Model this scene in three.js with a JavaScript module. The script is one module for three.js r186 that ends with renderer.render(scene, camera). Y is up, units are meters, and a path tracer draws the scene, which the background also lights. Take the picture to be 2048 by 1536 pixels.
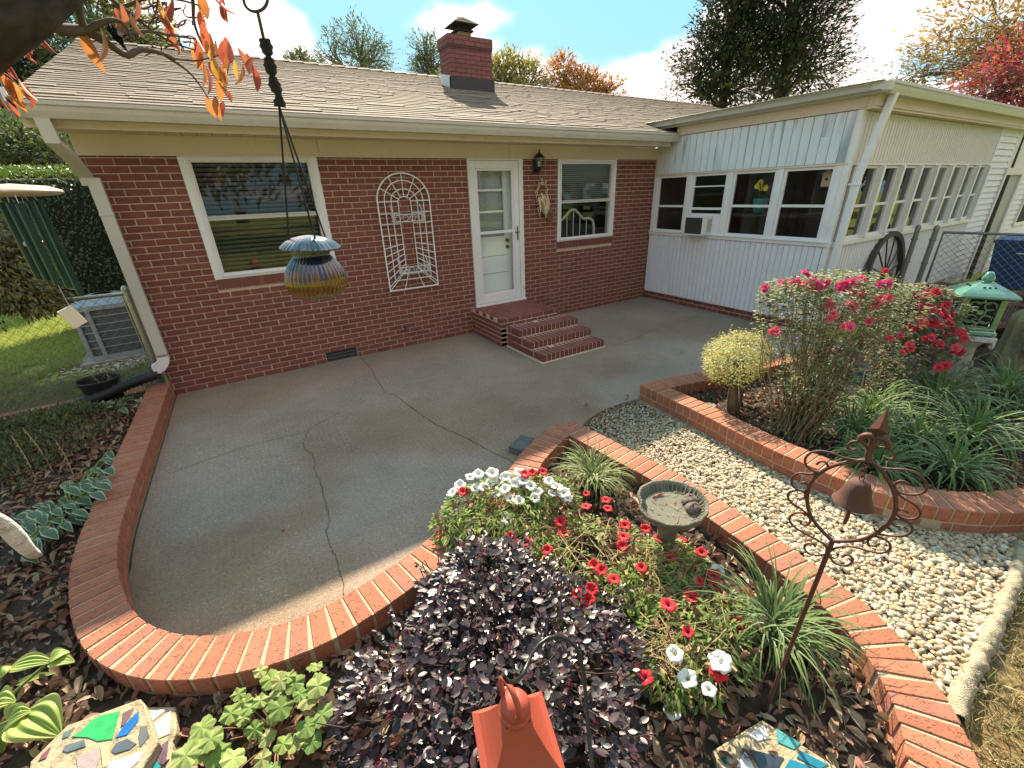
import * as THREE from 'three';

// ------------------------------------------------------------------ camera, sky, sun, exposure
const scene = new THREE.Scene();
const camera = new THREE.PerspectiveCamera(83.93, 4 / 3, 0.05, 400);
const EYE = new THREE.Vector3(-2.033, 2.0147, 5.8856), FOCAL = 854.22;
camera.position.copy(EYE);
camera.rotation.set(-24.2 * Math.PI / 180, -31.262 * Math.PI / 180, -2.044 * Math.PI / 180, 'YXZ');
camera.updateMatrixWorld(true);

const renderer = new THREE.WebGLRenderer({ antialias: true });
renderer.setSize(1024, 768);
renderer.toneMapping = THREE.LinearToneMapping;
renderer.toneMappingExposure = 2.7;
renderer.shadowMap.enabled = true;

const SUN_DIR = new THREE.Vector3(0.42, 0.845, -1).normalize();        // towards the sun: behind the house
const sun = new THREE.DirectionalLight(new THREE.Color().setRGB(1, 0.86, 0.66), 5);
sun.position.copy(SUN_DIR).multiplyScalar(60);
sun.castShadow = true;
sun.shadow.radius = 1.6;
sun.shadow.mapSize.set(4096, 4096);
Object.assign(sun.shadow.camera, { left: -20, right: 20, top: 20, bottom: -20, near: 1, far: 140 });
scene.add(sun); scene.add(sun.target);

function hash3(x, y, z) {
  let h = Math.imul(x | 0, 374761393) ^ Math.imul(y | 0, 668265263) ^ Math.imul(z | 0, 2147483647 ^ 1274126177);
  h = Math.imul(h ^ (h >>> 13), 1274126177); h ^= h >>> 16;
  return (h >>> 0) / 4294967296;
}
function noise3(x, y, z) {
  const xi = Math.floor(x), yi = Math.floor(y), zi = Math.floor(z), s = (t) => t * t * (3 - 2 * t);
  const u = s(x - xi), v = s(y - yi), w = s(z - zi), l = (a, b, t) => a + (b - a) * t;
  const c = (a, b, d) => hash3(xi + a, yi + b, zi + d);
  return l(l(l(c(0, 0, 0), c(1, 0, 0), u), l(c(0, 1, 0), c(1, 1, 0), u), v), l(l(c(0, 0, 1), c(1, 0, 1), u), l(c(0, 1, 1), c(1, 1, 1), u), v), w);
}
function fbm(x, y, z, n = 4) { let s = 0, a = 0.5, t = 0; for (let i = 0; i < n; i++) { s += a * noise3(x, y, z); t += a; a *= 0.5; x = x * 2.03 + 17.1; y = y * 2.03 + 5.3; z = z * 2.03 + 9.7; } return s / t; }
const smooth = (a, b, x) => { const t = Math.min(1, Math.max(0, (x - a) / (b - a))); return t * t * (3 - 2 * t); };
const mix = (a, b, t) => a + (b - a) * t;

{ // the sky: broken bright cumulus over a clear cyan blue
  const W = 1536, H = 768, data = new Float32Array(W * H * 4);
  for (let r = 0; r < H; r++) {
    const el = ((r + 0.5) / H - 0.5) * Math.PI, y = Math.sin(el), ce = Math.cos(el);
    for (let c = 0; c < W; c++) {
      const az = ((c + 0.5) / W - 0.5) * 2 * Math.PI, x = Math.cos(az) * ce, z = Math.sin(az) * ce, o = (r * W + c) * 4;
      const up = Math.max(y, 0), hz = Math.pow(1 - up, 3.2);
      const cs = x * SUN_DIR.x + y * SUN_DIR.y + z * SUN_DIR.z;
      const glow = 0.10 * Math.exp((cs - 1) * 5) ;
      let R = mix(0.075, 0.24, hz) + glow, G = mix(0.36, 0.47, hz) + glow, B = mix(0.53, 0.60, hz) + glow * 0.9;
      if (y > -0.02) {
        const k = 1 / (up + 0.22), px = x * k * 1.55, pz = z * k * 1.55;
        const d = fbm(px + 3.1, pz * 1.15 + 8.4, 2.7, 6), d2 = fbm(px * 0.9 + 3.1 + SUN_DIR.x * 0.16, pz * 1.03 + 8.4 + SUN_DIR.z * 0.16, 2.7, 5);
        const cover = smooth(0.445, 0.60, d), body = smooth(0.56, 0.72, d) * 0.55 + smooth(0.50, 0.66, d2) * 0.2;
        const lit = (0.80 + 0.35 * Math.exp((cs - 1) * 2.2)) * (1 - body * 0.55);
        R = mix(R, lit * 0.96, cover); G = mix(G, lit, cover); B = mix(B, lit * 1.03, cover);
      }
      data[o] = R * 0.92; data[o + 1] = G * 0.755; data[o + 2] = B * 0.70; data[o + 3] = 1;
    }
  }
  const sky = new THREE.DataTexture(data, W, H, THREE.RGBAFormat, THREE.FloatType);
  sky.mapping = THREE.EquirectangularReflectionMapping; sky.magFilter = THREE.LinearFilter; sky.needsUpdate = true;
  scene.background = sky; scene.environment = sky;
}

// ------------------------------------------------------------------ helpers
let seed = 7;
const seeded = (n) => { seed = n | 0; };
function rnd() { seed = (seed + 0x6d2b79f5) | 0; let t = Math.imul(seed ^ (seed >>> 15), 1 | seed); t = (t + Math.imul(t ^ (t >>> 7), 61 | t)) ^ t; return ((t ^ (t >>> 14)) >>> 0) / 4294967296; }
const rr = (a, b) => a + (b - a) * rnd(), rn = () => (rnd() + rnd() + rnd() - 1.5) / 1.5, pick = (a) => a[Math.floor(rnd() * a.length)];
const V = (x, y, z) => new THREE.Vector3(x, y, z);

// survey of the photograph: a pixel of it (2048 x 1536) and a height, wall plane or distance give a place in the garden
const EYE_ROT = new THREE.Matrix4().extractRotation(camera.matrixWorld);
const sight = (u, v) => V((u - 1024) / FOCAL, -(v - 768) / FOCAL, -1).applyMatrix4(EYE_ROT);
const onY = (u, v, y) => { const d = sight(u, v); return d.multiplyScalar((y - EYE.y) / d.y).add(EYE); };
const onZ = (u, v, z) => { const d = sight(u, v); return d.multiplyScalar((z - EYE.z) / d.z).add(EYE); };
const onX = (u, v, x) => { const d = sight(u, v); return d.multiplyScalar((x - EYE.x) / d.x).add(EYE); };
const away = (u, v, t) => sight(u, v).normalize().multiplyScalar(t).add(EYE);
const depthOf = (p) => p.clone().sub(EYE).dot(V(0, 0, -1).applyMatrix4(EYE_ROT));

const used = new Map();
function numbered(name) { const n = used.get(name) ?? 0; used.set(name, n + 1); return n ? name + '_' + String(n).padStart(3, '0') : name; }
function tag(o, label, category, group, kind) {
  if (label) o.userData.label = label;
  if (category) o.userData.category = category;
  if (group) o.userData.group = group;
  if (kind) o.userData.kind = kind;
  return o;
}
function thing(name, label, category, p = [0, 0, 0], turn = 0, group) {
  const o = new THREE.Group(); o.name = numbered(name); scene.add(o);
  o.position.set(...(p.isVector3 ? p.toArray() : p)); o.rotation.y = turn;
  return tag(o, label, category, group);
}

// geometry collector: everything added becomes one mesh
const _v = new THREE.Vector3(), _n = new THREE.Vector3(), _m3 = new THREE.Matrix3();
class Shape {
  constructor() { this.p = []; this.n = []; this.t = []; this.c = []; this.i = []; this.colored = false; }
  get count() { return this.p.length / 3; }
  vert(x, y, z, nx, ny, nz, u, v, c) {
    this.p.push(x, y, z); this.n.push(nx, ny, nz); this.t.push(u, v);
    if (c) { this.colored = true; this.c.push(c[0], c[1], c[2]); } else this.c.push(1, 1, 1);
  }
  poly(pts, c, us = 0, vs = 0) { // flat convex polygon, uv in metres
    const a = pts[0], b = pts[1], d = pts[pts.length - 1];
    const ux = b[0] - a[0], uy = b[1] - a[1], uz = b[2] - a[2], wx = d[0] - a[0], wy = d[1] - a[1], wz = d[2] - a[2];
    let nx = uy * wz - uz * wy, ny = uz * wx - ux * wz, nz = ux * wy - uy * wx; const l = Math.hypot(nx, ny, nz) || 1; nx /= l; ny /= l; nz /= l;
    const k = this.count, ax = Math.abs(nx), ay = Math.abs(ny), az = Math.abs(nz);
    for (const q of pts) {
      const [u, v] = ay >= ax && ay >= az ? [q[0], -q[2]] : ax >= az ? [q[2], q[1]] : [q[0], q[1]];
      this.vert(q[0], q[1], q[2], nx, ny, nz, u + us, v + vs, c);
    }
    for (let j = 1; j < pts.length - 1; j++) this.i.push(k, k + j, k + j + 1);
    return this;
  }
  box(x0, y0, z0, x1, y1, z1, ch = 0, c, m) { // chamfered box
    const k0 = this.count, us = rnd() * 3, vs = rnd() * 3;
    const X = [x0, x1], Y = [y0, y1], Z = [z0, z1], s = [-1, 1];
    const P = (ix, iy, iz, on) => [X[ix] - (on === 0 ? 0 : s[ix] * ch), Y[iy] - (on === 1 ? 0 : s[iy] * ch), Z[iz] - (on === 2 ? 0 : s[iz] * ch)];
    const F = (q, on) => { // order so that the face looks outwards
      const pts = q.map((w) => P(w[0], w[1], w[2], w[3] ?? on));
      const cx = (x0 + x1) / 2, cy = (y0 + y1) / 2, cz = (z0 + z1) / 2, a = pts[0], b = pts[1], d = pts[2];
      const nx = (b[1] - a[1]) * (d[2] - a[2]) - (b[2] - a[2]) * (d[1] - a[1]), ny = (b[2] - a[2]) * (d[0] - a[0]) - (b[0] - a[0]) * (d[2] - a[2]), nz = (b[0] - a[0]) * (d[1] - a[1]) - (b[1] - a[1]) * (d[0] - a[0]);
      if (nx * (a[0] - cx) + ny * (a[1] - cy) + nz * (a[2] - cz) < 0) pts.reverse();
      this.poly(pts, c, us, vs);
    };
    for (const e of [0, 1]) {
      F([[e, 0, 0], [e, 1, 0], [e, 1, 1], [e, 0, 1]], 0);
      F([[0, e, 0], [1, e, 0], [1, e, 1], [0, e, 1]], 1);
      F([[0, 0, e], [1, 0, e], [1, 1, e], [0, 1, e]], 2);
    }
    if (ch > 0) {
      for (const a of [0, 1]) for (const b of [0, 1]) {
        F([[a, b, 0, 0], [a, b, 1, 0], [a, b, 1, 1], [a, b, 0, 1]]);
        F([[a, 0, b, 0], [a, 1, b, 0], [a, 1, b, 2], [a, 0, b, 2]]);
        F([[0, a, b, 1], [1, a, b, 1], [1, a, b, 2], [0, a, b, 2]]);
        for (const d of [0, 1]) F([[a, b, d, 0], [a, b, d, 1], [a, b, d, 2]]);
      }
    }
    if (m) this.move(m, k0);
    return this;
  }
  move(m, from = 0) {
    _m3.getNormalMatrix(m);
    for (let k = from; k < this.count; k++) {
      _v.set(this.p[3 * k], this.p[3 * k + 1], this.p[3 * k + 2]).applyMatrix4(m); this.p[3 * k] = _v.x; this.p[3 * k + 1] = _v.y; this.p[3 * k + 2] = _v.z;
      _n.set(this.n[3 * k], this.n[3 * k + 1], this.n[3 * k + 2]).applyMatrix3(_m3).normalize(); this.n[3 * k] = _n.x; this.n[3 * k + 1] = _n.y; this.n[3 * k + 2] = _n.z;
    }
    return this;
  }
  add(s, m, c) { // another Shape, moved
    const k0 = this.count;
    _m3.getNormalMatrix(m);
    for (let k = 0; k < s.count; k++) {
      _v.set(s.p[3 * k], s.p[3 * k + 1], s.p[3 * k + 2]).applyMatrix4(m);
      _n.set(s.n[3 * k], s.n[3 * k + 1], s.n[3 * k + 2]).applyMatrix3(_m3).normalize();
      const cc = c ? (s.colored ? [c[0] * s.c[3 * k], c[1] * s.c[3 * k + 1], c[2] * s.c[3 * k + 2]] : c) : s.colored ? [s.c[3 * k], s.c[3 * k + 1], s.c[3 * k + 2]] : undefined;
      this.vert(_v.x, _v.y, _v.z, _n.x, _n.y, _n.z, s.t[2 * k], s.t[2 * k + 1], cc);
    }
    for (const q of s.i) this.i.push(q + k0);
    return this;
  }
  grid(nu, nv, f, c, closeU = false, smoothN = true) { // f(u, v) -> [x, y, z], u, v in 0..1
    const k0 = this.count, pts = [];
    for (let j = 0; j <= nv; j++) for (let i = 0; i <= nu; i++) pts.push(f(i / nu, j / nv));
    const at = (i, j) => pts[j * (nu + 1) + i];
    for (let j = 0; j <= nv; j++) for (let i = 0; i <= nu; i++) {
      const q = at(i, j), il = i > 0 ? i - 1 : closeU ? nu - 1 : 0, ir = i < nu ? i + 1 : closeU ? 1 : nu, jl = Math.max(0, j - 1), jr = Math.min(nv, j + 1);
      const a = at(il, j), b = at(ir, j), d = at(i, jl), e = at(i, jr);
      let nx = (b[1] - a[1]) * (e[2] - d[2]) - (b[2] - a[2]) * (e[1] - d[1]), ny = (b[2] - a[2]) * (e[0] - d[0]) - (b[0] - a[0]) * (e[2] - d[2]), nz = (b[0] - a[0]) * (e[1] - d[1]) - (b[1] - a[1]) * (e[0] - d[0]);
      const l = Math.hypot(nx, ny, nz) || 1;
      this.vert(q[0], q[1], q[2], nx / l, ny / l, nz / l, q[3] ?? i / nu, q[4] ?? j / nv, typeof c === 'function' ? c(i / nu, j / nv) : c);
    }
    for (let j = 0; j < nv; j++) for (let i = 0; i < nu; i++) { const a = k0 + j * (nu + 1) + i, b = a + nu + 1; this.i.push(a, a + 1, b + 1, a, b + 1, b); }
    return this;
  }
  lathe(prof, seg = 20, m, c, wob) { // prof [[r, y], ...]
    const k0 = this.count;
    this.grid(seg, prof.length - 1, (u, v) => { const [r, y] = prof[Math.round(v * (prof.length - 1))], a = -u * Math.PI * 2, w = wob ? wob(u, v) : 1; return [Math.cos(a) * r * w, y, Math.sin(a) * r * w, u * 4, v * 2]; }, c, true);
    if (m) this.move(m, k0);
    return this;
  }
  tube(pts, r, seg = 6, c, caps = true) { // pts: Vector3 list; r number or f(t)
    const k0 = this.count, n = pts.length, R = typeof r === 'function' ? r : () => r;
    const T = pts.map((q, k) => pts[Math.min(n - 1, k + 1)].clone().sub(pts[Math.max(0, k - 1)]).normalize());
    let N = Math.abs(T[0].y) < 0.9 ? V(0, 1, 0) : V(1, 0, 0); let len = 0;
    for (let k = 0; k < n; k++) {
      N = N.clone().addScaledVector(T[k], -N.dot(T[k])).normalize(); const B = T[k].clone().cross(N), rad = R(k / Math.max(1, n - 1));
      if (k) len += pts[k].distanceTo(pts[k - 1]);
      for (let j = 0; j <= seg; j++) {
        const a = j / seg * Math.PI * 2, cx = Math.cos(a), sx = Math.sin(a), x = N.x * cx + B.x * sx, y = N.y * cx + B.y * sx, z = N.z * cx + B.z * sx;
        this.vert(pts[k].x + x * rad, pts[k].y + y * rad, pts[k].z + z * rad, x, y, z, j / seg * 0.2, len, typeof c === 'function' ? c(k / Math.max(1, n - 1)) : c);
      }
    }
    for (let k = 0; k < n - 1; k++) for (let j = 0; j < seg; j++) { const a = k0 + k * (seg + 1) + j, b = a + seg + 1; this.i.push(a, a + 1, b + 1, a, b + 1, b); }
    if (caps) for (const [k, s] of [[0, -1], [n - 1, 1]]) {
      const q = this.count, t = T[k];
      this.vert(pts[k].x, pts[k].y, pts[k].z, t.x * s, t.y * s, t.z * s, 0, 0, typeof c === 'function' ? c(k ? 1 : 0) : c);
      for (let j = 0; j <= seg; j++) { const e = k0 + k * (seg + 1) + j; this.vert(this.p[3 * e], this.p[3 * e + 1], this.p[3 * e + 2], t.x * s, t.y * s, t.z * s, 0, 0, typeof c === 'function' ? c(k ? 1 : 0) : c); }
      for (let j = 0; j < seg; j++) s > 0 ? this.i.push(q, q + 1 + j, q + 2 + j) : this.i.push(q, q + 2 + j, q + 1 + j);
    }
    return this;
  }
  sweep(profile, path, c, closed = true) { // profile [[a, b]] (across, up) along a level path of Vector3
    const n = path.length;
    const side = path.map((q, k) => { const t = path[Math.min(n - 1, k + 1)].clone().sub(path[Math.max(0, k - 1)]).normalize(); return V(-t.z, 0, t.x); });
    const m = profile.length, last = closed ? m : m - 1;
    for (let k = 0; k < n - 1; k++) for (let j = 0; j < last; j++) {
      const a = profile[j], b = profile[(j + 1) % m], P = (q, kk) => [path[kk].x + side[kk].x * q[0], path[kk].y + q[1], path[kk].z + side[kk].z * q[0]];
      this.poly([P(a, k), P(a, k + 1), P(b, k + 1), P(b, k)], c);
    }
    if (closed) for (const kk of [0, n - 1]) { const pts = profile.map((q) => [path[kk].x + side[kk].x * q[0], path[kk].y + q[1], path[kk].z + side[kk].z * q[0]]); this.poly(kk ? pts.reverse() : pts, c); }
    return this;
  }
  geo() {
    const g = new THREE.BufferGeometry();
    g.setAttribute('position', new THREE.Float32BufferAttribute(this.p, 3));
    g.setAttribute('normal', new THREE.Float32BufferAttribute(this.n, 3));
    g.setAttribute('uv', new THREE.Float32BufferAttribute(this.t, 2));
    if (this.colored) g.setAttribute('color', new THREE.Float32BufferAttribute(this.c, 3));
    g.setIndex(this.count > 65535 ? new THREE.Uint32BufferAttribute(this.i, 1) : new THREE.Uint16BufferAttribute(this.i, 1));
    return g;
  }
  mesh(name, material, parent, kind) { return put(name, this.geo(), material, parent, kind); }
}
function put(name, geometry, material, parent = scene, kind) {
  const o = new THREE.Mesh(geometry, material);
  o.name = parent === scene ? numbered(name) : name; o.castShadow = o.receiveShadow = true;
  parent.add(o);
  if (kind) o.userData.kind = kind;
  return o;
}
function part(name, material, parent, build, kind) { const s = new Shape(); build(s); return s.mesh(name, material, parent, kind); }
const place = (p, e = [0, 0, 0], s = 1) => new THREE.Matrix4().compose(p.isVector3 ? p : V(...p), new THREE.Quaternion().setFromEuler(new THREE.Euler(...e)), typeof s === 'number' ? V(s, s, s) : V(...s));
const frameTo = (p, dir, roll, s) => { // y axis along dir
  const q = new THREE.Quaternion().setFromUnitVectors(V(0, 1, 0), dir.clone().normalize());
  q.multiply(new THREE.Quaternion().setFromAxisAngle(V(0, 1, 0), roll));
  return new THREE.Matrix4().compose(p, q, typeof s === 'number' ? V(s, s, s) : V(...s));
};
const spline = (pts, n, closed = false) => new THREE.CatmullRomCurve3(pts, closed, 'centripetal').getSpacedPoints(n);
const jit = (c, a) => { const k = 1 + a * rn(); return [c[0] * k, c[1] * k * (1 + 0.25 * a * rn()), c[2] * k * (1 + 0.25 * a * rn())]; };
const lerpC = (a, b, t) => [mix(a[0], b[0], t), mix(a[1], b[1], t), mix(a[2], b[2], t)];

// ------------------------------------------------------------------ textures and materials
function tnoise(x, y, per, s) { // value noise that tiles every per cells
  const xi = Math.floor(x), yi = Math.floor(y), f = (t) => t * t * (3 - 2 * t), u = f(x - xi), v = f(y - yi), w = (a) => ((a % per) + per) % per;
  return mix(mix(hash3(w(xi), w(yi), s), hash3(w(xi + 1), w(yi), s), u), mix(hash3(w(xi), w(yi + 1), s), hash3(w(xi + 1), w(yi + 1), s), u), v);
}
const tfbm = (u, v, per, s, n = 4) => { let a = 0.5, r = 0, t = 0; for (let i = 0; i < n; i++) { r += a * tnoise(u * per, v * per, per, s + i); t += a; a *= 0.5; per *= 2; } return r / t; };
function texture(w, h, f, srgb = false, size = 1) {
  const d = new Uint8Array(w * h * 4);
  for (let y = 0; y < h; y++) for (let x = 0; x < w; x++) {
    const c = f((x + 0.5) / w, (y + 0.5) / h), o = (y * w + x) * 4;
    for (let k = 0; k < 3; k++) { let q = typeof c === 'number' ? c : c[k]; if (srgb) q = q <= 0.0031308 ? q * 12.92 : 1.055 * Math.pow(q, 1 / 2.4) - 0.055; d[o + k] = Math.max(0, Math.min(255, Math.round(q * 255))); }
    d[o + 3] = 255;
  }
  const t = new THREE.DataTexture(d, w, h); t.wrapS = t.wrapT = THREE.RepeatWrapping; t.magFilter = THREE.LinearFilter; t.colorSpace = srgb ? THREE.SRGBColorSpace : THREE.NoColorSpace;
  t.repeat.set(1 / size, 1 / size); t.needsUpdate = true;
  return t;
}
const std = (color, roughness, extra = {}) => { const m = new THREE.MeshStandardMaterial({ roughness, ...extra }); m.color.setRGB(...color); return m; };
const phys = (color, roughness, extra = {}) => { const m = new THREE.MeshPhysicalMaterial({ roughness, ...extra }); m.color.setRGB(...color); return m; };

const T = {};
T.brick = texture(256, 256, (u, v) => { const a = tfbm(u, v, 8, 3, 5), pit = tfbm(u, v, 40, 21, 2), k = 0.78 + 0.34 * a - (pit > 0.70 ? 0.42 * smooth(0.70, 0.78, pit) : 0); return [k, k * (0.96 + 0.08 * tfbm(u, v, 6, 31, 2)), k * 0.98]; }, true, 0.32);
T.brickBump = texture(256, 256, (u, v) => { const pit = tfbm(u, v, 40, 21, 2); return 0.75 + 0.2 * (tfbm(u, v, 30, 9, 3) - 0.5) - 0.7 * smooth(0.66, 0.78, pit); }, false, 0.32);
T.mortar = texture(128, 128, (u, v) => 0.72 + 0.4 * tfbm(u, v, 24, 5, 3) - 0.12 * tfbm(u, v, 4, 8, 2), true, 0.25);
T.grit = texture(256, 256, (u, v) => tfbm(u, v, 48, 12, 3), false, 0.3);
T.dirt = texture(512, 512, (u, v) => { const k = 0.90 + 0.13 * tfbm(u, v, 5, 41, 5) - 0.05 * smooth(0.62, 0.75, tfbm(u, v, 32, 44, 3)); return [k, k * 0.995, k * (0.97 + 0.03 * tfbm(u, v, 3, 47, 2))]; }, true, 1.7);
T.streak = texture(512, 256, (u, v) => { const s = smooth(0.50, 0.78, tfbm(u, v * 0.12 + 0.2, 22, 51, 4)) * (0.55 + 0.45 * tfbm(u, v, 9, 55, 3)), k = 1 - 0.58 * s; return [k * 0.96, k, k * 1.04]; }, true, 2.6);
T.shingle = texture(256, 256, (u, v) => { const k = 0.55 + 0.75 * tfbm(u, v, 70, 61, 2) * (0.75 + 0.4 * tfbm(u, v, 5, 63, 3)); return [k, k * 0.985, k * 0.96]; }, true, 0.5);
T.bark = texture(256, 512, (u, v) => { const r = Math.abs(tfbm(u, v * 0.35, 14, 71, 4) - 0.5) * 2, k = 0.35 + 0.9 * r + 0.25 * (tfbm(u, v, 20, 75, 3) - 0.5); return k; }, false, 0.4);
T.soil = texture(512, 512, (u, v) => { const k = 0.35 + 0.9 * tfbm(u, v, 22, 81, 5); return [k, k * 0.93, k * 0.85]; }, true, 1.1);
T.lawn = texture(512, 512, (u, v) => { const a = tfbm(u, v, 10, 91, 5), b = tfbm(u, v, 60, 95, 3), k = 0.5 + 0.9 * b * (0.6 + 0.6 * a); return [k * mix(1, 1.35, smooth(0.5, 0.65, a)), k, k * 0.9]; }, true, 2.2);
T.stone = texture(256, 256, (u, v) => { const k = 0.6 + 0.5 * tfbm(u, v, 10, 101, 5) - 0.25 * smooth(0.58, 0.7, tfbm(u, v, 16, 107, 4)); return [k, k * 0.99, k * 0.93]; }, true, 0.35);
T.glaze = texture(256, 256, (u, v) => { const k = 0.55 + 0.75 * tfbm(u, v, 5, 111, 5) * (0.7 + 0.5 * tfbm(u, v, 17, 117, 3)); return [k, k, k]; }, true, 0.16);
T.rust = texture(256, 256, (u, v) => { const k = 0.7 + 0.55 * tfbm(u, v, 12, 121, 5); return [k, k * (0.9 + 0.15 * tfbm(u, v, 7, 127, 3)), k * 0.9]; }, true, 0.2);
T.leaf = texture(128, 128, (u, v) => 0.78 + 0.35 * tfbm(u, v, 7, 131, 4), true, 1);
T.leafVein = texture(256, 256, (u, v) => 0.5 + 0.5 * Math.cos((v * 1.0 - Math.abs(u - 0.5) * 0.55) * Math.PI * 2 * 9), false, 1);
T.wood = texture(128, 512, (u, v) => 0.62 + 0.5 * tfbm(u, v * 0.1, 18, 141, 4) + 0.1 * tfbm(u, v, 30, 145, 2), true, 0.5);

const brickMat = (c) => std(c, 0.88, { map: T.brick, bumpMap: T.brickBump, bumpScale: 0.0018 });
const M = {};
M.wallBrick = [[0.205, 0.062, 0.046], [0.22, 0.068, 0.05], [0.188, 0.056, 0.043], [0.21, 0.063, 0.043], [0.198, 0.063, 0.051], [0.232, 0.075, 0.054]].map(brickMat);
M.wallBrickMany = brickMat([1, 1, 1]); M.wallBrickMany.vertexColors = true;
M.kerbBrick = [[0.335, 0.118, 0.066], [0.355, 0.13, 0.075], [0.30, 0.106, 0.062], [0.345, 0.122, 0.066], [0.32, 0.124, 0.08], [0.365, 0.142, 0.084]].map(brickMat);
M.stepBrick = [[0.19, 0.056, 0.044], [0.21, 0.065, 0.05], [0.17, 0.05, 0.041], [0.20, 0.064, 0.052]].map(brickMat);
M.chimneyBrick = [[0.20, 0.072, 0.07], [0.215, 0.078, 0.074], [0.185, 0.068, 0.067]].map(brickMat);
M.mortar = std([0.62, 0.47, 0.36], 0.95, { map: T.mortar, bumpMap: T.grit, bumpScale: 0.002 });
M.kerbMortar = std([0.46, 0.375, 0.25], 0.95, { map: T.mortar, bumpMap: T.grit, bumpScale: 0.003 });
M.chimneyMortar = std([0.09, 0.045, 0.045], 0.95, { map: T.mortar });
M.cream = std([0.68, 0.56, 0.43], 0.55, { map: T.dirt });
M.gutter = std([0.55, 0.515, 0.455], 0.4, { map: T.dirt });
M.white = std([0.78, 0.755, 0.75], 0.42, { map: T.dirt });
M.siding = std([0.76, 0.745, 0.78], 0.5, { map: T.dirt });
M.stained = std([0.70, 0.715, 0.74], 0.5, { map: T.streak });
M.fineSiding = std([0.72, 0.68, 0.66], 0.55, { map: T.dirt });
M.glass = phys([0.93, 0.96, 0.95], 0.01, { transmission: 1, thickness: 0, ior: 1.5 });
M.blind = std([0.16, 0.165, 0.165], 0.6);
M.blindPale = std([0.36, 0.38, 0.38], 0.6);
M.dark = std([0.02, 0.02, 0.022], 0.9);
M.room = std([0.06, 0.055, 0.05], 0.9);
M.black = std([0.012, 0.012, 0.013], 0.38, {});
M.steel = std([0.42, 0.41, 0.38], 0.38, { metalness: 0.75, map: T.rust });
M.galv = std([0.22, 0.225, 0.22], 0.5, { metalness: 0.5, map: T.rust });
M.rust = std([0.105, 0.042, 0.034], 0.62, { map: T.rust, metalness: 0.2, bumpMap: T.grit, bumpScale: 0.0006 });
M.concrete = std([0.36, 0.34, 0.30], 0.92, { map: T.stone, bumpMap: T.grit, bumpScale: 0.003 });
M.flashing = std([0.035, 0.033, 0.035], 0.7);
M.leadFlash = std([0.62, 0.64, 0.66], 0.4, { metalness: 0.4 });
M.bark = std([0.075, 0.06, 0.052], 0.95, { map: T.bark, bumpMap: T.bark, bumpScale: 0.012 });
M.twig = std([0.10, 0.078, 0.062], 0.9);
M.wood = std([0.30, 0.21, 0.13], 0.8, { map: T.wood });
const leafMat = (rough = 0.6, tr = 0.35, extra = {}) => phys([1, 1, 1], rough, { vertexColors: true, transmission: tr, thickness: 0, ...extra });
M.leaf = leafMat(0.95, 0.42, { map: T.leaf });
M.leafGlossy = std([1, 1, 1], 0.36, { vertexColors: true });
M.purpleLeaf = std([1, 1, 1], 0.36, { vertexColors: true });
M.litter = phys([1, 1, 1], 0.75, { map: T.leaf, transmission: 0.15, thickness: 0 });
M.stem = std([1, 1, 1], 0.8, { vertexColors: true });

// ------------------------------------------------------------------ ground
const GROUND = -0.07;
{
  const s = new Shape();
  s.grid(40, 40, (u, v) => { const x = -70 + 160 * u, z = 75 - 160 * v; return [x, GROUND + (Math.abs(x) + Math.abs(z) > 14 ? 0.1 * (noise3(x * 0.2, 0, z * 0.2) - 0.5) : 0), z, x, -z]; });
  tag(s.mesh('lawn', std([0.26, 0.30, 0.045], 0.95, { map: T.lawn, bumpMap: T.lawn, bumpScale: 0.02 })), null, null, null, 'structure');
}
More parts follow.
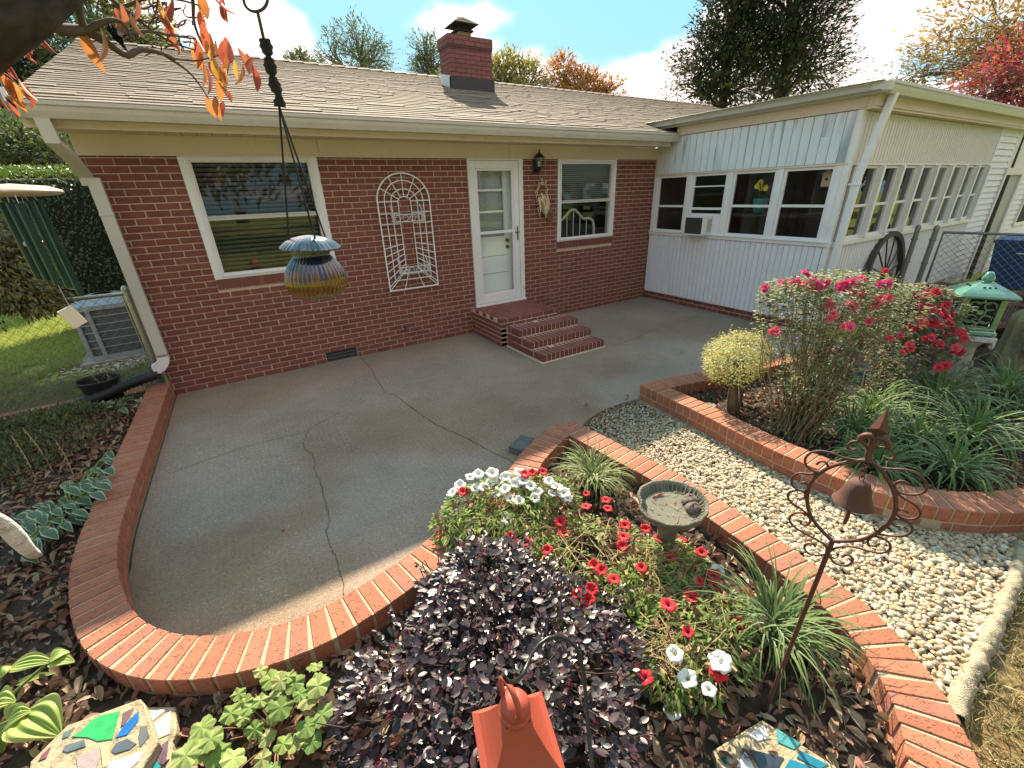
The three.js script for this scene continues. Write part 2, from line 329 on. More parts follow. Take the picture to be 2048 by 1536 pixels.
// ------------------------------------------------------------------ brick house
const COURSE = 0.0677, BRICK = 0.2032, JOINT = 0.0105;
const house = thing('brick_house', 'low red brick house with cream eaves, tan shingle roof and chimney facing the patio', 'house');
const HX0 = -3.04, HX1 = 4.72;
const openings = [[-2.30, 1.225, -0.985, 2.5], [0.94, 0.405, 1.845, 2.5], [2.508, 1.24, 3.744, 2.5], [-1.345, 0, -0.94, 0.142]];
const wall = new THREE.Group();
{
  seeded(11);
  const s = new Shape(); // mortar bed round the openings
  const xs = [...new Set([HX0 + 0.004, HX1, ...openings.flatMap((o) => [o[0], o[2]])])].sort((a, b) => a - b);
  for (let k = 0; k < xs.length - 1; k++) {
    const m = (xs[k] + xs[k + 1]) / 2, o = openings.filter((q) => q[0] < m && q[2] > m).sort((a, b) => a[1] - b[1]);
    let y = -0.12;
    for (const q of o) { if (q[1] > y) s.box(xs[k], y, -0.2, xs[k + 1], q[1], -0.007); y = q[3]; }
    if (y < 2.62) s.box(xs[k], y, -0.2, xs[k + 1], 2.62, -0.007);
  }
  // gable end and the other outer walls
  s.box(HX0 + 0.004, -0.12, -8.6, HX0 + 0.2, 2.62, -0.2); s.box(HX0 + 0.2, -0.12, -8.6, 11.6, 2.62, -8.4); s.box(11.4, -0.12, -8.4, 11.6, 2.62, -0.2); s.box(4.9, -0.12, -0.2, 11.4, 2.62, -0.05);
  s.poly([[HX0 + 0.05, 2.62, -0.1], [HX0 + 0.05, 4.1, -4.3], [HX0 + 0.05, 2.62, -8.5]]);
  const base = s.mesh('wall', M.mortar, house);
  const list = [];
  const lay = (x0, x1, y0, y1, z = 0) => { if (x1 - x0 > 0.018) list.push([x0, x1, y0, y1, z]); };
  for (let k = 0; k < 38; k++) {
    const y0 = k * COURSE + 0.003, y1 = y0 + COURSE - JOINT, off = (k % 2 ? -0.7745 : -0.7745 - BRICK / 2) - 15 * BRICK;
    const cut = openings.filter((o) => o[1] < y1 - 0.02 && o[3] > y0 + 0.02).map((o) => [o[0], o[2]]);
    for (const sill of [[-2.30, -0.985, 1.225], [2.508, 3.744, 1.24]]) if (y1 > sill[2] - 0.112 && y0 < sill[2]) cut.push([sill[0], sill[1]]);
    for (let x = off; x < HX1; x += BRICK) {
      const lx = rn() * 0.003; let seg = [[Math.max(HX0, x + JOINT / 2 + lx), Math.min(HX1, x + BRICK - JOINT / 2 + lx)]];
      for (const [a, b] of cut) seg = seg.flatMap(([p, q]) => (b <= p || a >= q ? [[p, q]] : [[p, Math.min(q, a - 0.004)], [Math.max(p, b + 0.004), q]]));
      for (const [p, q] of seg) lay(p, q, y0, y1);
    }
  }
  for (const [a, b, y] of [[-2.30, -0.985, 1.225], [2.508, 3.744, 1.24]]) { // bricks on edge under the windows
    const n = Math.round((b - a) / 0.0685);
    for (let k = 0; k < n; k++) lay(a + (k * (b - a)) / n + 0.004, a + ((k + 1) * (b - a)) / n - 0.004, y - 0.108, y - 0.012, 0.014);
  }
  for (const q of list) { const p = V((q[0] + q[1]) / 2, (q[2] + q[3]) / 2, 0), d = p.clone().sub(EYE).length(); q.push(((q[1] - q[0]) * (q[3] - q[2]) * (5.9 / d)) / (d * d)); }
  list.sort((a, b) => b[5] - a[5]);
  const many = new Shape(), tones = [[0.205, 0.062, 0.046], [0.22, 0.068, 0.05], [0.188, 0.056, 0.043], [0.198, 0.063, 0.051], [0.232, 0.075, 0.054]];
  list.forEach(([x0, x1, y0, y1, z], k) => {
    const dz = z + rn() * 0.0012;
    if (k < 300) { const b = new Shape(); b.box(x0, y0, dz - 0.09, x1, y1, dz, 0.003); b.mesh('brick', pick(M.wallBrick), base); }
    else many.box(x0, y0, dz - 0.09, x1, y1, dz, 0.003, jit(pick(tones), 0.06));
  });
  many.mesh('brick', M.wallBrickMany, base, 'stuff');
}
part('crawl_vent', M.black, house, (s) => {
  s.box(-1.345, 0.0, -0.06, -0.94, 0.142, -0.05);
  for (const y of [0.002, 0.046, 0.092, 0.13]) s.box(-1.345, y, -0.03, -0.94, y + 0.009, -0.012);
  for (let k = 0; k <= 14; k++) { const x = -1.343 + k * 0.0281; s.box(x, 0.002, -0.034, x + 0.007, 0.14, -0.016); }
}).material = std([0.10, 0.10, 0.10], 0.6);
part('hose_spigot', M.rust, house, (s) => { s.tube([V(-0.232, 0.285, -0.01), V(-0.232, 0.285, 0.05)], 0.013, 8); s.tube([V(-0.232, 0.285, 0.045), V(-0.232, 0.262, 0.062), V(-0.232, 0.25, 0.062)], 0.012, 8); s.tube([V(-0.252, 0.31, 0.05), V(-0.212, 0.31, 0.05)], 0.008, 6); s.tube([V(-0.232, 0.285, 0.045), V(-0.232, 0.312, 0.05)], 0.006, 6); });
// eaves
part('frieze_board', M.cream, house, (s) => { s.box(HX0 - 0.01, 2.468, -0.02, -0.95, 2.634, 0.02, 0.003); s.box(-0.946, 2.468, -0.02, 1.62, 2.634, 0.021, 0.003); s.box(1.624, 2.468, -0.02, HX1 - 0.003, 2.634, 0.02, 0.003); s.box(HX0 - 0.02, 2.45, 0.02, HX1 - 0.003, 2.47, 0.032, 0.003); });
part('fascia_board', M.cream, house, (s) => { s.box(-3.24, 2.622, 0.352, 1.05, 2.79, 0.372, 0.003); s.box(1.054, 2.622, 0.352, 4.60, 2.79, 0.373, 0.003); });
seeded(12);
for (let k = 0; k < 62; k++) { // boards of the soffit
  const x = -3.2 + k * 0.1258;
  if (x + 0.12 > 4.6) break;
  part('soffit_panel', M.cream, house, (s) => s.box(x, 2.634 + rn() * 0.0008, 0.02, x + 0.121, 2.64, 0.352, 0.0015));
}
const gutterProfile = [[0, 0], [0, 0.118], [0.006, 0.118], [0.006, 0.012], [0.085, 0.012], [0.098, 0.055], [0.104, 0.09], [0.112, 0.098], [0.112, 0.112], [0.102, 0.115], [0.102, 0.122], [0.124, 0.122], [0.124, 0.094], [0.113, 0.082], [0.108, 0.05], [0.09, 0]];
const gutterRun = (s, a, b) => s.sweep(gutterProfile, [a, b]);
part('gutter', M.gutter, house, (s) => { gutterRun(s, V(-3.2, 2.684, 0.374), V(4.70, 2.684, 0.374)); s.box(-3.207, 2.684, 0.374, -3.2, 2.806, 0.498); s.box(4.70, 2.684, 0.374, 4.707, 2.806, 0.498); for (const x of [-2.2, -0.6, 1.1, 2.7]) s.box(x, 2.79, 0.38, x + 0.02, 2.797, 0.497); });
// roof
const SLOPE = 0.318, roofY = (z) => 2.815 + (0.44 - z) * SLOPE, RIDGE = -4.2, RX0 = -3.26, RX1 = 11.6;
{
  seeded(13);
  const deck = part('roof', std([0.05, 0.045, 0.04], 0.95), house, (s) => {
    s.poly([[RX0 + 0.01, roofY(0.43) - 0.012, 0.43], [RX1, roofY(0.43) - 0.012, 0.43], [RX1, roofY(RIDGE) - 0.012, RIDGE], [RX0 + 0.01, roofY(RIDGE) - 0.012, RIDGE]]);
    s.poly([[RX0, roofY(RIDGE) - 0.012, RIDGE], [RX1, roofY(RIDGE) - 0.012, RIDGE], [RX1, roofY(0.43), -8.83], [RX0, roofY(0.43), -8.83]]);
    s.poly([[RX0 + 0.01, roofY(0.43) - 0.05, 0.43], [RX1, roofY(0.43) - 0.05, 0.43], [RX1, roofY(RIDGE) - 0.05, RIDGE], [RX0 + 0.01, roofY(RIDGE) - 0.05, RIDGE]]);
  });
  const many = new Shape(), near = [], ang = Math.atan(SLOPE), exp = 0.128, rows = Math.ceil((0.44 - RIDGE) / Math.cos(ang) / exp);
  const tones = [[0.225, 0.175, 0.135], [0.245, 0.195, 0.15], [0.205, 0.163, 0.125], [0.185, 0.145, 0.112], [0.262, 0.212, 0.165]], mats = tones.map((c) => std(c, 0.92, { map: T.shingle }));
  const manyMat = std([1, 1, 1], 0.92, { map: T.shingle, vertexColors: true });
  const all = [];
  for (let r = 0; r < rows; r++) {
    let x = RX0 - rr(0, 0.25);
    while (x < RX1) { const w = pick([0.18, 0.24, 0.3, 0.36, 0.48]), thick = pick([0.010, 0.0105, 0.011, 0.015]); all.push([r, Math.max(RX0, x), Math.min(RX1, x + w - 0.001), thick]); x += w; }
  }
  const key = ([r, x0, x1]) => { const z = 0.45 - r * exp * Math.cos(ang), p = V((x0 + x1) / 2, roofY(z), z); return (x1 - x0) / p.distanceToSquared(EYE) * ((x0 > 4.8) ? 0.4 : 1); };
  all.sort((a, b) => key(b) - key(a));
  all.forEach(([r, x0, x1, th], k) => {
    if (x1 - x0 < 0.02) return;
    const z = 0.455 - r * exp * Math.cos(ang), y = roofY(z), m = new THREE.Matrix4().makeRotationX(ang - 0.066).setPosition(0, y, z);
    const b = (k < 300 ? new Shape() : many), c = k < 300 ? undefined : jit(pick(tones), 0.05);
    b.box(x0, -0.006, -exp * 1.2, x1, th, 0, 0, c, m);
    if (k < 300) b.mesh('shingle', pick(mats), deck);
  });
  many.mesh('shingle', manyMat, deck, 'stuff');
  for (let x = RX0; x < RX1; x += 0.24) if (x < 1.85 || x > 2.9 || true) part('ridge_cap', mats[3], deck, (s) => { const y = roofY(RIDGE) + 0.012; s.poly([[x, y - 0.045, RIDGE + 0.15], [x + 0.235, y - 0.03, RIDGE + 0.15], [x + 0.235, y + 0.022, RIDGE], [x, y + 0.01, RIDGE]]); s.poly([[x, y + 0.01, RIDGE], [x + 0.235, y + 0.022, RIDGE], [x + 0.235, y - 0.03, RIDGE - 0.15], [x, y - 0.045, RIDGE - 0.15]]); s.poly([[x + 0.235, y - 0.045, RIDGE + 0.15], [x + 0.235, y - 0.045, RIDGE - 0.15], [x + 0.235, y + 0.022, RIDGE]]); });
  part('rake_board', M.white, house, (s) => { // white board up the gable edge with its boxed end
    s.poly([[RX0 - 0.002, roofY(0.44) - 0.16, 0.44], [RX0 - 0.002, roofY(0.44) - 0.01, 0.44], [RX0 - 0.002, roofY(RIDGE) - 0.01, RIDGE], [RX0 - 0.002, roofY(RIDGE) - 0.16, RIDGE]]);
    s.box(RX0 - 0.035, 2.80, 0.16, RX0 - 0.003, 2.90, 0.36, 0.004);
  });
}
// chimney
{
  seeded(14);
  const cx0 = 2.01, cx1 = 2.87, cz0 = -2.93, cz1 = -2.5, top = 4.57, ch = part('chimney', M.chimneyMortar, house, (s) => { s.box(cx0 + 0.006, 3.4, cz0 + 0.006, cx1 - 0.006, 4.39, cz1 - 0.006); s.box(cx0 - 0.014, 4.385, cz0 - 0.014, cx1 + 0.014, top - 0.004, cz1 + 0.014); });
  for (let k = 0; k < 15; k++) {
    const y0 = 3.545 + k * COURSE, e = y0 > 4.37 ? 0.02 : 0, y1 = Math.min(top, y0 + COURSE - 0.008), X0 = cx0 - e, X1 = cx1 + e, Z0 = cz0 - e, Z1 = cz1 + e;
    for (let x = X0 - (k % 2 ? 0.1 : 0); x < X1 - 0.01; x += 0.2095) { const a = Math.max(X0, x), b = Math.min(X1, x + 0.2025); if (b - a > 0.02) part('brick', pick(M.chimneyBrick), ch, (s) => s.box(a, y0, Z1 - 0.09, b, y1, Z1 + rn() * 0.003, 0.004)); }
    for (let z = Z1 - 0.092 - (k % 2 ? 0.1 : 0.2); z > Z0 - 0.19; z -= 0.2095) { const a = Math.max(Z0, z), b = Math.min(Z1 - 0.094, z + 0.2025); if (b - a > 0.02) part('brick', pick(M.chimneyBrick), ch, (s) => s.box(X0 + rn() * 0.003, y0, a, X0 + 0.09, y1, b, 0.004)); }
  }
  part('flashing', M.flashing, ch, (s) => s.box(cx0 - 0.012, 3.42, cz1 - 0.05, cx1 + 0.03, 3.945, cz1 + 0.016));
  part('flashing', M.leadFlash, ch, (s) => s.poly([[cx0 - 0.012, 3.70, cz1 + 0.0], [cx0 - 0.012, 3.955, cz1 + 0.0], [cx0 - 0.012, 4.06, cz0], [cx0 - 0.012, 3.80, cz0]]));
  part('flue', std([0.34, 0.22, 0.15], 0.85, { map: T.stone }), ch, (s) => s.box(2.27, 4.55, -2.85, 2.52, 4.66, -2.6, 0.01));
  part('chimney_cap', std([0.02, 0.018, 0.017], 0.95), ch, (s) => {
    const cx = 2.395, cz = -2.725; s.box(cx - 0.16, 4.655, cz - 0.16, cx + 0.16, 4.685, cz + 0.16); for (const [a, b] of [[-1, -1], [1, -1], [1, 1], [-1, 1]]) s.box(cx + a * 0.1 - 0.012, 4.68, cz + b * 0.1 - 0.012, cx + a * 0.1 + 0.012, 4.76, cz + b * 0.1 + 0.012);
    s.box(cx - 0.11, 4.68, cz - 0.11, cx + 0.11, 4.75, cz + 0.11);
    const q = [[-0.24, -0.24], [0.24, -0.24], [0.24, 0.24], [-0.24, 0.24]].map(([a, b]) => [cx + a, 4.755, cz + b]); s.poly(q);
    for (let k = 0; k < 4; k++) s.poly([q[(k + 1) % 4], q[k], [cx + (k === 0 || k === 3 ? -1 : 1) * 0.05, 4.90, cz]]);
    s.poly([q[0], q[1], [cx + 0.05, 4.90, cz], [cx - 0.05, 4.90, cz]].reverse()); s.poly([q[2], q[3], [cx - 0.05, 4.90, cz], [cx + 0.05, 4.90, cz]].reverse());
  });
}
// window and door frames
function rectFrame(s, x0, y0, x1, y1, w, z0, z1, ch = 0.003, wt = w, wb = w) { s.box(x0, y0, z0, x0 + w, y1, z1, ch); s.box(x1 - w, y0, z0, x1, y1, z1, ch); s.box(x0 + w + 0.0005, y1 - wt, z0, x1 - w - 0.0005, y1, z1 - 0.001, ch); s.box(x0 + w + 0.0005, y0, z0, x1 - w - 0.0005, y0 + wb, z1 - 0.001, ch); }
function houseWindow(x0, y0, x1, y1, gx0, gy0, gx1, gy1, rail, blind, slat, drop) {
  const w = part('window', M.white, house, (s) => {
    s.box(x0, y0, -0.05, gx0 - 0.035, y1, 0.016, 0.003); s.box(gx1 + 0.035, y0, -0.05, x1, y1, 0.016, 0.003); s.box(gx0 - 0.0345, gy1 + 0.035, -0.05, gx1 + 0.0345, y1, 0.015, 0.003); s.box(gx0 - 0.0345, y0, -0.05, gx1 + 0.0345, gy0 - 0.035, 0.015, 0.003);
  });
  part('frame', M.white, w, (s) => { rectFrame(s, gx0 - 0.035, gy0 - 0.035, gx1 + 0.035, gy1 + 0.035, 0.018, -0.06, 0.026, 0.002); rectFrame(s, gx0 - 0.018, gy0 - 0.018, gx1 + 0.018, gy1 + 0.018, 0.018, -0.06, 0.006, 0.002); });
  part('meeting_rail', M.gutter, w, (s) => { s.box(gx0, rail - 0.024, -0.05, gx1, rail + 0.002, -0.008, 0.002); s.box(gx0, rail + 0.004, -0.055, gx1, rail + 0.022, -0.016, 0.002); });
  part('pane', M.glass, w, (s) => s.poly([[gx0, rail + 0.02, -0.03], [gx1, rail + 0.02, -0.03], [gx1, gy1, -0.03], [gx0, gy1, -0.03]]));
  part('pane', M.glass, w, (s) => s.poly([[gx0, gy0, -0.024], [gx1, gy0, -0.024], [gx1, rail - 0.022, -0.024], [gx0, rail - 0.022, -0.024]]));
  part('blind', blind, w, (s) => { for (let y = gy1 - 0.02; y > drop; y -= slat) { const m = new THREE.Matrix4().makeRotationX(0.95 + rn() * 0.05).setPosition(0, y, -0.115); s.box(gx0 - 0.01, -slat * 0.52, -0.001, gx1 + 0.01, slat * 0.52, 0.001, 0, undefined, m); } });
  return w;
}
seeded(15);
houseWindow(-2.30, 1.225, -0.985, 2.466, -2.195, 1.285, -1.09, 2.398, 1.86, M.blind, 0.046, 1.29);
houseWindow(2.508, 1.24, 3.744, 2.466, 2.587, 1.295, 3.66, 2.383, 1.842, M.blindPale, 0.03, 1.86);
part('interior', M.room, house, (s) => { // the rooms behind the windows
  for (const [a, b] of [[-2.9, -0.4], [2.2, 4.6]]) { s.poly([[a, 0.4, -2.4], [b, 0.4, -2.4], [b, 2.6, -2.4], [a, 2.6, -2.4]]); s.poly([[a, 0.4, -0.21], [a, 0.4, -2.4], [a, 2.6, -2.4], [a, 2.6, -0.21]]); s.poly([[b, 0.4, -2.4], [b, 0.4, -0.21], [b, 2.6, -0.21], [b, 2.6, -2.4]]); s.poly([[a, 0.5, -0.21], [b, 0.5, -0.21], [b, 0.5, -2.4], [a, 0.5, -2.4]]); s.poly([[a, 2.55, -2.4], [b, 2.55, -2.4], [b, 2.55, -0.21], [a, 2.55, -0.21]]); }
});
{ // iron headboard seen through the small window
  const bed = thing('headboard', 'cream iron bed headboard seen behind the lower pane of the small house window', 'headboard', [2.9, 0, -0.32]);
  const P = (u, v) => onZ(u, v, -0.32).sub(bed.position), m = std([0.62, 0.58, 0.48], 0.45);
  part('top_rail', m, bed, (s) => s.tube(spline([P(1112, 442), P(1122, 440), P(1133, 430), P(1140, 421), P(1150, 420), P(1160, 430), P(1166, 437), P(1176, 436), P(1184, 440), P(1187, 450), P(1187, 472)], 30), 0.024, 8));
  for (const [u, v] of [[1134, 434], [1147, 423], [1160, 434], [1173, 440]]) part('spindle', m, bed, (s) => { const a = P(u, v), b = V(a.x, 0.5, 0); s.tube([a, b], (t) => 0.009 + 0.022 * Math.exp(-(((a.y + (b.y - a.y) * t - 1.36) / 0.04) ** 2)), 8); });
  part('leg', m, bed, (s) => { const a = P(1187, 470); s.tube([a, V(a.x, 0.5, 0)], 0.022, 8); });
}
{ // storm door in front of the panelled house door
  const d = part('door_frame', M.white, house, (s) => { s.box(0.94, 0.405, -0.06, 0.972, 2.466, 0.022, 0.003); s.box(1.772, 0.405, -0.06, 1.845, 2.466, 0.022, 0.003); s.box(0.9725, 2.432, -0.06, 1.7715, 2.466, 0.021, 0.003); s.box(0.93, 0.382, -0.08, 1.855, 0.425, 0.05, 0.004); });
  const st = part('storm_door', M.white, house, (s) => { rectFrame(s, 0.975, 0.432, 1.768, 2.428, 0.085, -0.03, 0.012, 0.004, 0.10, 0.11); rectFrame(s, 1.06, 0.542, 1.683, 2.328, 0.03, -0.03, 0.004, 0.004, 0.03, 0.03); s.box(1.09, 1.452, -0.03, 1.653, 1.492, 0.006, 0.003); });
  part('pane', M.glass, st, (s) => s.poly([[1.09, 0.572, -0.012], [1.653, 0.572, -0.012], [1.653, 1.452, -0.012], [1.09, 1.452, -0.012]]));
  part('pane', M.glass, st, (s) => s.poly([[1.09, 1.492, -0.012], [1.653, 1.492, -0.012], [1.653, 2.298, -0.012], [1.09, 2.298, -0.012]]));
  part('handle', std([0.12, 0.11, 0.10], 0.35, { metalness: 0.6 }), st, (s) => { s.box(1.718, 1.335, 0.012, 1.74, 1.53, 0.022, 0.003); s.tube([V(1.729, 1.45, 0.02), V(1.729, 1.45, 0.055), V(1.665, 1.45, 0.06)], 0.0085, 8); });
  const inner = part('house_door', std([0.83, 0.83, 0.82], 0.45), house, (s) => {
    s.box(1.0, 0.43, -0.16, 1.75, 1.40, -0.12, 0.004); s.box(1.0, 1.40, -0.16, 1.13, 2.40, -0.12); s.box(1.63, 1.40, -0.16, 1.75, 2.40, -0.12); s.box(1.13, 2.32, -0.16, 1.63, 2.40, -0.12);
    for (const y of [2.05, 1.755]) s.box(1.13, y - 0.015, -0.155, 1.63, y + 0.015, -0.122); s.box(1.58, 1.40, -0.155, 1.63, 2.32, -0.1225);
    for (const y of [0.62, 0.845, 1.108]) { s.box(1.13, y, -0.125, 1.62, y + 0.012, -0.1185); }
  });
  part('blind', std([0.55, 0.56, 0.55], 0.6), inner, (s) => { for (let y = 2.31; y > 1.41; y -= 0.021) { const m = new THREE.Matrix4().makeRotationX(0.7).setPosition(0, y, -0.175); s.box(1.13, -0.012, -0.001, 1.6, 0.012, 0.001, 0, undefined, m); } s.poly([[1.1, 1.40, -0.21], [1.65, 1.40, -0.21], [1.65, 2.36, -0.21], [1.1, 2.36, -0.21]]); });
  part('panel_groove', std([0.25, 0.25, 0.25], 0.8), inner, (s) => { for (const y of [0.847, 1.109]) s.box(1.13, y, -0.12, 1.62, y + 0.008, -0.1175); });
  for (const y of [1.33, 1.235]) part('knob', M.black, inner, (s) => s.lathe([[0, 0.055], [0.016, 0.052], [0.026, 0.04], [0.024, 0.026], [0.012, 0.016], [0.012, 0.004], [0.028, 0.003], [0.028, 0]], 14, place([1.61, y, -0.12], [Math.PI / 2, 0, 0])));
}
{ // downspout at the house corner
  const P = [V(-3.10, 2.70, 0.43), V(-3.09, 2.52, 0.43), V(-3.05, 2.42, 0.30), V(-3.03, 2.28, 0.10), V(-3.03, 2.2, 0.09)];
  const rect = (s, pts, w, d) => { const pr = [[-w, -d], [w, -d], [w, d], [-w, d]]; for (let k = 0; k < pts.length - 1; k++) { const a = pts[k], b = pts[k + 1], dir = b.clone().sub(a), up = Math.abs(dir.y) > 0.05; const ax = V(1, 0, 0), t = dir.clone().normalize(), bz = ax.clone().cross(t).normalize(); const dA = pts[k - 1] ? a.clone().sub(pts[k - 1]).normalize().add(t).normalize() : t, dB = pts[k + 2] ? pts[k + 2].clone().sub(b).normalize().add(t).normalize() : t; const nA = V(1, 0, 0).cross(dA).normalize(), nB = V(1, 0, 0).cross(dB).normalize(); for (let j = 0; j < 4; j++) { const p = pr[j], q = pr[(j + 1) % 4], f = (o, n, r) => [o.x + r[0], o.y + n.y * r[1], o.z + n.z * r[1]]; s.poly([f(a, nA, p), f(a, nA, q), f(b, nB, q), f(b, nB, p)]); } } };
  const ds = part('downspout', M.gutter, house, (s) => { rect(s, P, 0.048, 0.034); rect(s, [V(-2.985, 2.26, 0.095), V(-2.985, 0.52, 0.095)].map((q) => q), 0.05, 0.036); s.box(-3.04, 1.93, 0.055, -2.93, 1.955, 0.135, 0.002); });
  part('elbow', M.white, ds, (s) => { const c = V(-3.11, 0.50, 0.11); for (let k = 0; k < 12; k++) { const a0 = k / 12 * 1.5, a1 = (k + 1) / 12 * 1.5, r0 = 0.075, r1 = 0.178, w = k % 2 ? 0.004 : 0; const q = (r, a, z) => [c.x + r * Math.cos(a), c.y - r * Math.sin(a), c.z + z]; for (const z of [-0.04 - w, 0.04 + w]) s.poly(z > 0 ? [q(r0, a0, z), q(r0, a1, z), q(r1 + w, a1, z), q(r1 + w, a0, z)] : [q(r1 + w, a0, z), q(r1 + w, a1, z), q(r0, a1, z), q(r0, a0, z)]); s.poly([q(r1 + w, a0, 0.04 + w), q(r1 + w, a1, 0.04 + w), q(r1 + w, a1, -0.04 - w), q(r1 + w, a0, -0.04 - w)]); s.poly([q(r0, a0, -0.04), q(r0, a1, -0.04), q(r0, a1, 0.04), q(r0, a0, 0.04)]); } });
  const pipe = thing('drain_pipe', 'black corrugated drain pipe running from the white downspout elbow behind the brick kerb', 'drain pipe', [-3.1, 0.32, 0.11]);
  part('pipe', std([0.018, 0.018, 0.018], 0.5), pipe, (s) => { const c = spline([V(0.03, 0, 0), V(-0.2, -0.04, 0.0), V(-0.5, -0.12, 0.03), V(-0.9, -0.18, 0.12), V(-1.3, -0.2, 0.22)], 130); s.tube(c, (t) => 0.058 + 0.006 * Math.sign(Math.sin(t * 130 * Math.PI / 1.0 * 0.5)), 12); });
}
{ // lamp by the door
  const l = thing('wall_lantern', 'black wall lantern with a finial mounted beside the white storm door', 'wall lamp', [2.08, 2.40, 0]);
  part('bracket', M.black, l, (s) => { s.box(-0.055, -0.15, 0, 0.055, 0.08, 0.02, 0.008); s.tube(spline([V(0, -0.08, 0.02), V(0, -0.13, 0.06), V(0, -0.12, 0.10), V(0, -0.07, 0.11)], 10), 0.011, 6); });
  part('cage', M.black, l, (s) => { s.lathe([[0, -0.125], [0.015, -0.11], [0.02, -0.09], [0.05, -0.075], [0.05, -0.06], [0, -0.06]], 8, place([0, 0, 0.11])); for (let k = 0; k < 6; k++) { const a = k / 6 * 6.283; s.tube([V(Math.cos(a) * 0.045, -0.065, 0.11 + Math.sin(a) * 0.045), V(Math.cos(a) * 0.065, 0.065, 0.11 + Math.sin(a) * 0.065)], 0.0045, 5); } });
  part('roof', M.black, l, (s) => s.lathe([[0, 0.17], [0.008, 0.165], [0.014, 0.15], [0.007, 0.137], [0.016, 0.125], [0.03, 0.115], [0.055, 0.09], [0.08, 0.07], [0.08, 0.06], [0, 0.06]], 12, place([0, 0, 0.11])));
  part('glass', M.glass, l, (s) => s.lathe([[0.058, 0.06], [0.042, -0.06]], 12, place([0, 0, 0.11])));
  part('bulb', std([0.85, 0.84, 0.8], 0.3), l, (s) => s.lathe([[0, 0.02], [0.014, 0.008], [0.016, -0.01], [0.01, -0.035], [0.01, -0.06]], 10, place([0, 0, 0.11])));
}
{ // dried arrangement between lamp and small window
  seeded(16);
  const w = thing('wall_wreath', 'straw coloured openwork wall plaque with dried corn husks hanging below the wall lantern', 'wall ornament', [2.17, 1.89, 0.012]);
  const straw = std([0.56, 0.44, 0.30], 0.85), brown = std([0.30, 0.15, 0.09], 0.9);
  part('plaque', straw, w, (s) => { for (let k = 0; k < 26; k++) { const a = k / 26 * 6.283, r = 0.10 + 0.025 * rnd(); const p = V(Math.cos(a) * r * 0.85, 0.02 + Math.sin(a) * r * 1.9, 0.02); s.tube(spline([p, p.clone().add(V(rn() * 0.05, 0.045, 0.03)), p.clone().add(V(rn() * 0.06, rn() * 0.06, 0.02))], 8), 0.008, 5); } });
  for (let k = 0; k < 26; k++) part('husk', k % 5 ? straw : brown, w, (s) => { const x = rr(-0.09, 0.09), y = rr(0.0, 0.1), L = rr(0.14, 0.28); s.grid(2, 5, (u, v) => [x + (u - 0.5) * 0.034 * Math.sin(0.4 + v * 2.5) + rn() * 0.003 + v * 0.03, y - v * L, 0.03 + 0.035 * Math.sin(v * 3) + (u === 0.5 ? 0.008 : 0) + k * 0.0006]); });
  part('dried_tail', brown, w, (s) => { for (let k = 0; k < 34; k++) { const a = rr(0, 6.3); s.tube(spline([V(0.08 + rn() * 0.04, -0.12, 0.02), V(0.14 + Math.cos(a) * 0.07, -0.2 + Math.sin(a) * 0.09, rr(0.02, 0.06)), V(0.18 + Math.cos(a + 1.8) * 0.07, -0.26 + Math.sin(a + 1.8) * 0.08, rr(0.01, 0.05))], 7), 0.005, 4); } });
}
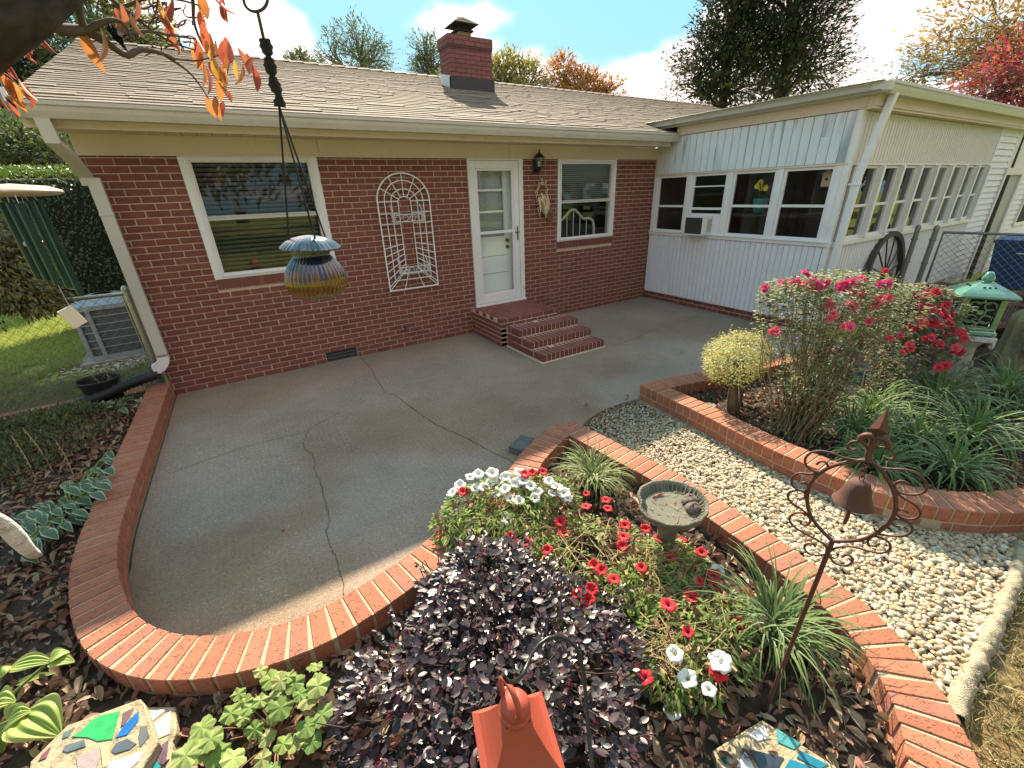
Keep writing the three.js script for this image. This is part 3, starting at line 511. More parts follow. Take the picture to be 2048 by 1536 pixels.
{ // white wire trellis on the wall
  const t = thing('wire_trellis', 'white arched wire trellis with two small baskets hung on the brick wall', 'trellis', [-0.016, 0.83, 0]);
  const P = (x, y, z = 0.03) => V(x, y, z), m = std([0.78, 0.77, 0.74], 0.4);
  const arch = (hw, yb, ys, yt) => { const p = []; for (let k = 0; k <= 1; k++) p.push(P(-hw, mix(yb, ys, k))); for (let k = 1; k < 24; k++) { const a = Math.PI - k / 24 * Math.PI; p.push(P(Math.cos(a) * hw, ys + Math.sin(a) * (yt - ys))); } p.push(P(hw, ys), P(hw, yb)); return p; };
  part('frame', m, t, (s) => { s.tube([...arch(0.35, 0, 1.12, 1.45)], 0.0095, 8); s.tube([P(-0.36, 0), P(0.36, 0)], 0.0095, 8); });
  const ws = [0.26, 0.175, 0.085], bs = [0.13, 0.22, 0.26], ts = [1.365, 1.265, 1.175];
  ws.forEach((w, k) => part('wire', m, t, (s) => { s.tube(arch(w, bs[k], 1.12, ts[k]), 0.0065, 6); if (k < 2) s.tube([P(-w, bs[k]), P(w, bs[k])], 0.0065, 6); }));
  part('wire', m, t, (s) => { // spokes, rungs and the fan at the foot
    for (let k = 1; k < 6; k++) { const a = k / 6 * Math.PI; s.tube([P(Math.cos(a) * 0.085, 1.12 + Math.sin(a) * 0.055), P(Math.cos(a) * 0.35, 1.12 + Math.sin(a) * 0.33)], 0.006, 6); }
    for (const g of [-1, 1]) { for (const y of [1.12, 0.98, 0.85, 0.71]) s.tube([P(g * 0.085, y), P(g * 0.35, y)], 0.006, 6); for (let k = 0; k < 6; k++) { const y = 0.60 - k * 0.065; s.tube([P(g * 0.085, y), P(g * 0.35, y - 0.05 - k * 0.035)], 0.006, 6); } s.tube([P(g * 0.085, 0.26), P(g * 0.35, 0.0)], 0.006, 6); s.tube([P(g * 0.05, 0.26), P(g * 0.14, 0.0)], 0.006, 6); }
  });
  const basket = (y) => part('basket', std([0.60, 0.59, 0.58], 0.45), t, (s) => {
    const w = 0.2, d = 0.12; for (const yy of [y, y + 0.085]) { s.tube([P(-w, yy), P(-w, yy, 0.03 + d), P(w, yy, 0.03 + d), P(w, yy)], 0.006, 6); } for (let k = -2; k <= 2; k++) s.tube([P(k * 0.09, y), P(k * 0.09, y, 0.03 + d)], 0.004, 5);
    for (const g of [-1, 1]) { s.tube([P(g * w, y, 0.03 + d), P(g * w, y + 0.085, 0.03 + d)], 0.006, 6); s.tube(spline([P(g * w, y + 0.085, 0.03 + d), P(g * w, y + 0.12, 0.10), P(g * w, y + 0.2, 0.035)], 10), 0.006, 5); for (const zz of [0.06, 0.09, 0.12]) s.tube(spline([P(g * w, y, zz), P(g * w, y + 0.04, zz + 0.015), P(g * w, y + 0.085, zz)], 6), 0.005, 5); }
    for (let k = 0; k < 4; k++) { const x = -0.15 + k * 0.1, p = []; for (let j = 0; j <= 14; j++) p.push(P(x + Math.cos(j / 14 * 6.283) * 0.036, y + 0.042 + Math.sin(j / 14 * 6.283) * 0.036, 0.03 + d)); s.tube(p, 0.004, 5); }
  });
  basket(0.88); basket(0.225);
}
// ------------------------------------------------------------------ brick steps
{
  seeded(21);
  const st = thing('brick_steps', 'dark red brick stoop with three brick steps below the storm door', 'steps');
  const X0 = 0.875, X1 = 1.845, S0 = 0.965, S1 = 2.0, sets = [[0.395, 0, 0.88], [0.295, 0.88, 1.18], [0.197, 1.18, 1.46], [0.1, 1.46, 1.74]];
  part('core', M.mortar, st, (s) => { s.box(X0 - 0.005, -0.05, 0.002, X1 + 0.005, 0.391, 0.875); s.box(S0 - 0.001, -0.05, 0.874, S1 + 0.001, 0.290, 1.1785); s.box(S0 - 0.0017, -0.05, 1.179, S1 + 0.0017, 0.192, 1.4585); s.box(S0 - 0.0024, -0.05, 1.459, S1 + 0.0024, 0.095, 1.7385); s.box(S0 - 0.035, -0.02, 0.882, S1 + 0.03, 0.012, 1.762, 0.006); });
  const B = (a, b, c, d, e, f) => part('brick', pick(M.stepBrick), st, (s) => s.box(a, b, c, d, e, f, 0.005));
  for (let r = 0; r < 8; r++) for (let x = X0 - (r % 2 ? 0.1 : 0); x < X1; x += 0.2045) { const a = Math.max(X0 - 0.012, x), b = Math.min(X1 + 0.012, x + 0.1995); if (b - a > 0.03) B(a, 0.338, 0.005 + r * 0.11, b, 0.395 + rn() * 0.002, 0.109 + r * 0.11); }      // paving on the stoop
  for (let k = 0; k < 5; k++) { const y = 0.270 - k * COURSE; for (const [xa, xb] of [[X0 - 0.012, X0 + 0.08], [X1 - 0.08, X1 + 0.012]]) for (let z = k % 2 ? -0.1 : 0; z < 0.87; z += 0.2045) { const a = Math.max(0.004, z), b = Math.min(0.875, z + 0.196); if (b - a > 0.03) B(xa, y, a, xb, y + 0.058, b); } }
  for (let x = X0; x < X1 - 0.02; x += 0.2045) { const b = Math.min(X1, x + 0.197); B(x, 0.27, 0.79, b, 0.328, 0.879 + rn() * 0.002); }
  for (let k = 1; k < 4; k++) { // bricks on edge along each step
    const [y, z0, z1] = sets[k], n = 15, w = (S1 - S0 + 0.02) / n;
    for (let j = 0; j < n; j++) B(S0 - 0.01 + j * w + 0.0045, y - 0.092, z1 - 0.205, S0 - 0.01 + (j + 1) * w - 0.0045, y + rn() * 0.002, z1 + 0.004 + rn() * 0.003);
    for (let j = 0; j < n; j++) B(S0 - 0.01 + j * w + 0.0045, y - 0.092, z0 + 0.006, S0 - 0.01 + (j + 1) * w - 0.0045, y - 0.004 + rn() * 0.002, z1 - 0.214);
    for (let zz = 0.885; zz + 0.062 < z1 - 0.2; zz += 0.069) if (k > 1) for (const xa of [S0 - 0.012, S1 - 0.08]) B(xa, y - 0.092, zz, xa + 0.09, y - 0.006, zz + 0.0595);
  }
}

// ------------------------------------------------------------------ sunroom
{
  seeded(31);
  const room = thing('sunroom', 'white sunroom wing with a long row of windows, ribbed siding and flat gutter roof', 'sunroom');
  const FX = HX1, FZ = 3.06, X2 = 10.15;
  const siding = (name, mat, a, b, y0, y1, pitch, face, tilt = 0) => { // ribbed boards along one face
    const L = face === 'x' ? b - a : b - a, n = Math.round(L / pitch), w = L / n;
    for (let k = 0; k < n; k++) part(name, mat, room, (s) => {
      const o = rn() * 0.0015, q0 = a + k * w, q1 = q0 + w - 0.005;
      if (face === 'x') { s.box(FX - 0.012 - o, y0, q0, FX + 0.01, y1, q1, 0.003); s.box(FX - 0.022 - o, y0 + 0.002, q1 - 0.012, FX - 0.008, y1 - 0.002, q1 + 0.003, 0.004); }
      else { s.box(q0, y0, FZ - 0.01, q1, y1, FZ + 0.012 + o, 0.003); s.box(q1 - 0.012, y0 + 0.002, FZ + 0.008, q1 + 0.003, y1 - 0.002, FZ + 0.02 + o, 0.004); }
    });
  };
  // face towards the patio (its plane looks to -x)
  siding('siding_board', M.stained, 0.30, FZ - 0.03, 2.215, 2.775, 0.125, 'x');
  siding('siding_board', M.fineSiding, 0.003, 0.298, 2.215, 2.775, 0.06, 'x');
  siding('siding_board', M.siding, 0.003, FZ - 0.06, 0.145, 1.195, 0.083, 'x');
  part('frieze', M.cream, room, (s) => { s.box(FX - 0.03, 2.782, 0.40, FX + 0.05, 2.91, FZ + 0.03, 0.003); s.box(FX - 0.02, 2.185, 0.003, FX + 0.02, 2.212, FZ - 0.005, 0.003); });
  part('sill_board', M.white, room, (s) => { s.box(FX - 0.035, 1.20, 0.003, FX + 0.02, 1.262, FZ - 0.005, 0.004); s.box(FX - 0.055, 1.252, 0.003, FX - 0.0, 1.268, FZ - 0.006, 0.003); });
  part('corner_post', M.white, room, (s) => s.box(FX - 0.016, 0.10, FZ - 0.055, FX + 0.06, 2.78, FZ + 0.016, 0.004)); part('corner_post', M.white, room, (s) => s.box(X2 - 0.03, 0.10, FZ - 0.01, X2 + 0.03, 2.78, FZ + 0.03, 0.003)); part('mullion', M.white, room, (s) => s.box(FX + 0.15, 1.27, FZ - 0.02, FX + 0.26, 2.18, FZ + 0.012, 0.003));
  const posts = [0.003, 0.76, 1.475, 2.235, 2.97];
  for (const [za, zb] of [[0.003, 0.085], [0.715, 0.805], [1.44, 1.53], [2.19, 2.28], [2.925, FZ - 0.056]]) part('mullion', M.white, room, (s) => s.box(FX - 0.014, 1.262, za, FX + 0.04, 2.185, zb, 0.003));
  const sash = (face, a, b, y0, y1, rail, lower = true) => {
    const bx = (s, q0, p0, q1, p1, d0, d1, ch) => (face === 'x' ? s.box(FX - d1, p0, q0, FX - d0, p1, q1, ch) : s.box(q0, p0, FZ + d0, q1, p1, FZ + d1, ch));
    const w = part('window', M.white, room, (s) => { bx(s, a, y0, a + 0.035, y1, -0.04, 0.0, 0.003); bx(s, b - 0.035, y0, b, y1, -0.04, 0.0, 0.003); bx(s, a + 0.0355, y1 - 0.035, b - 0.0355, y1, -0.04, -0.001, 0.003); bx(s, a + 0.0355, y0, b - 0.0355, y0 + 0.04, -0.04, -0.001, 0.003); });
    part('rail', M.white, w, (s) => bx(s, a + 0.0355, rail - 0.02, b - 0.0355, rail + 0.016, -0.035, -0.003, 0.003));
    const pane = (p0, p1, d) => part('pane', M.glass, w, (s) => s.poly(face === 'x' ? [[FX + d, p0, a + 0.03], [FX + d, p0, b - 0.03], [FX + d, p1, b - 0.03], [FX + d, p1, a + 0.03]] : [[a + 0.03, p0, FZ - d], [b - 0.03, p0, FZ - d], [b - 0.03, p1, FZ - d], [a + 0.03, p1, FZ - d]]));
    pane(rail + 0.01, y1 - 0.03, 0.026); if (lower) pane(y0 + 0.03, rail - 0.014, 0.018);
    return w;
  };
  sash('x', 0.087, 0.714, 1.263, 2.184, 1.695); sash('x', 1.532, 2.189, 1.263, 2.184, 1.705); sash('x', 2.282, 2.924, 1.263, 2.184, 1.71);
  { const w = sash('x', 0.806, 1.439, 1.263, 2.184, 1.66, false); part('rail', M.white, w, (s) => { s.box(FX - 0.006, 1.985, 0.845, FX + 0.03, 2.005, 1.40, 0.003); s.box(FX - 0.004, 1.545, 0.845, FX + 0.03, 1.585, 1.40, 0.003); }); part('pane', M.glass, w, (s) => s.poly([[FX + 0.02, 1.585, 0.845], [FX + 0.02, 1.585, 1.40], [FX + 0.02, 1.645, 1.40], [FX + 0.02, 1.645, 0.845]])); part('filler_panel', M.siding, w, (s) => s.box(FX - 0.004, 1.30, 1.275, FX + 0.02, 1.545, 1.405, 0.003)); }
  // face along the garden (its plane looks to +z)
  siding('siding_board', M.fineSiding, FX + 0.062, X2 - 0.03, 2.21, 2.765, 0.09, 'z');
  siding('siding_board', M.siding, FX + 0.062, X2 - 0.03, 0.12, 1.19, 0.09, 'z');
  part('sill_board', M.white, room, (s) => { s.box(FX + 0.062, 1.195, FZ - 0.02, X2 - 0.031, 1.26, FZ + 0.04, 0.004); s.box(FX + 0.062, 2.182, FZ - 0.02, X2 - 0.031, 2.208, FZ + 0.022, 0.003); });
  const wx = [4.98, 5.62, 6.27, 6.92, 7.57, 8.22, 8.87, 9.50, 10.12];
  for (let k = 0; k < 8; k++) { sash('z', wx[k] + 0.035, wx[k + 1] - 0.035, 1.262, 2.18, 1.69); part('mullion', M.white, room, (s) => s.box(wx[k + 1] - 0.034, 1.261, FZ - 0.03, wx[k + 1] + 0.034, 2.181, FZ + 0.06, 0.004)); }
  part('mullion', M.white, room, (s) => s.box(wx[0] - 0.034, 1.261, FZ - 0.03, wx[0] + 0.034, 2.181, FZ + 0.05, 0.004));
  part('frieze', M.cream, room, (s) => { s.box(FX - 0.03, 2.77, FZ + 0.001, 16.5, 2.795, FZ + 0.12, 0.003); s.box(FX - 0.03, 2.796, FZ + 0.04, 16.5, 2.94, FZ + 0.13, 0.003); s.box(FX - 0.03, 2.79, FZ + 0.032, FX + 0.1, 2.92, FZ + 0.039, 0.001); });
  // roof, gutters, downspout
  part('roof', M.gutter, room, (s) => { s.poly([[4.50, 3.02, -0.75], [4.50, 3.02, FZ + 0.2], [16.6, 3.02, FZ + 0.2], [16.6, 3.02, -0.75]]); s.poly([[4.50, 2.93, FZ + 0.2], [4.50, 2.93, -0.75], [16.6, 2.93, -0.75], [16.6, 2.93, FZ + 0.2]]); s.box(4.585, 2.90, -0.70, 4.61, 3.015, 0.44, 0.003); s.box(4.555, 3.005, -0.74, 4.6, 3.03, FZ + 0.14, 0.003); s.box(4.56, 3.005, FZ + 0.141, 16.6, 3.03, FZ + 0.185, 0.003); });
  part('gutter', M.gutter, room, (s) => {
    s.sweep(gutterProfile, [V(FX - 0.03, 2.905, 0.43), V(FX - 0.03, 2.905, FZ + 0.131)].map((q) => q)); s.box(FX - 0.155, 2.905, 0.422, FX - 0.03, 3.026, 0.43);
    s.sweep(gutterProfile, [V(FX - 0.03, 2.905, FZ + 0.131), V(16.5, 2.905, FZ + 0.131)]);
    s.box(FX - 0.156, 2.903, FZ + 0.06, FX - 0.02, 3.028, FZ + 0.258, 0.02); });
  const down = (s, a, b, w, d) => { const q = (p, i, j) => [p.x + i * w, p.y, p.z + j * d]; const c = [[-1, -1], [1, -1], [1, 1], [-1, 1]]; for (let k = 0; k < 4; k++) { const e = c[k], f = c[(k + 1) % 4]; s.poly([q(a, ...f), q(a, ...e), q(b, ...e), q(b, ...f)].reverse()); } };
  part('downspout', M.siding, room, (s) => { const A = V(4.90, 2.92, FZ + 0.2), B = V(4.80, 2.05, FZ + 0.10), C = V(4.785, 0.15, FZ + 0.07); down(s, A, B, 0.042, 0.032); down(s, B, C, 0.043, 0.033); s.box(4.745, 1.95, FZ + 0.03, 4.84, 1.975, FZ + 0.14, 0.003); });
  const base = part('base_wall', M.mortar, room, (s) => { s.box(FX + 0.02, -0.1, 0.0, FX + 0.2, 0.145, FZ - 0.01); s.box(FX + 0.02, -0.1, FZ - 0.2, X2, 0.12, FZ - 0.012); });
  for (let k = 0; k < 2; k++) for (let z = k ? -0.1 : 0; z < FZ - 0.02; z += BRICK) { const a = Math.max(0.004, z), b = Math.min(FZ - 0.015, z + BRICK - 0.01); if (b - a > 0.03) part('brick', pick(M.stepBrick), base, (s) => s.box(FX + 0.012, 0.004 + k * COURSE, a, FX + 0.1, 0.06 + k * COURSE, b, 0.003)); }
  part('interior', M.room, room, (s) => { s.poly([[8, 0.1, 0.1], [8, 0.1, 2.9], [8, 2.7, 2.9], [8, 2.7, 0.1]].reverse()); s.poly([[4.9, 0.12, 0.05], [16, 0.12, 0.05], [16, 2.7, 0.05], [4.9, 2.7, 0.05]]); s.poly([[4.76, 0.2, 0.05], [4.76, 0.2, 3.0], [10.1, 0.2, 3.0], [10.1, 0.2, 0.05]]); s.poly([[4.74, 2.74, 0.05], [10.1, 2.74, 0.05], [10.1, 2.74, 3.0], [4.74, 2.74, 3.0]]); s.box(4.75, 0.2, 0.05, 4.79, 1.15, 3.0); s.box(4.9, 0.2, 2.98, 10.1, 1.15, 3.02); s.box(4.75, 2.25, 0.05, 4.79, 2.74, 3.0); s.box(4.9, 2.25, 2.98, 10.1, 2.74, 3.02); });
  // things that show through the panes
  const ac = thing('window_air_conditioner', 'white window air conditioner with dark grille projecting from the sunroom window', 'air conditioner', [4.5, 1.26, 1.08]);
  part('housing', M.white, ac, (s) => { rect3(s); });
  function rect3(s) { s.box(0, 0, -0.175, 0.27, 0.018, 0.19, 0.004); s.box(0, 0.27, -0.175, 0.27, 0.29, 0.19, 0.004); s.box(0, 0.0185, -0.175, 0.27, 0.2695, -0.155, 0.003); s.box(0, 0.0185, 0.17, 0.27, 0.2695, 0.19, 0.003); s.box(0.02, 0.018, -0.156, 0.27, 0.27, 0.171); s.box(-0.008, 0.272, 0.0, 0.01, 0.284, 0.03); }
  part('grille', std([0.055, 0.055, 0.05], 0.6), ac, (s) => { s.box(0.008, 0.02, -0.154, 0.019, 0.268, 0.169); for (let k = 0; k < 15; k++) s.box(0.0, 0.025 + k * 0.0162, -0.153, 0.008, 0.031 + k * 0.0162, 0.168); });
  part('side_vent', std([0.42, 0.39, 0.32], 0.6), ac, (s) => s.box(0.11, 0.04, 0.188, 0.25, 0.25, 0.1935, 0.002));
  const bh = thing('wooden_birdhouse', 'pale wooden birdhouse hanging inside the sunroom corner window', 'birdhouse', onX(1658, 355, 4.95)); const wood = std([0.55, 0.40, 0.24], 0.8, { map: T.wood });
  part('box', wood, bh, (s) => s.box(-0.05, -0.11, -0.06, 0.05, 0.05, 0.06, 0.003)); part('roof', wood, bh, (s) => { s.poly([[-0.07, 0.04, -0.09], [-0.07, 0.12, 0], [0.07, 0.12, 0], [0.07, 0.04, -0.09]].reverse()); s.poly([[-0.07, 0.12, 0], [-0.07, 0.04, 0.09], [0.07, 0.04, 0.09], [0.07, 0.12, 0]].reverse()); s.poly([[-0.05, 0.05, -0.06], [-0.05, 0.05, 0.06], [-0.05, 0.11, 0]]); }); part('entry_hole', M.dark, bh, (s) => s.lathe([[0, 0.002], [0.018, 0.002], [0.018, 0]], 14, place([-0.05, -0.02, 0], [0, 0, Math.PI / 2])));
  const pl = thing('potted_daffodils', 'yellow flowers in a teal pot on the sunroom sill behind the third window', 'potted plant', [5.0, 1.60, 1.86]);
  part('pot', std([0.02, 0.20, 0.20], 0.3), pl, (s) => s.lathe([[0, 0], [0.07, 0], [0.10, 0.12], [0.11, 0.2], [0.10, 0.2], [0.08, 0.17], [0, 0.16]], 16)); part('foliage', M.leaf, pl, (s) => { for (let k = 0; k < 40; k++) { const a = rr(0, 6.3), r = rr(0.03, 0.14), h = rr(0.1, 0.3); s.grid(1, 3, (u, v) => [Math.cos(a) * r * v + (u - 0.5) * 0.02, 0.17 + h * v, Math.sin(a) * r * v], jit([0.04, 0.14, 0.04], 0.2)); } });
  for (let k = 0; k < 7; k++) part('flower', std([0.75, 0.55, 0.06], 0.7), pl, (s) => { const c = [rr(-0.06, 0.06), 0.4 + rr(-0.07, 0.07), rr(-0.09, 0.09)]; for (let j = 0; j < 6; j++) { const a = j / 6 * 6.283; s.grid(1, 2, (u, v) => [c[0] - 0.02 - 0.02 * v, c[1] + Math.sin(a) * 0.04 * v + (u - 0.5) * 0.03 * Math.cos(a), c[2] + Math.cos(a) * 0.04 * v - (u - 0.5) * 0.03 * Math.sin(a)]); } });
  part('inner_shelf', M.dark, room, (s) => { s.box(4.85, 1.55, 0.3, 5.15, 1.59, 2.9); s.box(4.85, 1.15, 0.3, 5.15, 1.18, 2.9); s.box(5.6, 0.2, 2.2, 6.4, 1.9, 2.3); });
}
// ------------------------------------------------------------------ garage wing with clapboards
{
  seeded(32);
  const g = thing('garage', 'white clapboard garage wing beyond the sunroom with a recessed side door', 'garage');
  part('wall', M.siding, g, (s) => { s.box(10.181, -0.1, 2.9, 16.5, 2.77, 3.055); s.box(16.4, -0.1, -4, 16.5, 2.95, 2.9); });
  for (let k = 0; k < 25; k++) { const y = 0.12 + k * 0.106; for (const [a, b] of [[10.185, 11.28], [12.62, 16.48]]) part('clapboard', M.siding, g, (s) => { const o = rn() * 0.002; s.poly([[a, y, 3.082 + o], [b, y, 3.082 + o], [b, y + 0.108, 3.058], [a, y + 0.108, 3.058]]); s.poly([[a, y, 3.056], [b, y, 3.056], [b, y, 3.082 + o], [a, y, 3.082 + o]]); }); }
  part('door_trim', M.fineSiding, g, (s) => { s.box(11.28, -0.1, 3.03, 11.40, 2.0, 3.10, 0.004); s.box(12.5, -0.1, 3.03, 12.62, 2.0, 3.10, 0.004); s.box(11.28, 2.0, 3.03, 12.62, 2.13, 3.102, 0.004); s.box(11.28, 2.13, 3.056, 12.62, 2.77, 3.07); });
  part('door', std([0.40, 0.38, 0.36], 0.6), g, (s) => s.box(11.4, -0.1, 3.0, 12.5, 2.0, 3.058));
  part('window', M.white, g, (s) => { rectFrame(s, 13.5, 0.9, 14.6, 2.0, 0.07, 3.05, 3.11); }); part('pane', M.dark, g, (s) => s.box(13.57, 0.97, 3.05, 14.53, 1.93, 3.09));
}
// ------------------------------------------------------------------ patio slab
const KERB = 0.17;
const kerbInner = [[-3.02, 0.0], [-3.03, 0.6], [-3.04, 1.2], [-3.055, 1.8], [-3.065, 2.3], [-3.07, 2.6], [-3.06, 2.9], [-3.02, 3.18], [-2.95, 3.45], [-2.885, 3.62], [-2.80, 3.76], [-2.70, 3.87], [-2.57, 3.965], [-2.44, 4.03], [-2.28, 4.085], [-2.1, 4.105], [-1.93, 4.085], [-1.76, 4.05], [-1.6, 4.01], [-1.4, 3.93], [-1.15, 3.82], [-0.92, 3.73], [-0.71, 3.635], [-0.54, 3.52], [-0.254, 3.38], [-0.10, 3.32], [-0.02, 3.29]].map(([x, z]) => V(x, 0, z));
const kerbB = [[0.115, 3.34], [0.148, 3.6], [0.177, 3.881], [0.206, 4.127], [0.225, 4.35], [0.222, 4.61], [0.206, 4.908], [0.18, 5.13], [0.145, 5.323], [0.125, 5.465], [0.105, 5.546], [0.075, 5.62], [0.035, 5.70], [-0.012, 5.778], [-0.075, 5.848], [-0.136, 5.913], [-0.2, 5.964], [-0.265, 6.009], [-0.36, 6.06], [-0.55, 6.14]].map(([x, z]) => V(x, 0, z));
const kerbC = [[1.15, 3.17], [1.135, 3.4], [1.125, 3.68], [1.108, 3.95], [1.075, 4.22], [1.055, 4.45], [1.05, 4.68], [1.058, 4.9], [1.075, 5.1], [1.115, 5.27], [1.205, 5.455], [1.377, 5.64], [1.6, 5.79], [1.9, 5.93], [2.4, 6.1]].map(([x, z]) => V(x, 0, z));
const kerbD = [[1.36, 3.19], [1.54, 3.225], [1.947, 3.32], [2.5, 3.44], [3.2, 3.56], [3.9, 3.66]].map(([x, z]) => V(x, 0, z));
{
  const inner = new THREE.CatmullRomCurve3(kerbInner, false, 'centripetal').getSpacedPoints(90), sh = new THREE.Shape();
  sh.moveTo(4.74, 0); sh.lineTo(4.74, -3.78); sh.lineTo(3.9, -3.78); for (const q of [...kerbD].reverse()) sh.lineTo(q.x, -(q.z + 0.1));
  sh.lineTo(1.25, -3.25); sh.lineTo(1.168, -3.167); sh.quadraticCurveTo(0.62, -3.02, 0.12, -3.36); sh.lineTo(0.0, -3.36);
  for (const q of inner.reverse()) sh.lineTo(q.x - (q.x < -2.5 && q.z < 3 ? -0.012 : 0) , -(q.z + (q.z > 3 ? 0.06 : 0)));
  sh.lineTo(-3.02, 0);
  const g = new THREE.ExtrudeGeometry(sh, { depth: 0.1, bevelEnabled: false }); g.rotateX(-Math.PI / 2); g.translate(0, -0.1, 0);
  const W = 2048, H = 1230; // exposed-aggregate concrete, 8 m x 4.8 m
  const map = texture(W, H, (u, v) => {
    const x = -3.2 + u * 8, z = 4.3 - v * 4.8; let k = 0.80 + 0.42 * (fbm(x * 1.1, 3, z * 1.1, 4) - 0.5) + 0.16 * (fbm(x * 7, 9, z * 7, 3) - 0.5);
    const g1 = noise3(x * 230, 1, z * 230), g2 = noise3(x * 120, 7, z * 120), g3 = noise3(x * 240, 4, z * 240);
    k *= 0.72 + 0.56 * g3; k += 0.85 * smooth(0.82, 0.95, g1) * (0.4 + 1.0 * noise3(x * 1.7, 5, z * 1.7)) - 0.16 * smooth(0.70, 0.9, g2);
    const wear = smooth(0.46, 0.66, fbm(x * 0.8 + 4, 2, z * 0.9 + 1, 4)), ring = Math.exp(-(((Math.hypot((x + 2.42) * 1.0, (z - 3.28) * 1.25) - 0.2) / 0.03) ** 2)) * 0.10 * noise3(x * 9, 3, z * 9);
    const warm = 0.45 + 0.55 * smooth(1.2, 3.4, z); k *= 1 - 0.33 * wear * warm; k += ring;
    const edge = smooth(0.35, 0.0, z) * 0.10; k -= edge * noise3(x * 3, 8, z * 6);
    return [0.33 * k * (1 + 0.13 * wear * warm), 0.262 * k, 0.205 * k * (1 - 0.16 * wear * warm)];
  }, true, 1);
  map.wrapS = map.wrapT = THREE.ClampToEdgeWrapping; map.repeat.set(1 / 8, 1 / 4.8); map.offset.set(3.2 / 8, 4.3 / 4.8);
  const uv = g.attributes.uv, pos = g.attributes.position; for (let k = 0; k < pos.count; k++) uv.setXY(k, pos.getX(k), -pos.getZ(k));
  const patio = put('patio', g, std([1, 1, 1], 0.82, { map, bumpMap: T.grit, bumpScale: 0.0025 })); tag(patio, null, null, null, 'structure');
  seeded(33);
  const crack = (pts, w) => part('crack', M.crack ??= std([0.07, 0.05, 0.036], 0.95), patio, (s) => { // a ragged open joint a few millimetres wide
    const p = []; pts.forEach((q, k) => { if (k) for (let j = 1; j <= 5; j++) { const t = j / 5, a = pts[k - 1]; p.push([mix(a[0], q[0], t) + rn() * 0.014, mix(a[1], q[1], t) + rn() * 0.014]); } else p.push(q); });
    for (let k = 0; k < p.length - 1; k++) { const a = p[k], b = p[k + 1], dx = b[0] - a[0], dz = b[1] - a[1], l = Math.hypot(dx, dz) || 1, f = (t) => w * (0.55 + 0.75 * noise3(t * 0.6, w * 1000, 2)) / 2, wa = f(k), wb = f(k + 1), nx = -dz / l, nz = dx / l; s.poly([[a[0] + nx * wa, 0.004, a[1] + nz * wa], [b[0] + nx * wb, 0.004, b[1] + nz * wb], [b[0] - nx * wb, 0.004, b[1] - nz * wb], [a[0] - nx * wa, 0.004, a[1] - nz * wa]]); }
  });
  crack([[-0.919, 0.03], [-0.924, 0.294], [-0.919, 0.52], [-0.956, 0.84], [-0.969, 1.199], [-0.999, 1.396], [-0.917, 1.535], [-0.899, 1.702], [-0.876, 1.935], [-0.846, 2.184], [-0.807, 2.41], [-0.735, 2.655], [-0.662, 2.867], [-0.628, 3.041], [-0.57, 3.241], [-0.515, 3.42]], 0.005);
  crack([[-2.912, 1.901], [-2.724, 1.859], [-2.464, 1.805], [-2.164, 1.81], [-1.934, 1.842], [-1.865, 1.823], [-1.788, 1.761], [-1.63, 1.663], [-1.522, 1.609]], 0.0035);
  crack([[-1.857, 1.829], [-1.929, 2.028], [-1.945, 2.168], [-1.892, 2.281], [-1.914, 2.591], [-1.906, 2.83], [-1.928, 3.089], [-1.935, 3.268], [-1.972, 3.329], [-1.976, 3.486], [-1.965, 3.616], [-1.974, 3.769], [-1.988, 4.0]], 0.0042);
  crack([[4.72, 1.46], [4.608, 1.477], [3.994, 1.591], [3.505, 1.641], [3.061, 1.629], [2.677, 1.735], [2.1, 1.79]], 0.0045);
}
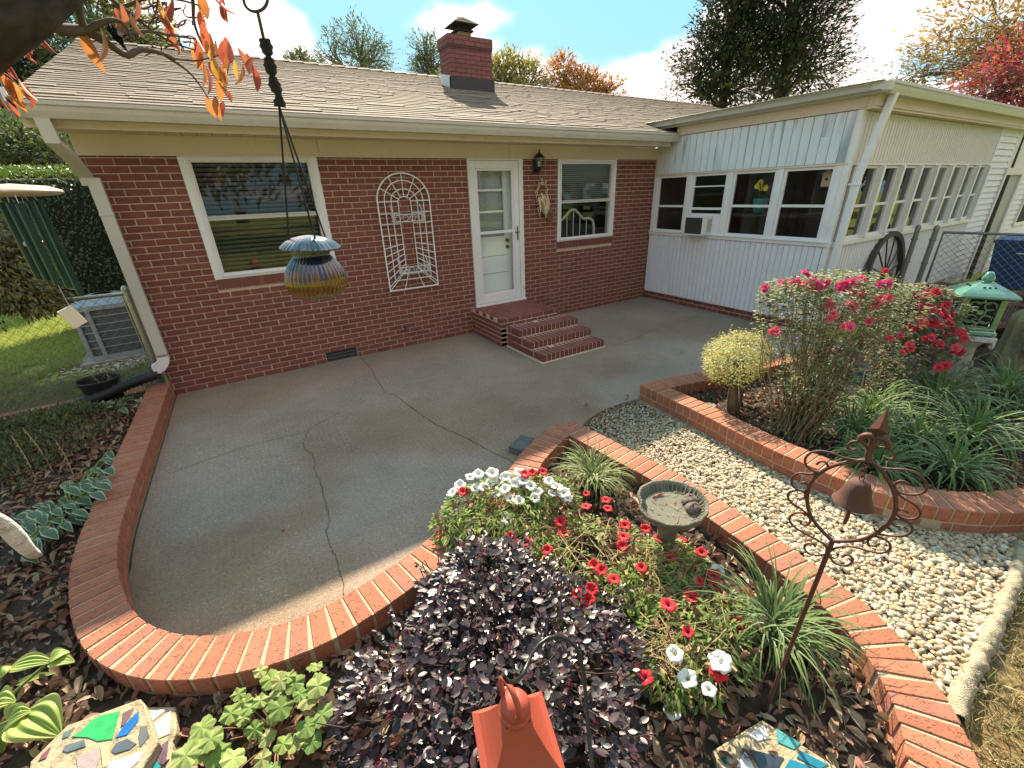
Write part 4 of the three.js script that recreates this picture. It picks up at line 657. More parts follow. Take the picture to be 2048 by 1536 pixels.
// ------------------------------------------------------------------ brick kerbs of the raised beds
function kerb(name, label, edge, outward, opt = {}) { // edge: line of the lower edge of the top; bricks stand across it
  const th = opt.onto ?? thing(name, label, 'brick border'), top = opt.top ?? KERB, curve = new THREE.CatmullRomCurve3(edge, false, 'centripetal'), len = curve.getLength(), n = Math.round(len / 0.0795);
  const pts = curve.getSpacedPoints(n * 2), at = (k) => { const a = pts[Math.max(0, k - 1)], b = pts[Math.min(n * 2, k + 1)], t = b.clone().sub(a).normalize(); return [pts[k], t, V(-t.z, 0, t.x).multiplyScalar(outward)]; };
  const D = 0.205, low = opt.low ?? -0.06;
  const path = pts.map((_, k) => { const [p, , o] = at(k); return p.clone().addScaledVector(o, D / 2); });
  const core = part('mortar', M.kerbMortar, th, (s) => { const w = D / 2 - 0.006; s.sweep([[-w, low], [-w, top - 0.005], [w, top - 0.005], [w, low]], path); });
  for (let k = 0; k < n; k++) { // top course: bricks on edge, wedge shaped joints on the bends
    const [p, t, o] = at(2 * k + 1), w0 = at(2 * k)[0].distanceTo(at(2 * k + 2)[0]) / 2, half = w0 - 0.0048;
    const far = (q) => { const [pp, , oo] = at(q); return pp.clone().addScaledVector(oo, D); }, w1 = far(2 * k).distanceTo(far(2 * k + 2)) / 2, taper = Math.min(1.12, (w1 - 0.0058) / half); const m = new THREE.Matrix4().makeBasis(t, V(0, 1, 0), o).setPosition(p.x, 0, p.z), flip = outward < 0;
    part('brick', pick(M.kerbBrick), th, (s) => { const dy = rn() * 0.0022, e = rn() * 0.003, r = rn() * 0.012; s.box(-half, top - 0.097, e, half, top + dy, D + e, 0.0035); for (let q = 0; q < s.p.length; q += 3) s.p[q] *= mix(1, taper, s.p[q + 2] / D); s.move(new THREE.Matrix4().makeRotationY(r)); s.move(m); if (flip) for (let q = 0; q < s.i.length; q += 3) { const x = s.i[q + 1]; s.i[q + 1] = s.i[q + 2]; s.i[q + 2] = x; } });
  }
  const n2 = Math.round(len / 0.2032), p2 = curve.getSpacedPoints(n2); // stretchers below, both faces
  for (let k = 0; k < n2; k++) for (const side of [0, 1]) {
    const a = p2[k], b = p2[k + 1], t = b.clone().sub(a).normalize(), o = V(-t.z, 0, t.x).multiplyScalar(outward), m = new THREE.Matrix4().makeBasis(t, V(0, 1, 0), o).setPosition((a.x + b.x) / 2, 0, (a.z + b.z) / 2), L = a.distanceTo(b) / 2 - 0.005, ledge = side && opt.ledge && a.z > opt.ledge ? 0.05 : 0;
    part('brick', pick(M.kerbBrick), th, (s) => { side ? s.box(-L, top - 0.162 + ledge * 0.2, D - 0.09 + ledge * 0.9, L, top - 0.107, D - 0.001 + ledge, 0.003) : s.box(-L, top - 0.162, 0.001, L, top - 0.107, 0.09, 0.003); s.move(m); if (outward < 0) for (let q = 0; q < s.i.length; q += 3) { const x = s.i[q + 1]; s.i[q + 1] = s.i[q + 2]; s.i[q + 2] = x; } });
  }
  return th;
}
seeded(34);
const border = kerb('brick_border', 'long curving brick kerb round the patio edge and flower bed', kerbInner, 1);
kerb('', '', kerbB, 1, { onto: border });
const rightBorder = kerb('brick_border', 'low brick kerb of the rose bed with a square corner at the pebble path', kerbC, -1);
kerb('', '', kerbD, 1, { onto: rightBorder });
kerb('brick_border', 'short straight brick kerb between the lawn and the shaded bed behind the black pot', [V(-7.2, 0, -0.03), V(-6, 0, -0.05), V(-4.6, 0, -0.08), V(-3.3, 0, -0.09)], -1, { top: 0.09, low: -0.1 });

// ------------------------------------------------------------------ soil, pebbles, dry grass
const soilMat = std([0.055, 0.037, 0.026], 0.98, { map: T.soil, bumpMap: T.soil, bumpScale: 0.03 });
const inPoly = (pts, x, z) => { let c = false; for (let i = 0, j = pts.length - 1; i < pts.length; j = i++) { const a = pts[i], b = pts[j]; if ((a[1] > z) !== (b[1] > z) && x < ((b[0] - a[0]) * (z - a[1])) / (b[1] - a[1]) + a[0]) c = !c; } return c; };
function sheet(name, outline, y, material, rough = 0.02, step = 0.08) { // a bumpy sheet of ground over an outline
  const s = new Shape(), xs = outline.map((q) => q[0]), zs = outline.map((q) => q[1]), x0 = Math.min(...xs), x1 = Math.max(...xs), z0 = Math.min(...zs), z1 = Math.max(...zs), f = typeof y === 'function' ? y : () => y;
  const h = (x, z) => f(x, z) + rough * (fbm(x * 5, 3, z * 5, 3) - 0.5) * 2, nx = Math.ceil((x1 - x0) / step), nz = Math.ceil((z1 - z0) / step), id = new Map();
  const vert = (i, j) => { const k = i * 10000 + j; if (!id.has(k)) { const x = x0 + i * step, z = z0 + j * step, e = 0.03, gx = (h(x + e, z) - h(x - e, z)) / (2 * e), gz = (h(x, z + e) - h(x, z - e)) / (2 * e), l = Math.hypot(gx, 1, gz); id.set(k, s.count); s.vert(x, h(x, z), z, -gx / l, 1 / l, -gz / l, x, -z); } return id.get(k); };
  for (let i = 0; i < nx; i++) for (let j = 0; j < nz; j++) if (inPoly(outline, x0 + (i + 0.5) * step, z0 + (j + 0.5) * step)) { const a = vert(i, j), b = vert(i + 1, j), c = vert(i + 1, j + 1), d = vert(i, j + 1); s.i.push(a, c, b, a, d, c); }
  const o = s.mesh(name, material); tag(o, null, null, null, 'structure'); o.userData.h = undefined; return h;
}
const off = (edge, d, sgn) => edge.map((q, k) => { const t = edge[Math.min(edge.length - 1, k + 1)].clone().sub(edge[Math.max(0, k - 1)]).normalize(); return [q.x - t.z * d * sgn, q.z + t.x * d * sgn]; });
const bedA = [...off(kerbInner, 0.1, 1), ...off(kerbB, 0.1, 1), [-0.9, 6.6], [-3, 7.5], [-6.5, 7.5], [-6.5, -0.15], [-3.12, -0.15]];
const bedC = [...off(kerbC, 0.1, -1).reverse(), ...off(kerbD, 0.1, 1), [4.4, 3.75], [10.4, 3.4], [11, 7.5], [2.6, 6.4]];
const hA = sheet('garden_bed', bedA, (x, z) => 0.045 + (x < -3 ? 0.03 : 0), soilMat, 0.015);
const hC = sheet('garden_bed', bedC, (x) => 0.05 - 0.05 * smooth(3, 6, x), soilMat, 0.02, 0.1);
const gravelEdge = [[1.523, 5.80], [1.372, 5.836], [1.041, 5.866], [0.744, 5.884], [0.534, 5.89], [0.30, 5.90], [0.139, 5.90], [0.0, 5.93], [-0.03, 5.93]];
const path = [...kerbB.slice(0, 16).map((q) => [q.x - 0.03, q.z]), ...[...gravelEdge].reverse(), ...[...kerbC].slice(0, 13).reverse().map((q) => [q.x + 0.05, q.z]), [1.168, 3.17], [0.9, 3.06], [0.6, 3.06], [0.3, 3.16], [0.1, 3.3]];
sheet('pebble_path', path, -0.035, std([0.16, 0.125, 0.085], 0.95, { map: T.soil, bumpMap: T.soil, bumpScale: 0.02 }), 0.008, 0.05);
const pebbleGeo = (k) => { seeded(300 + k); const g = new THREE.IcosahedronGeometry(1, 2), p = g.attributes.position; for (let i = 0; i < p.count; i++) { const v = V(p.getX(i), p.getY(i), p.getZ(i)), n = 1 + 0.28 * (fbm(v.x * 1.3 + k * 9, v.y * 1.3, v.z * 1.3, 2) - 0.5) * 2; p.setXYZ(i, v.x * n, v.y * n * 0.62, v.z * n * 0.78); } g.computeVertexNormals(); return g; };
const instanced = (name, geo, mat, list, parent = scene, kind = 'stuff') => { // list: [matrix, color]
  const o = new THREE.InstancedMesh(geo, mat, list.length); o.name = parent === scene ? numbered(name) : name; o.castShadow = o.receiveShadow = true; const c = new THREE.Color();
  list.forEach(([m, q], k) => { o.setMatrixAt(k, m); if (q) o.setColorAt(k, c.setRGB(...q)); }); o.userData.kind = kind; parent.add(o); return o;
};
{
  const lists = [[], [], []]; seeded(41);
  const put1 = (x, z, y, r, c) => lists[Math.floor(rnd() * 3)].push([place([x, y, z], [rr(-0.5, 0.5), rr(0, 6.28), rr(-0.5, 0.5)], r * rr(0.75, 1.25)), c]);
  let n = 0; while (n < 21000) {
    const x = rr(-0.1, 2.1), z = rr(3.0, 5.95); if (!inPoly(path, x, z)) continue; n++;
    const top = smooth(3.15, 3.75, z + 0.25 * (fbm(x * 4, 1, z * 4, 2) - 0.5)), sparse = rnd() > 0.22 + 0.78 * top; if (sparse) continue;
    const t = rnd(), base = t < 0.45 ? [0.47, 0.40, 0.29] : t < 0.70 ? [0.40, 0.31, 0.20] : t < 0.82 ? [0.42, 0.27, 0.135] : t < 0.92 ? [0.62, 0.575, 0.48] : [0.26, 0.22, 0.17];
    const far = smooth(4.6, 3.4, z); put1(x, z, -0.035 + rr(0, 0.034), mix(rr(0.008, 0.018), rr(0.006, 0.012), far), jit(base, 0.12).map((q) => q * mix(1, 0.8, 1 - top)));
  }
  for (let k = 0; k < 60; k++) { const q = gravelEdge[2 + Math.floor(rnd() * 5)]; put1(q[0] + rn() * 0.14, q[1] + 0.03 + Math.abs(rn()) * 0.06, -0.028 + rnd() * 0.008, rr(0.007, 0.013), jit([0.46, 0.4, 0.29], 0.15)); }
  lists.forEach((l, k) => { const o = instanced('pebbles', pebbleGeo(k), std([1, 1, 1], 0.7), l); tag(o, 'cream and tan pebbles of the path between the brick kerbs', 'gravel', 'pebbles of the path'); });
  // cast stone edging at the end of the pebble path
  const ed = thing('stone_edging', 'rough pale stone edging strip where the pebble path meets the dry lawn', 'edging', [0, 0, 0]);
  const edgeCurve = new THREE.CatmullRomCurve3(gravelEdge.slice(0, 8).map(([x, z]) => V(x, 0, z)), false, 'centripetal').getSpacedPoints(66), edgeMat = std([0.40, 0.345, 0.25], 0.92, { map: T.stone, bumpMap: T.grit, bumpScale: 0.006 });
  for (let k = 0; k < 66; k += 11) part('stone', edgeMat, ed, (s) => { // long cast pieces with a hewn flat top
    const seg = edgeCurve.slice(k, k + 12).map((q, j) => q.clone().add(V(0, 0, (j === 0 ? 0.004 : 0)))), m = seg.length - 1;
    s.grid(16, m * 2, (u, v) => { const f = v * m, q = seg[Math.floor(f)].clone().lerp(seg[Math.min(m, Math.floor(f) + 1)], f % 1), a = -0.9 + u * 4.94, n = noise3(q.x * 30 + 5, u * 7, q.z * 30), end = Math.min(1, Math.min(v, 1 - v) * 14 + 0.25), w = (0.034 + 0.020 * (n - 0.5)) * (0.6 + 0.4 * end); return [q.x + 0.3 * Math.cos(a) * w * 0.5, -0.02 + Math.max(-0.03, Math.sin(a)) * (0.038 + 0.016 * n) * (0.75 + 0.25 * end), q.z + 0.018 + Math.cos(a) * w, u * 0.2, v * 0.4]; });
  });
  // dry lawn beside it
  sheet('dry_lawn', [[-0.36, 6.05], [0, 5.94], [0.3, 5.93], [1.5, 5.84], [2.6, 6.3], [3.5, 8], [-1.5, 8], [-0.6, 6.4]], -0.03, std([0.17, 0.125, 0.055], 0.97, { map: T.lawn, bumpMap: T.lawn, bumpScale: 0.03 }), 0.015, 0.06);
  const blade = new Shape(); blade.grid(1, 3, (u, v) => [(u - 0.5) * 0.006 * (1 - 0.85 * v), v * 0.06, 0.035 * v * v]);
  const l = []; for (let k = 0; k < 6000; k++) { const x = rr(-0.5, 1.9), z = rr(5.9, 6.5); if (z < 5.92 + (x < 0.1 ? -(x - 0.1) * 0.35 : 0)) continue; l.push([place([x, -0.035, z], [rr(-0.9, 0.9), rr(0, 6.3), rr(-0.9, 0.9)], rr(0.6, 1.3)), jit(pick([[0.34, 0.25, 0.11], [0.26, 0.20, 0.08], [0.20, 0.19, 0.05], [0.40, 0.32, 0.17]]), 0.15)]); }
  tag(instanced('dry_grass', blade.geo(), leafMat(0.95, 0.2, { vertexColors: false }), l), 'dry straw coloured grass blades past the stone edging', 'grass');
}
{ // green lawn beyond the fence, with grass blades and fallen leaves
  seeded(42);
  const blade = new Shape(); for (let b = 0; b < 5; b++) { const a = b * 1.26, lean = 0.02 + 0.012 * b; blade.grid(1, 2, (u, v) => [Math.cos(a) * (0.01 + lean * v * v * 1.4) - Math.sin(a) * (u - 0.5) * 0.007 * (1 - 0.9 * v), v * (0.05 + 0.006 * b), Math.sin(a) * (0.01 + lean * v * v * 1.4) + Math.cos(a) * (u - 0.5) * 0.007 * (1 - 0.9 * v)]); }
  const l = []; for (let k = 0; k < 42000; k++) { const z = -0.2 - Math.pow(rnd(), 1.5) * 14, x = -3.3 - rnd() * (3 - z * 0.7); if (z > -4.2 && z < -1.6 && x > -5 && noise3(x * 2, 1, z * 2) > 0.45) continue; const dry = smooth(-3.4, -0.8, z + 1.2 * (fbm(x, 3, z, 3) - 0.5)); l.push([place([x, GROUND - 0.005, z], [rn() * 0.3, rr(0, 6.3), rn() * 0.3], rr(0.7, 1.5)), lerpC(jit([0.36, 0.42, 0.055], 0.18), jit([0.20, 0.17, 0.06], 0.2), dry * 0.9)]); }
  tag(instanced('lawn_grass', blade.geo(), leafMat(0.95, 0.35, { vertexColors: false }), l), 'mown green lawn grass beyond the chain link fence', 'grass');
}
// leaves
function leafShape(L, W, fold = 0.25, bend = 0.2, curl = 0, n = 4) { // lies along +y from the stalk, upper side towards +z
  const s = new Shape(); s.grid(2, n, (u, v) => { const w = W * Math.pow(Math.sin(Math.PI * Math.min(0.985, v * 0.93 + 0.06)), 0.8), x = (u - 0.5) * w; return [x * Math.cos(curl * v), v * L, fold * Math.abs(x) - bend * L * v * v + curl * Math.abs(x) * v * 2, u, v]; }); return s;
}
const litterShapes = [leafShape(0.07, 0.035, 0.9, 0.35, 0.7), leafShape(0.06, 0.028, 1.3, -0.3, 0.9), leafShape(0.085, 0.032, 0.4, 0.5, 0.2), leafShape(0.05, 0.03, 1.6, 0.6, 0.5)];
function litter(n, region, palette, label, name = 'leaf_litter', size = [0.5, 1.15]) {
  const lists = litterShapes.map(() => []);
  for (let k = 0; k < n; k++) { const q = region(); if (!q) continue; lists[Math.floor(rnd() * 4)].push([place([q[0], q[1] + rnd() * 0.028, q[2]], [-Math.PI / 2 + rn() * 0.9, rn() * 0.7, rr(0, 6.28)], rr(...size)).premultiply(new THREE.Matrix4()), jit(pick(palette), 0.2)]); }
  for (const l of lists) for (const e of l) { const p = V().setFromMatrixPosition(e[0]), m = new THREE.Matrix4().makeRotationY(rr(0, 6.28)); e[0].setPosition(0, 0, 0); e[0].premultiply(m); e[0].setPosition(p); }
  lists.forEach((l, k) => l.length && tag(instanced(name, litterShapes[k].geo(), M.litter, l), label, 'leaf litter', label));
}
const browns = [[0.24, 0.135, 0.075], [0.30, 0.18, 0.10], [0.20, 0.10, 0.065], [0.36, 0.25, 0.15], [0.28, 0.12, 0.08], [0.40, 0.31, 0.21], [0.16, 0.09, 0.06], [0.34, 0.17, 0.12]];
seeded(43);
litter(19000, () => { const x = rr(-4.3, 0.1), z = rr(0.3, 6.0); if (x < -2.6 && z > 5 || z > 5.3 && x < -1.3) return null; if (!inPoly(bedA, x, z)) return null; return [x, hA(x, z) - 0.004, z]; }, browns, 'brown and tan fallen leaves covering the soil of the curved bed');
litter(4200, () => { const x = rr(1.2, 4.2), z = rr(3.4, 6.0); if (!inPoly(bedC, x, z)) return null; return [x, hC(x, z) - 0.004, z]; }, browns, 'dry leaves and mulch on the rose bed', 'leaf_litter', [0.4, 0.85]);
litter(1500, () => { const z = -0.3 - Math.pow(rnd(), 1.3) * 3.2; return [rr(-6.5, -3.2), GROUND + 0.012, z]; }, [...browns, [0.5, 0.45, 0.37], [0.46, 0.38, 0.28]], 'scattered dry leaves on the lawn by the fence', 'leaf_litter', [0.4, 0.8]);
{ // pale bark chips round the condenser
  const l = []; const chip = new Shape(); chip.box(-0.03, -0.004, -0.014, 0.03, 0.004, 0.014, 0.002); for (let k = 0; k < 900; k++) { const x = -3.75 + rn() * 0.95, z = -2.3 + rn() * 1.35; l.push([place([x, GROUND + 0.01 + rnd() * 0.012, z], [rn() * 0.4, rr(0, 6.3), rn() * 0.4], rr(0.5, 1.3)), jit(pick([[0.5, 0.44, 0.38], [0.42, 0.34, 0.28], [0.34, 0.24, 0.19], [0.56, 0.52, 0.48]]), 0.15)]); }
  tag(instanced('bark_chips', chip.geo(), std([1, 1, 1], 0.85), l), 'pale bark chips spread round the grey condenser', 'mulch');
}
litter(5, () => { const q = pick([[0.62, 3.0], [-2.2, 3.2], [-0.6, 2.9], [2.6, 2.6], [1.05, 3.08]]); return [q[0], 0.01, q[1]]; }, browns, 'few stray dry leaves lying on the concrete patio', 'leaf_litter', [0.5, 0.8]);

// ------------------------------------------------------------------ plants
const leafA = leafShape(1, 0.5, 0.2, 0.12), leafB = leafShape(1, 0.62, 0.15, -0.05), leafC = leafShape(1, 0.34, 0.3, 0.3, 0, 3), leafTiny = leafShape(1, 0.45, 0.25, 0.15, 0, 2);
const leafOn = (s, shape, p, dir, size, color) => s.add(shape, frameTo(p, dir, rr(0, 6.28), [size, size, size]), color);
function leafFace(s, shape, p, dir, n, size, color) { // a leaf whose upper side looks along n
  const y = dir.clone().normalize(), z = n.clone().addScaledVector(y, -n.dot(y)).normalize(), x = y.clone().cross(z);
  s.add(shape, new THREE.Matrix4().makeBasis(x.multiplyScalar(size), y.multiplyScalar(size), z.multiplyScalar(size)).setPosition(p), color);
}
const leafUp = (s, shape, p, d, size, color, loose = 0.55) => leafFace(s, shape, p, V(d.x + rn() * 1.2, rn() * 0.5, d.z + rn() * 1.2), V(d.x * 0.4 + rn() * loose, 1, d.z * 0.4 + rn() * loose), size, color);
function onBlob(c, r, depth = 0.35, low = -0.25) { // a point near the surface of an ellipsoid and the way it looks
  let d; do { d = V(rn(), rn(), rn()).normalize(); } while (d.y < low); const k = 1 - depth * rnd() * rnd();
  return [V(c.x + d.x * r.x * k, c.y + d.y * r.y * k, c.z + d.z * r.z * k), d];
}
function blades(s, c, n, L, W, color, spread = 1, droop = 1.1) { // arching strap leaves
  for (let k = 0; k < n; k++) {
    const a = rr(0, 6.283), len = L * rr(0.5, 1.15), lean = spread * Math.sqrt(rr(0.02, 1)), w = W * rr(0.7, 1.2), bx = c.x + rn() * L * 0.16, bz = c.z + rn() * L * 0.16, tw = rn() * 0.6, cc = typeof color === 'function' ? color() : jit(color, 0.2);
    const N = 8, pts = [[0, 0]]; let f = 1.5 - lean * 0.55; for (let j = 0; j < N; j++) { const t = j / N; pts.push([pts[j][0] + Math.cos(f) * len / N, pts[j][1] + Math.sin(f) * len / N]); f -= droop * (0.12 + 0.5 * t) * (0.35 + 0.65 * lean) * rr(0.75, 1.25); }
    s.grid(1, N, (u, v) => { const [r, y] = pts[Math.round(v * N)], e = (u - 0.5) * w * Math.pow(1 - v * 0.97, 0.5) * (0.6 + 0.4 * Math.min(1, v * 5)), A = a + tw * v; return [bx + Math.cos(A) * r - Math.sin(A) * e, Math.max(0.012 + 0.01 * u, c.y + y), bz + Math.sin(A) * r + Math.cos(A) * e]; }, cc);
  }
}
const grassClump = (name, label, p, n, L, W, color, spread, droop) => { const t = thing(name, label, 'grass clump', p); part('foliage', M.leaf, t, (s) => blades(s, V(0, 0, 0), n, L, W, color, spread, droop)); return t; };
seeded(51);
{ // dark loropetalum mound in front
  const t = thing('purple_shrub', 'dense mound of glossy purple black leaves in the centre foreground', 'shrub', [-1.46, 0.05, 4.86]);
  const C = [[V(-0.07, 0.06, -0.02), V(0.52, 0.38, 0.46)], [V(-0.36, 0.05, -0.1), V(0.32, 0.26, 0.32)], [V(0.24, 0.05, 0.05), V(0.36, 0.28, 0.36)], [V(0.05, 0.15, -0.35), V(0.3, 0.27, 0.25)], [V(-0.12, 0.1, 0.32), V(0.45, 0.36, 0.35)]];
  const tones = [[0.026, 0.014, 0.020], [0.034, 0.017, 0.024], [0.020, 0.012, 0.016], [0.055, 0.018, 0.024], [0.03, 0.025, 0.026]];
  part('foliage', M.purpleLeaf, t, (s) => { for (let k = 0; k < 8200; k++) { const [c, r] = pick(C); const [p, d] = onBlob(c, r, 0.35, -0.3); if (p.y < 0.0 || fbm(p.x * 7 + 2, p.y * 7, p.z * 7, 2) < 0.36) continue; const q = p.clone().multiplyScalar(1 + 0.10 * (fbm(p.x * 6 + 5, p.y * 6, p.z * 6, 2) - 0.5) * 2); leafUp(s, leafB, q, d, rr(0.016, 0.046), jit(pick(tones), 0.3), 1.3); } });
  part('stems', M.stem, t, (s) => { for (let k = 0; k < 70; k++) { const [c, r] = pick(C), [p] = onBlob(c, r, 0.1, 0.1), e = p.clone().multiplyScalar(1.1).add(V(rn() * 0.05, 0.05, rn() * 0.05)); s.tube(spline([V(rn() * 0.1, 0, rn() * 0.1), p.clone().multiplyScalar(0.5).add(V(0, 0.05, 0)), p, e], 8), 0.0025, 4, [0.07, 0.045, 0.035]); } });
  part('sprigs', M.purpleLeaf, t, (s) => { for (let k = 0; k < 90; k++) { const [c, r] = pick(C), [p, d] = onBlob(c, r, 0.05, 0.0); const dir = d.clone().add(V(rn() * 0.6, 0.5, rn() * 0.6)).normalize(); for (let j = 0; j < 9; j++) leafUp(s, leafB, p.clone().addScaledVector(dir, j * 0.012), dir, rr(0.026, 0.04) * (1 - j * 0.05), jit(pick(tones), 0.2), 0.7); } });
  part('red_blossoms', phys([0.22, 0.012, 0.045], 0.8, { transmission: 0.2, thickness: 0 }), t, (s) => { for (let k = 0; k < 26; k++) { const [c, r] = pick(C), [p, d] = onBlob(c, r, 0.05, 0.0); for (let j = 0; j < 14; j++) { const a = V(rn(), rn(), rn()).add(d).normalize(); s.tube([p, p.clone().addScaledVector(a, 0.02), p.clone().addScaledVector(a, 0.03).add(V(0, -0.006, 0))], (q) => 0.0022 * (1 - q * 0.5), 3); } } });
}
// petunias
function petuniaShape(k) { seeded(520 + k); const s = new Shape(), n = 30, ph = rnd() * 6; s.grid(n, 5, (u, v) => { const a = u * 6.283, lob = 1 + 0.075 * Math.cos(a * 5 + ph) * v + 0.02 * Math.cos(a * 13) * v, r = [0.004, 0.007, 0.016, 0.030, 0.040, 0.044][Math.round(v * 5)] * lob, y = [-0.038, -0.012, 0.001, 0.006, 0.006, 0.000][Math.round(v * 5)] + 0.004 * v * Math.cos(a * 10 + k * 2) + 0.006 * v * v * Math.cos(a * 3 + ph); return [Math.cos(a) * r, y, Math.sin(a) * r, u, v]; }, (u, v) => (v < 0.25 ? [0.6, 0.62, 0.35] : [1, 1, 1]), true); return s.geo(); }
const petGeo = [0, 1, 2].map(petuniaShape);
const white = phys([0.80, 0.80, 0.78], 0.9, { transmission: 0.28, thickness: 0, vertexColors: true }), red = phys([0.60, 0.008, 0.02], 0.9, { transmission: 0.28, thickness: 0, vertexColors: true });
function petunia(label, blobs, greens, wiry, flowers, nLeaf) {
  const o = blobs[0][0], t = thing('petunia_plant', label, 'petunias', [o.x, 0.05, o.z]), base = t.position;
  const rel = (p) => p.clone().sub(base);
  part('foliage', M.leaf, t, (s) => { for (let k = 0; k < nLeaf; k++) { const [c, r] = pick(blobs), [p, d] = onBlob(c, r, 0.55, -0.15); if (p.y < 0.06) continue; if (fbm(p.x * 9, p.y * 5, p.z * 9, 2) < 0.43) continue; leafUp(s, leafC, rel(p), d, rr(0.022, 0.045), jit(pick(greens), 0.2), 1.1); } });
  part('stems', M.stem, t, (s) => { for (let k = 0; k < wiry; k++) { const [c, r] = pick(blobs), [p] = onBlob(c, r, 0.5, -0.1), [q] = onBlob(c, r, 0.3, -0.1); if (p.distanceTo(q) > 0.4) continue; const m = p.clone().add(q).multiplyScalar(0.5).add(V(rn() * 0.07, rn() * 0.05, rn() * 0.07)); s.tube(spline([rel(p), rel(m), rel(q)], 7), rr(0.0012, 0.0026), 4, jit(pick([[0.36, 0.27, 0.13], [0.30, 0.24, 0.09], [0.24, 0.26, 0.08], [0.42, 0.32, 0.18]]), 0.15)); } });
  part('withered_leaves', M.litter, t, (s) => { for (let k = 0; k < wiry / 4; k++) { const [c, r] = pick(blobs), [p, d] = onBlob(c, r, 0.4, 0); leafOn(s, litterShapes[1], rel(p), d.clone().add(V(rn(), rn(), rn())), rr(0.5, 0.9)); } }).material = std([0.34, 0.2, 0.11], 0.9, { map: T.leaf });
  for (const [u, v, y, c, sz] of flowers) {
    const p = onY(u, v, y), d = V(rn() * 0.6, 0.75, rn() * 0.5 - 0.1).add(p.clone().sub(base).multiplyScalar(0.5)).add(EYE.clone().sub(p).normalize().multiplyScalar(0.55)).normalize();
    const f = put('flower', pick(petGeo), c ? red : white, t); f.applyMatrix4(frameTo(rel(p), d, rr(0, 6), sz * rr(0.72, 1.12)));
  }
  return t;
}
const limes = [[0.24, 0.34, 0.05], [0.18, 0.28, 0.035], [0.32, 0.39, 0.09], [0.12, 0.21, 0.03]];
seeded(53);
{
  const W = (...q) => q.map(([u, v, y]) => [u, v, y, 0, 0.88]), R = (...q) => q.map(([u, v, y]) => [u, v, y, 1, 0.74]);
  const up = (u, v, y) => onY(u, v, y);
  petunia('white petunias spilling over the brick kerb at the patio edge with a few red blooms', [[up(1010, 1035, 0.2), V(0.34, 0.19, 0.24)], [up(930, 1050, 0.19), V(0.2, 0.13, 0.18)], [up(1090, 1010, 0.2), V(0.22, 0.18, 0.2)], [up(1005, 990, 0.27), V(0.26, 0.10, 0.16)], [up(950, 1010, 0.25), V(0.2, 0.1, 0.16)]], limes, 420,
    [...W([905, 985, .32], [920, 970, .36], [940, 954, .38], [957, 948, .40], [985, 946, .40], [1000, 962, .36], [1012, 953, .40], [1030, 966, .38], [980, 966, .36], [1046, 960, .40], [1098, 962, .40], [1115, 974, .38], [1128, 985, .36], [1020, 996, .34], [1038, 1001, .34], [1070, 996, .35], [1076, 984, .36], [1105, 986, .36], [913, 1029, .27], [1016, 1038, .28], [916, 1009, .29], [950, 977, .35], [968, 975, .36], [1010, 978, .37], [993, 985, .35], [925, 995, .32], [1062, 972, .38], [1040, 945, .42], [1136, 996, .34]), ...R([1065, 945, .42], [1086, 943, .42], [1050, 948, .42], [926, 983, .35], [903, 1046, .25], [879, 1070, .22])], 4600);
  petunia('sprawling red petunias with wiry stems between the bird bath and purple shrub', [[up(1180, 1130, 0.12), V(0.42, 0.15, 0.34)], [up(1060, 1090, 0.14), V(0.26, 0.15, 0.22)], [up(1320, 1160, 0.12), V(0.3, 0.15, 0.24)], [up(1380, 1240, 0.10), V(0.27, 0.17, 0.24)]], limes, 900,
    R([1173, 987, .22], [1212, 1000, .22], [1172, 1013, .22], [1216, 1017, .22], [1120, 1043, .27], [1127, 1066, .24], [1250, 1050, .25], [1292, 1057, .24], [1248, 1073, .25], [1021, 1070, .28], [993, 1096, .25], [1031, 1090, .26], [1055, 1085, .28], [1095, 1100, .26], [965, 1105, .24], [1245, 1091, .25], [1318, 1077, .22], [1188, 1130, .26], [1203, 1140, .26], [1228, 1158, .26], [1283, 1135, .26], [1340, 1115, .24], [1155, 1190, .26], [1183, 1179, .27], [1175, 1199, .26], [1337, 1210, .26], [1383, 1193, .26], [1398, 1162, .25], [1430, 1172, .24], [1446, 1191, .24], [1493, 1190, .2], [1403, 1105, .2], [1365, 1080, .18]), 4700);
  petunia('mixed red and white petunias with drooping blooms before the rusty garden stake', [[up(1400, 1310, 0.13), V(0.24, 0.17, 0.2)], [up(1330, 1330, 0.12), V(0.17, 0.14, 0.16)], [up(1440, 1260, 0.13), V(0.2, 0.17, 0.16)]], limes.map((c) => c.map((q) => q * 0.75)), 230,
    [...R([1376, 1264, .29], [1480, 1258, .24], [1474, 1246, .24], [1290, 1355, .24], [1437, 1346, .25], [1427, 1150, .24]), ...W([1350, 1308, .29], [1375, 1357, .25], [1440, 1322, .28], [1445, 1330, .27], [1418, 1379, .23], [1435, 1140, .22], [1345, 1420, .1])], 1900);
}
seeded(54);
grassClump('liriope_clump', 'arching green grass clump in the kerb corner behind the white petunias', [-0.27, 0.06, 4.04], 230, 0.40, 0.011, () => lerpC(jit([0.17, 0.24, 0.06], 0.2), [0.36, 0.36, 0.16], rnd() * 0.5), 0.95, 1.1);
grassClump('liriope_clump', 'dark green strappy clump at the foot of the rusty stake beside the kerb', [-0.36, 0.06, 5.36], 230, 0.46, 0.012, () => lerpC(jit([0.10, 0.19, 0.04], 0.2), [0.26, 0.30, 0.12], rnd() * 0.5), 0.95, 1.1);
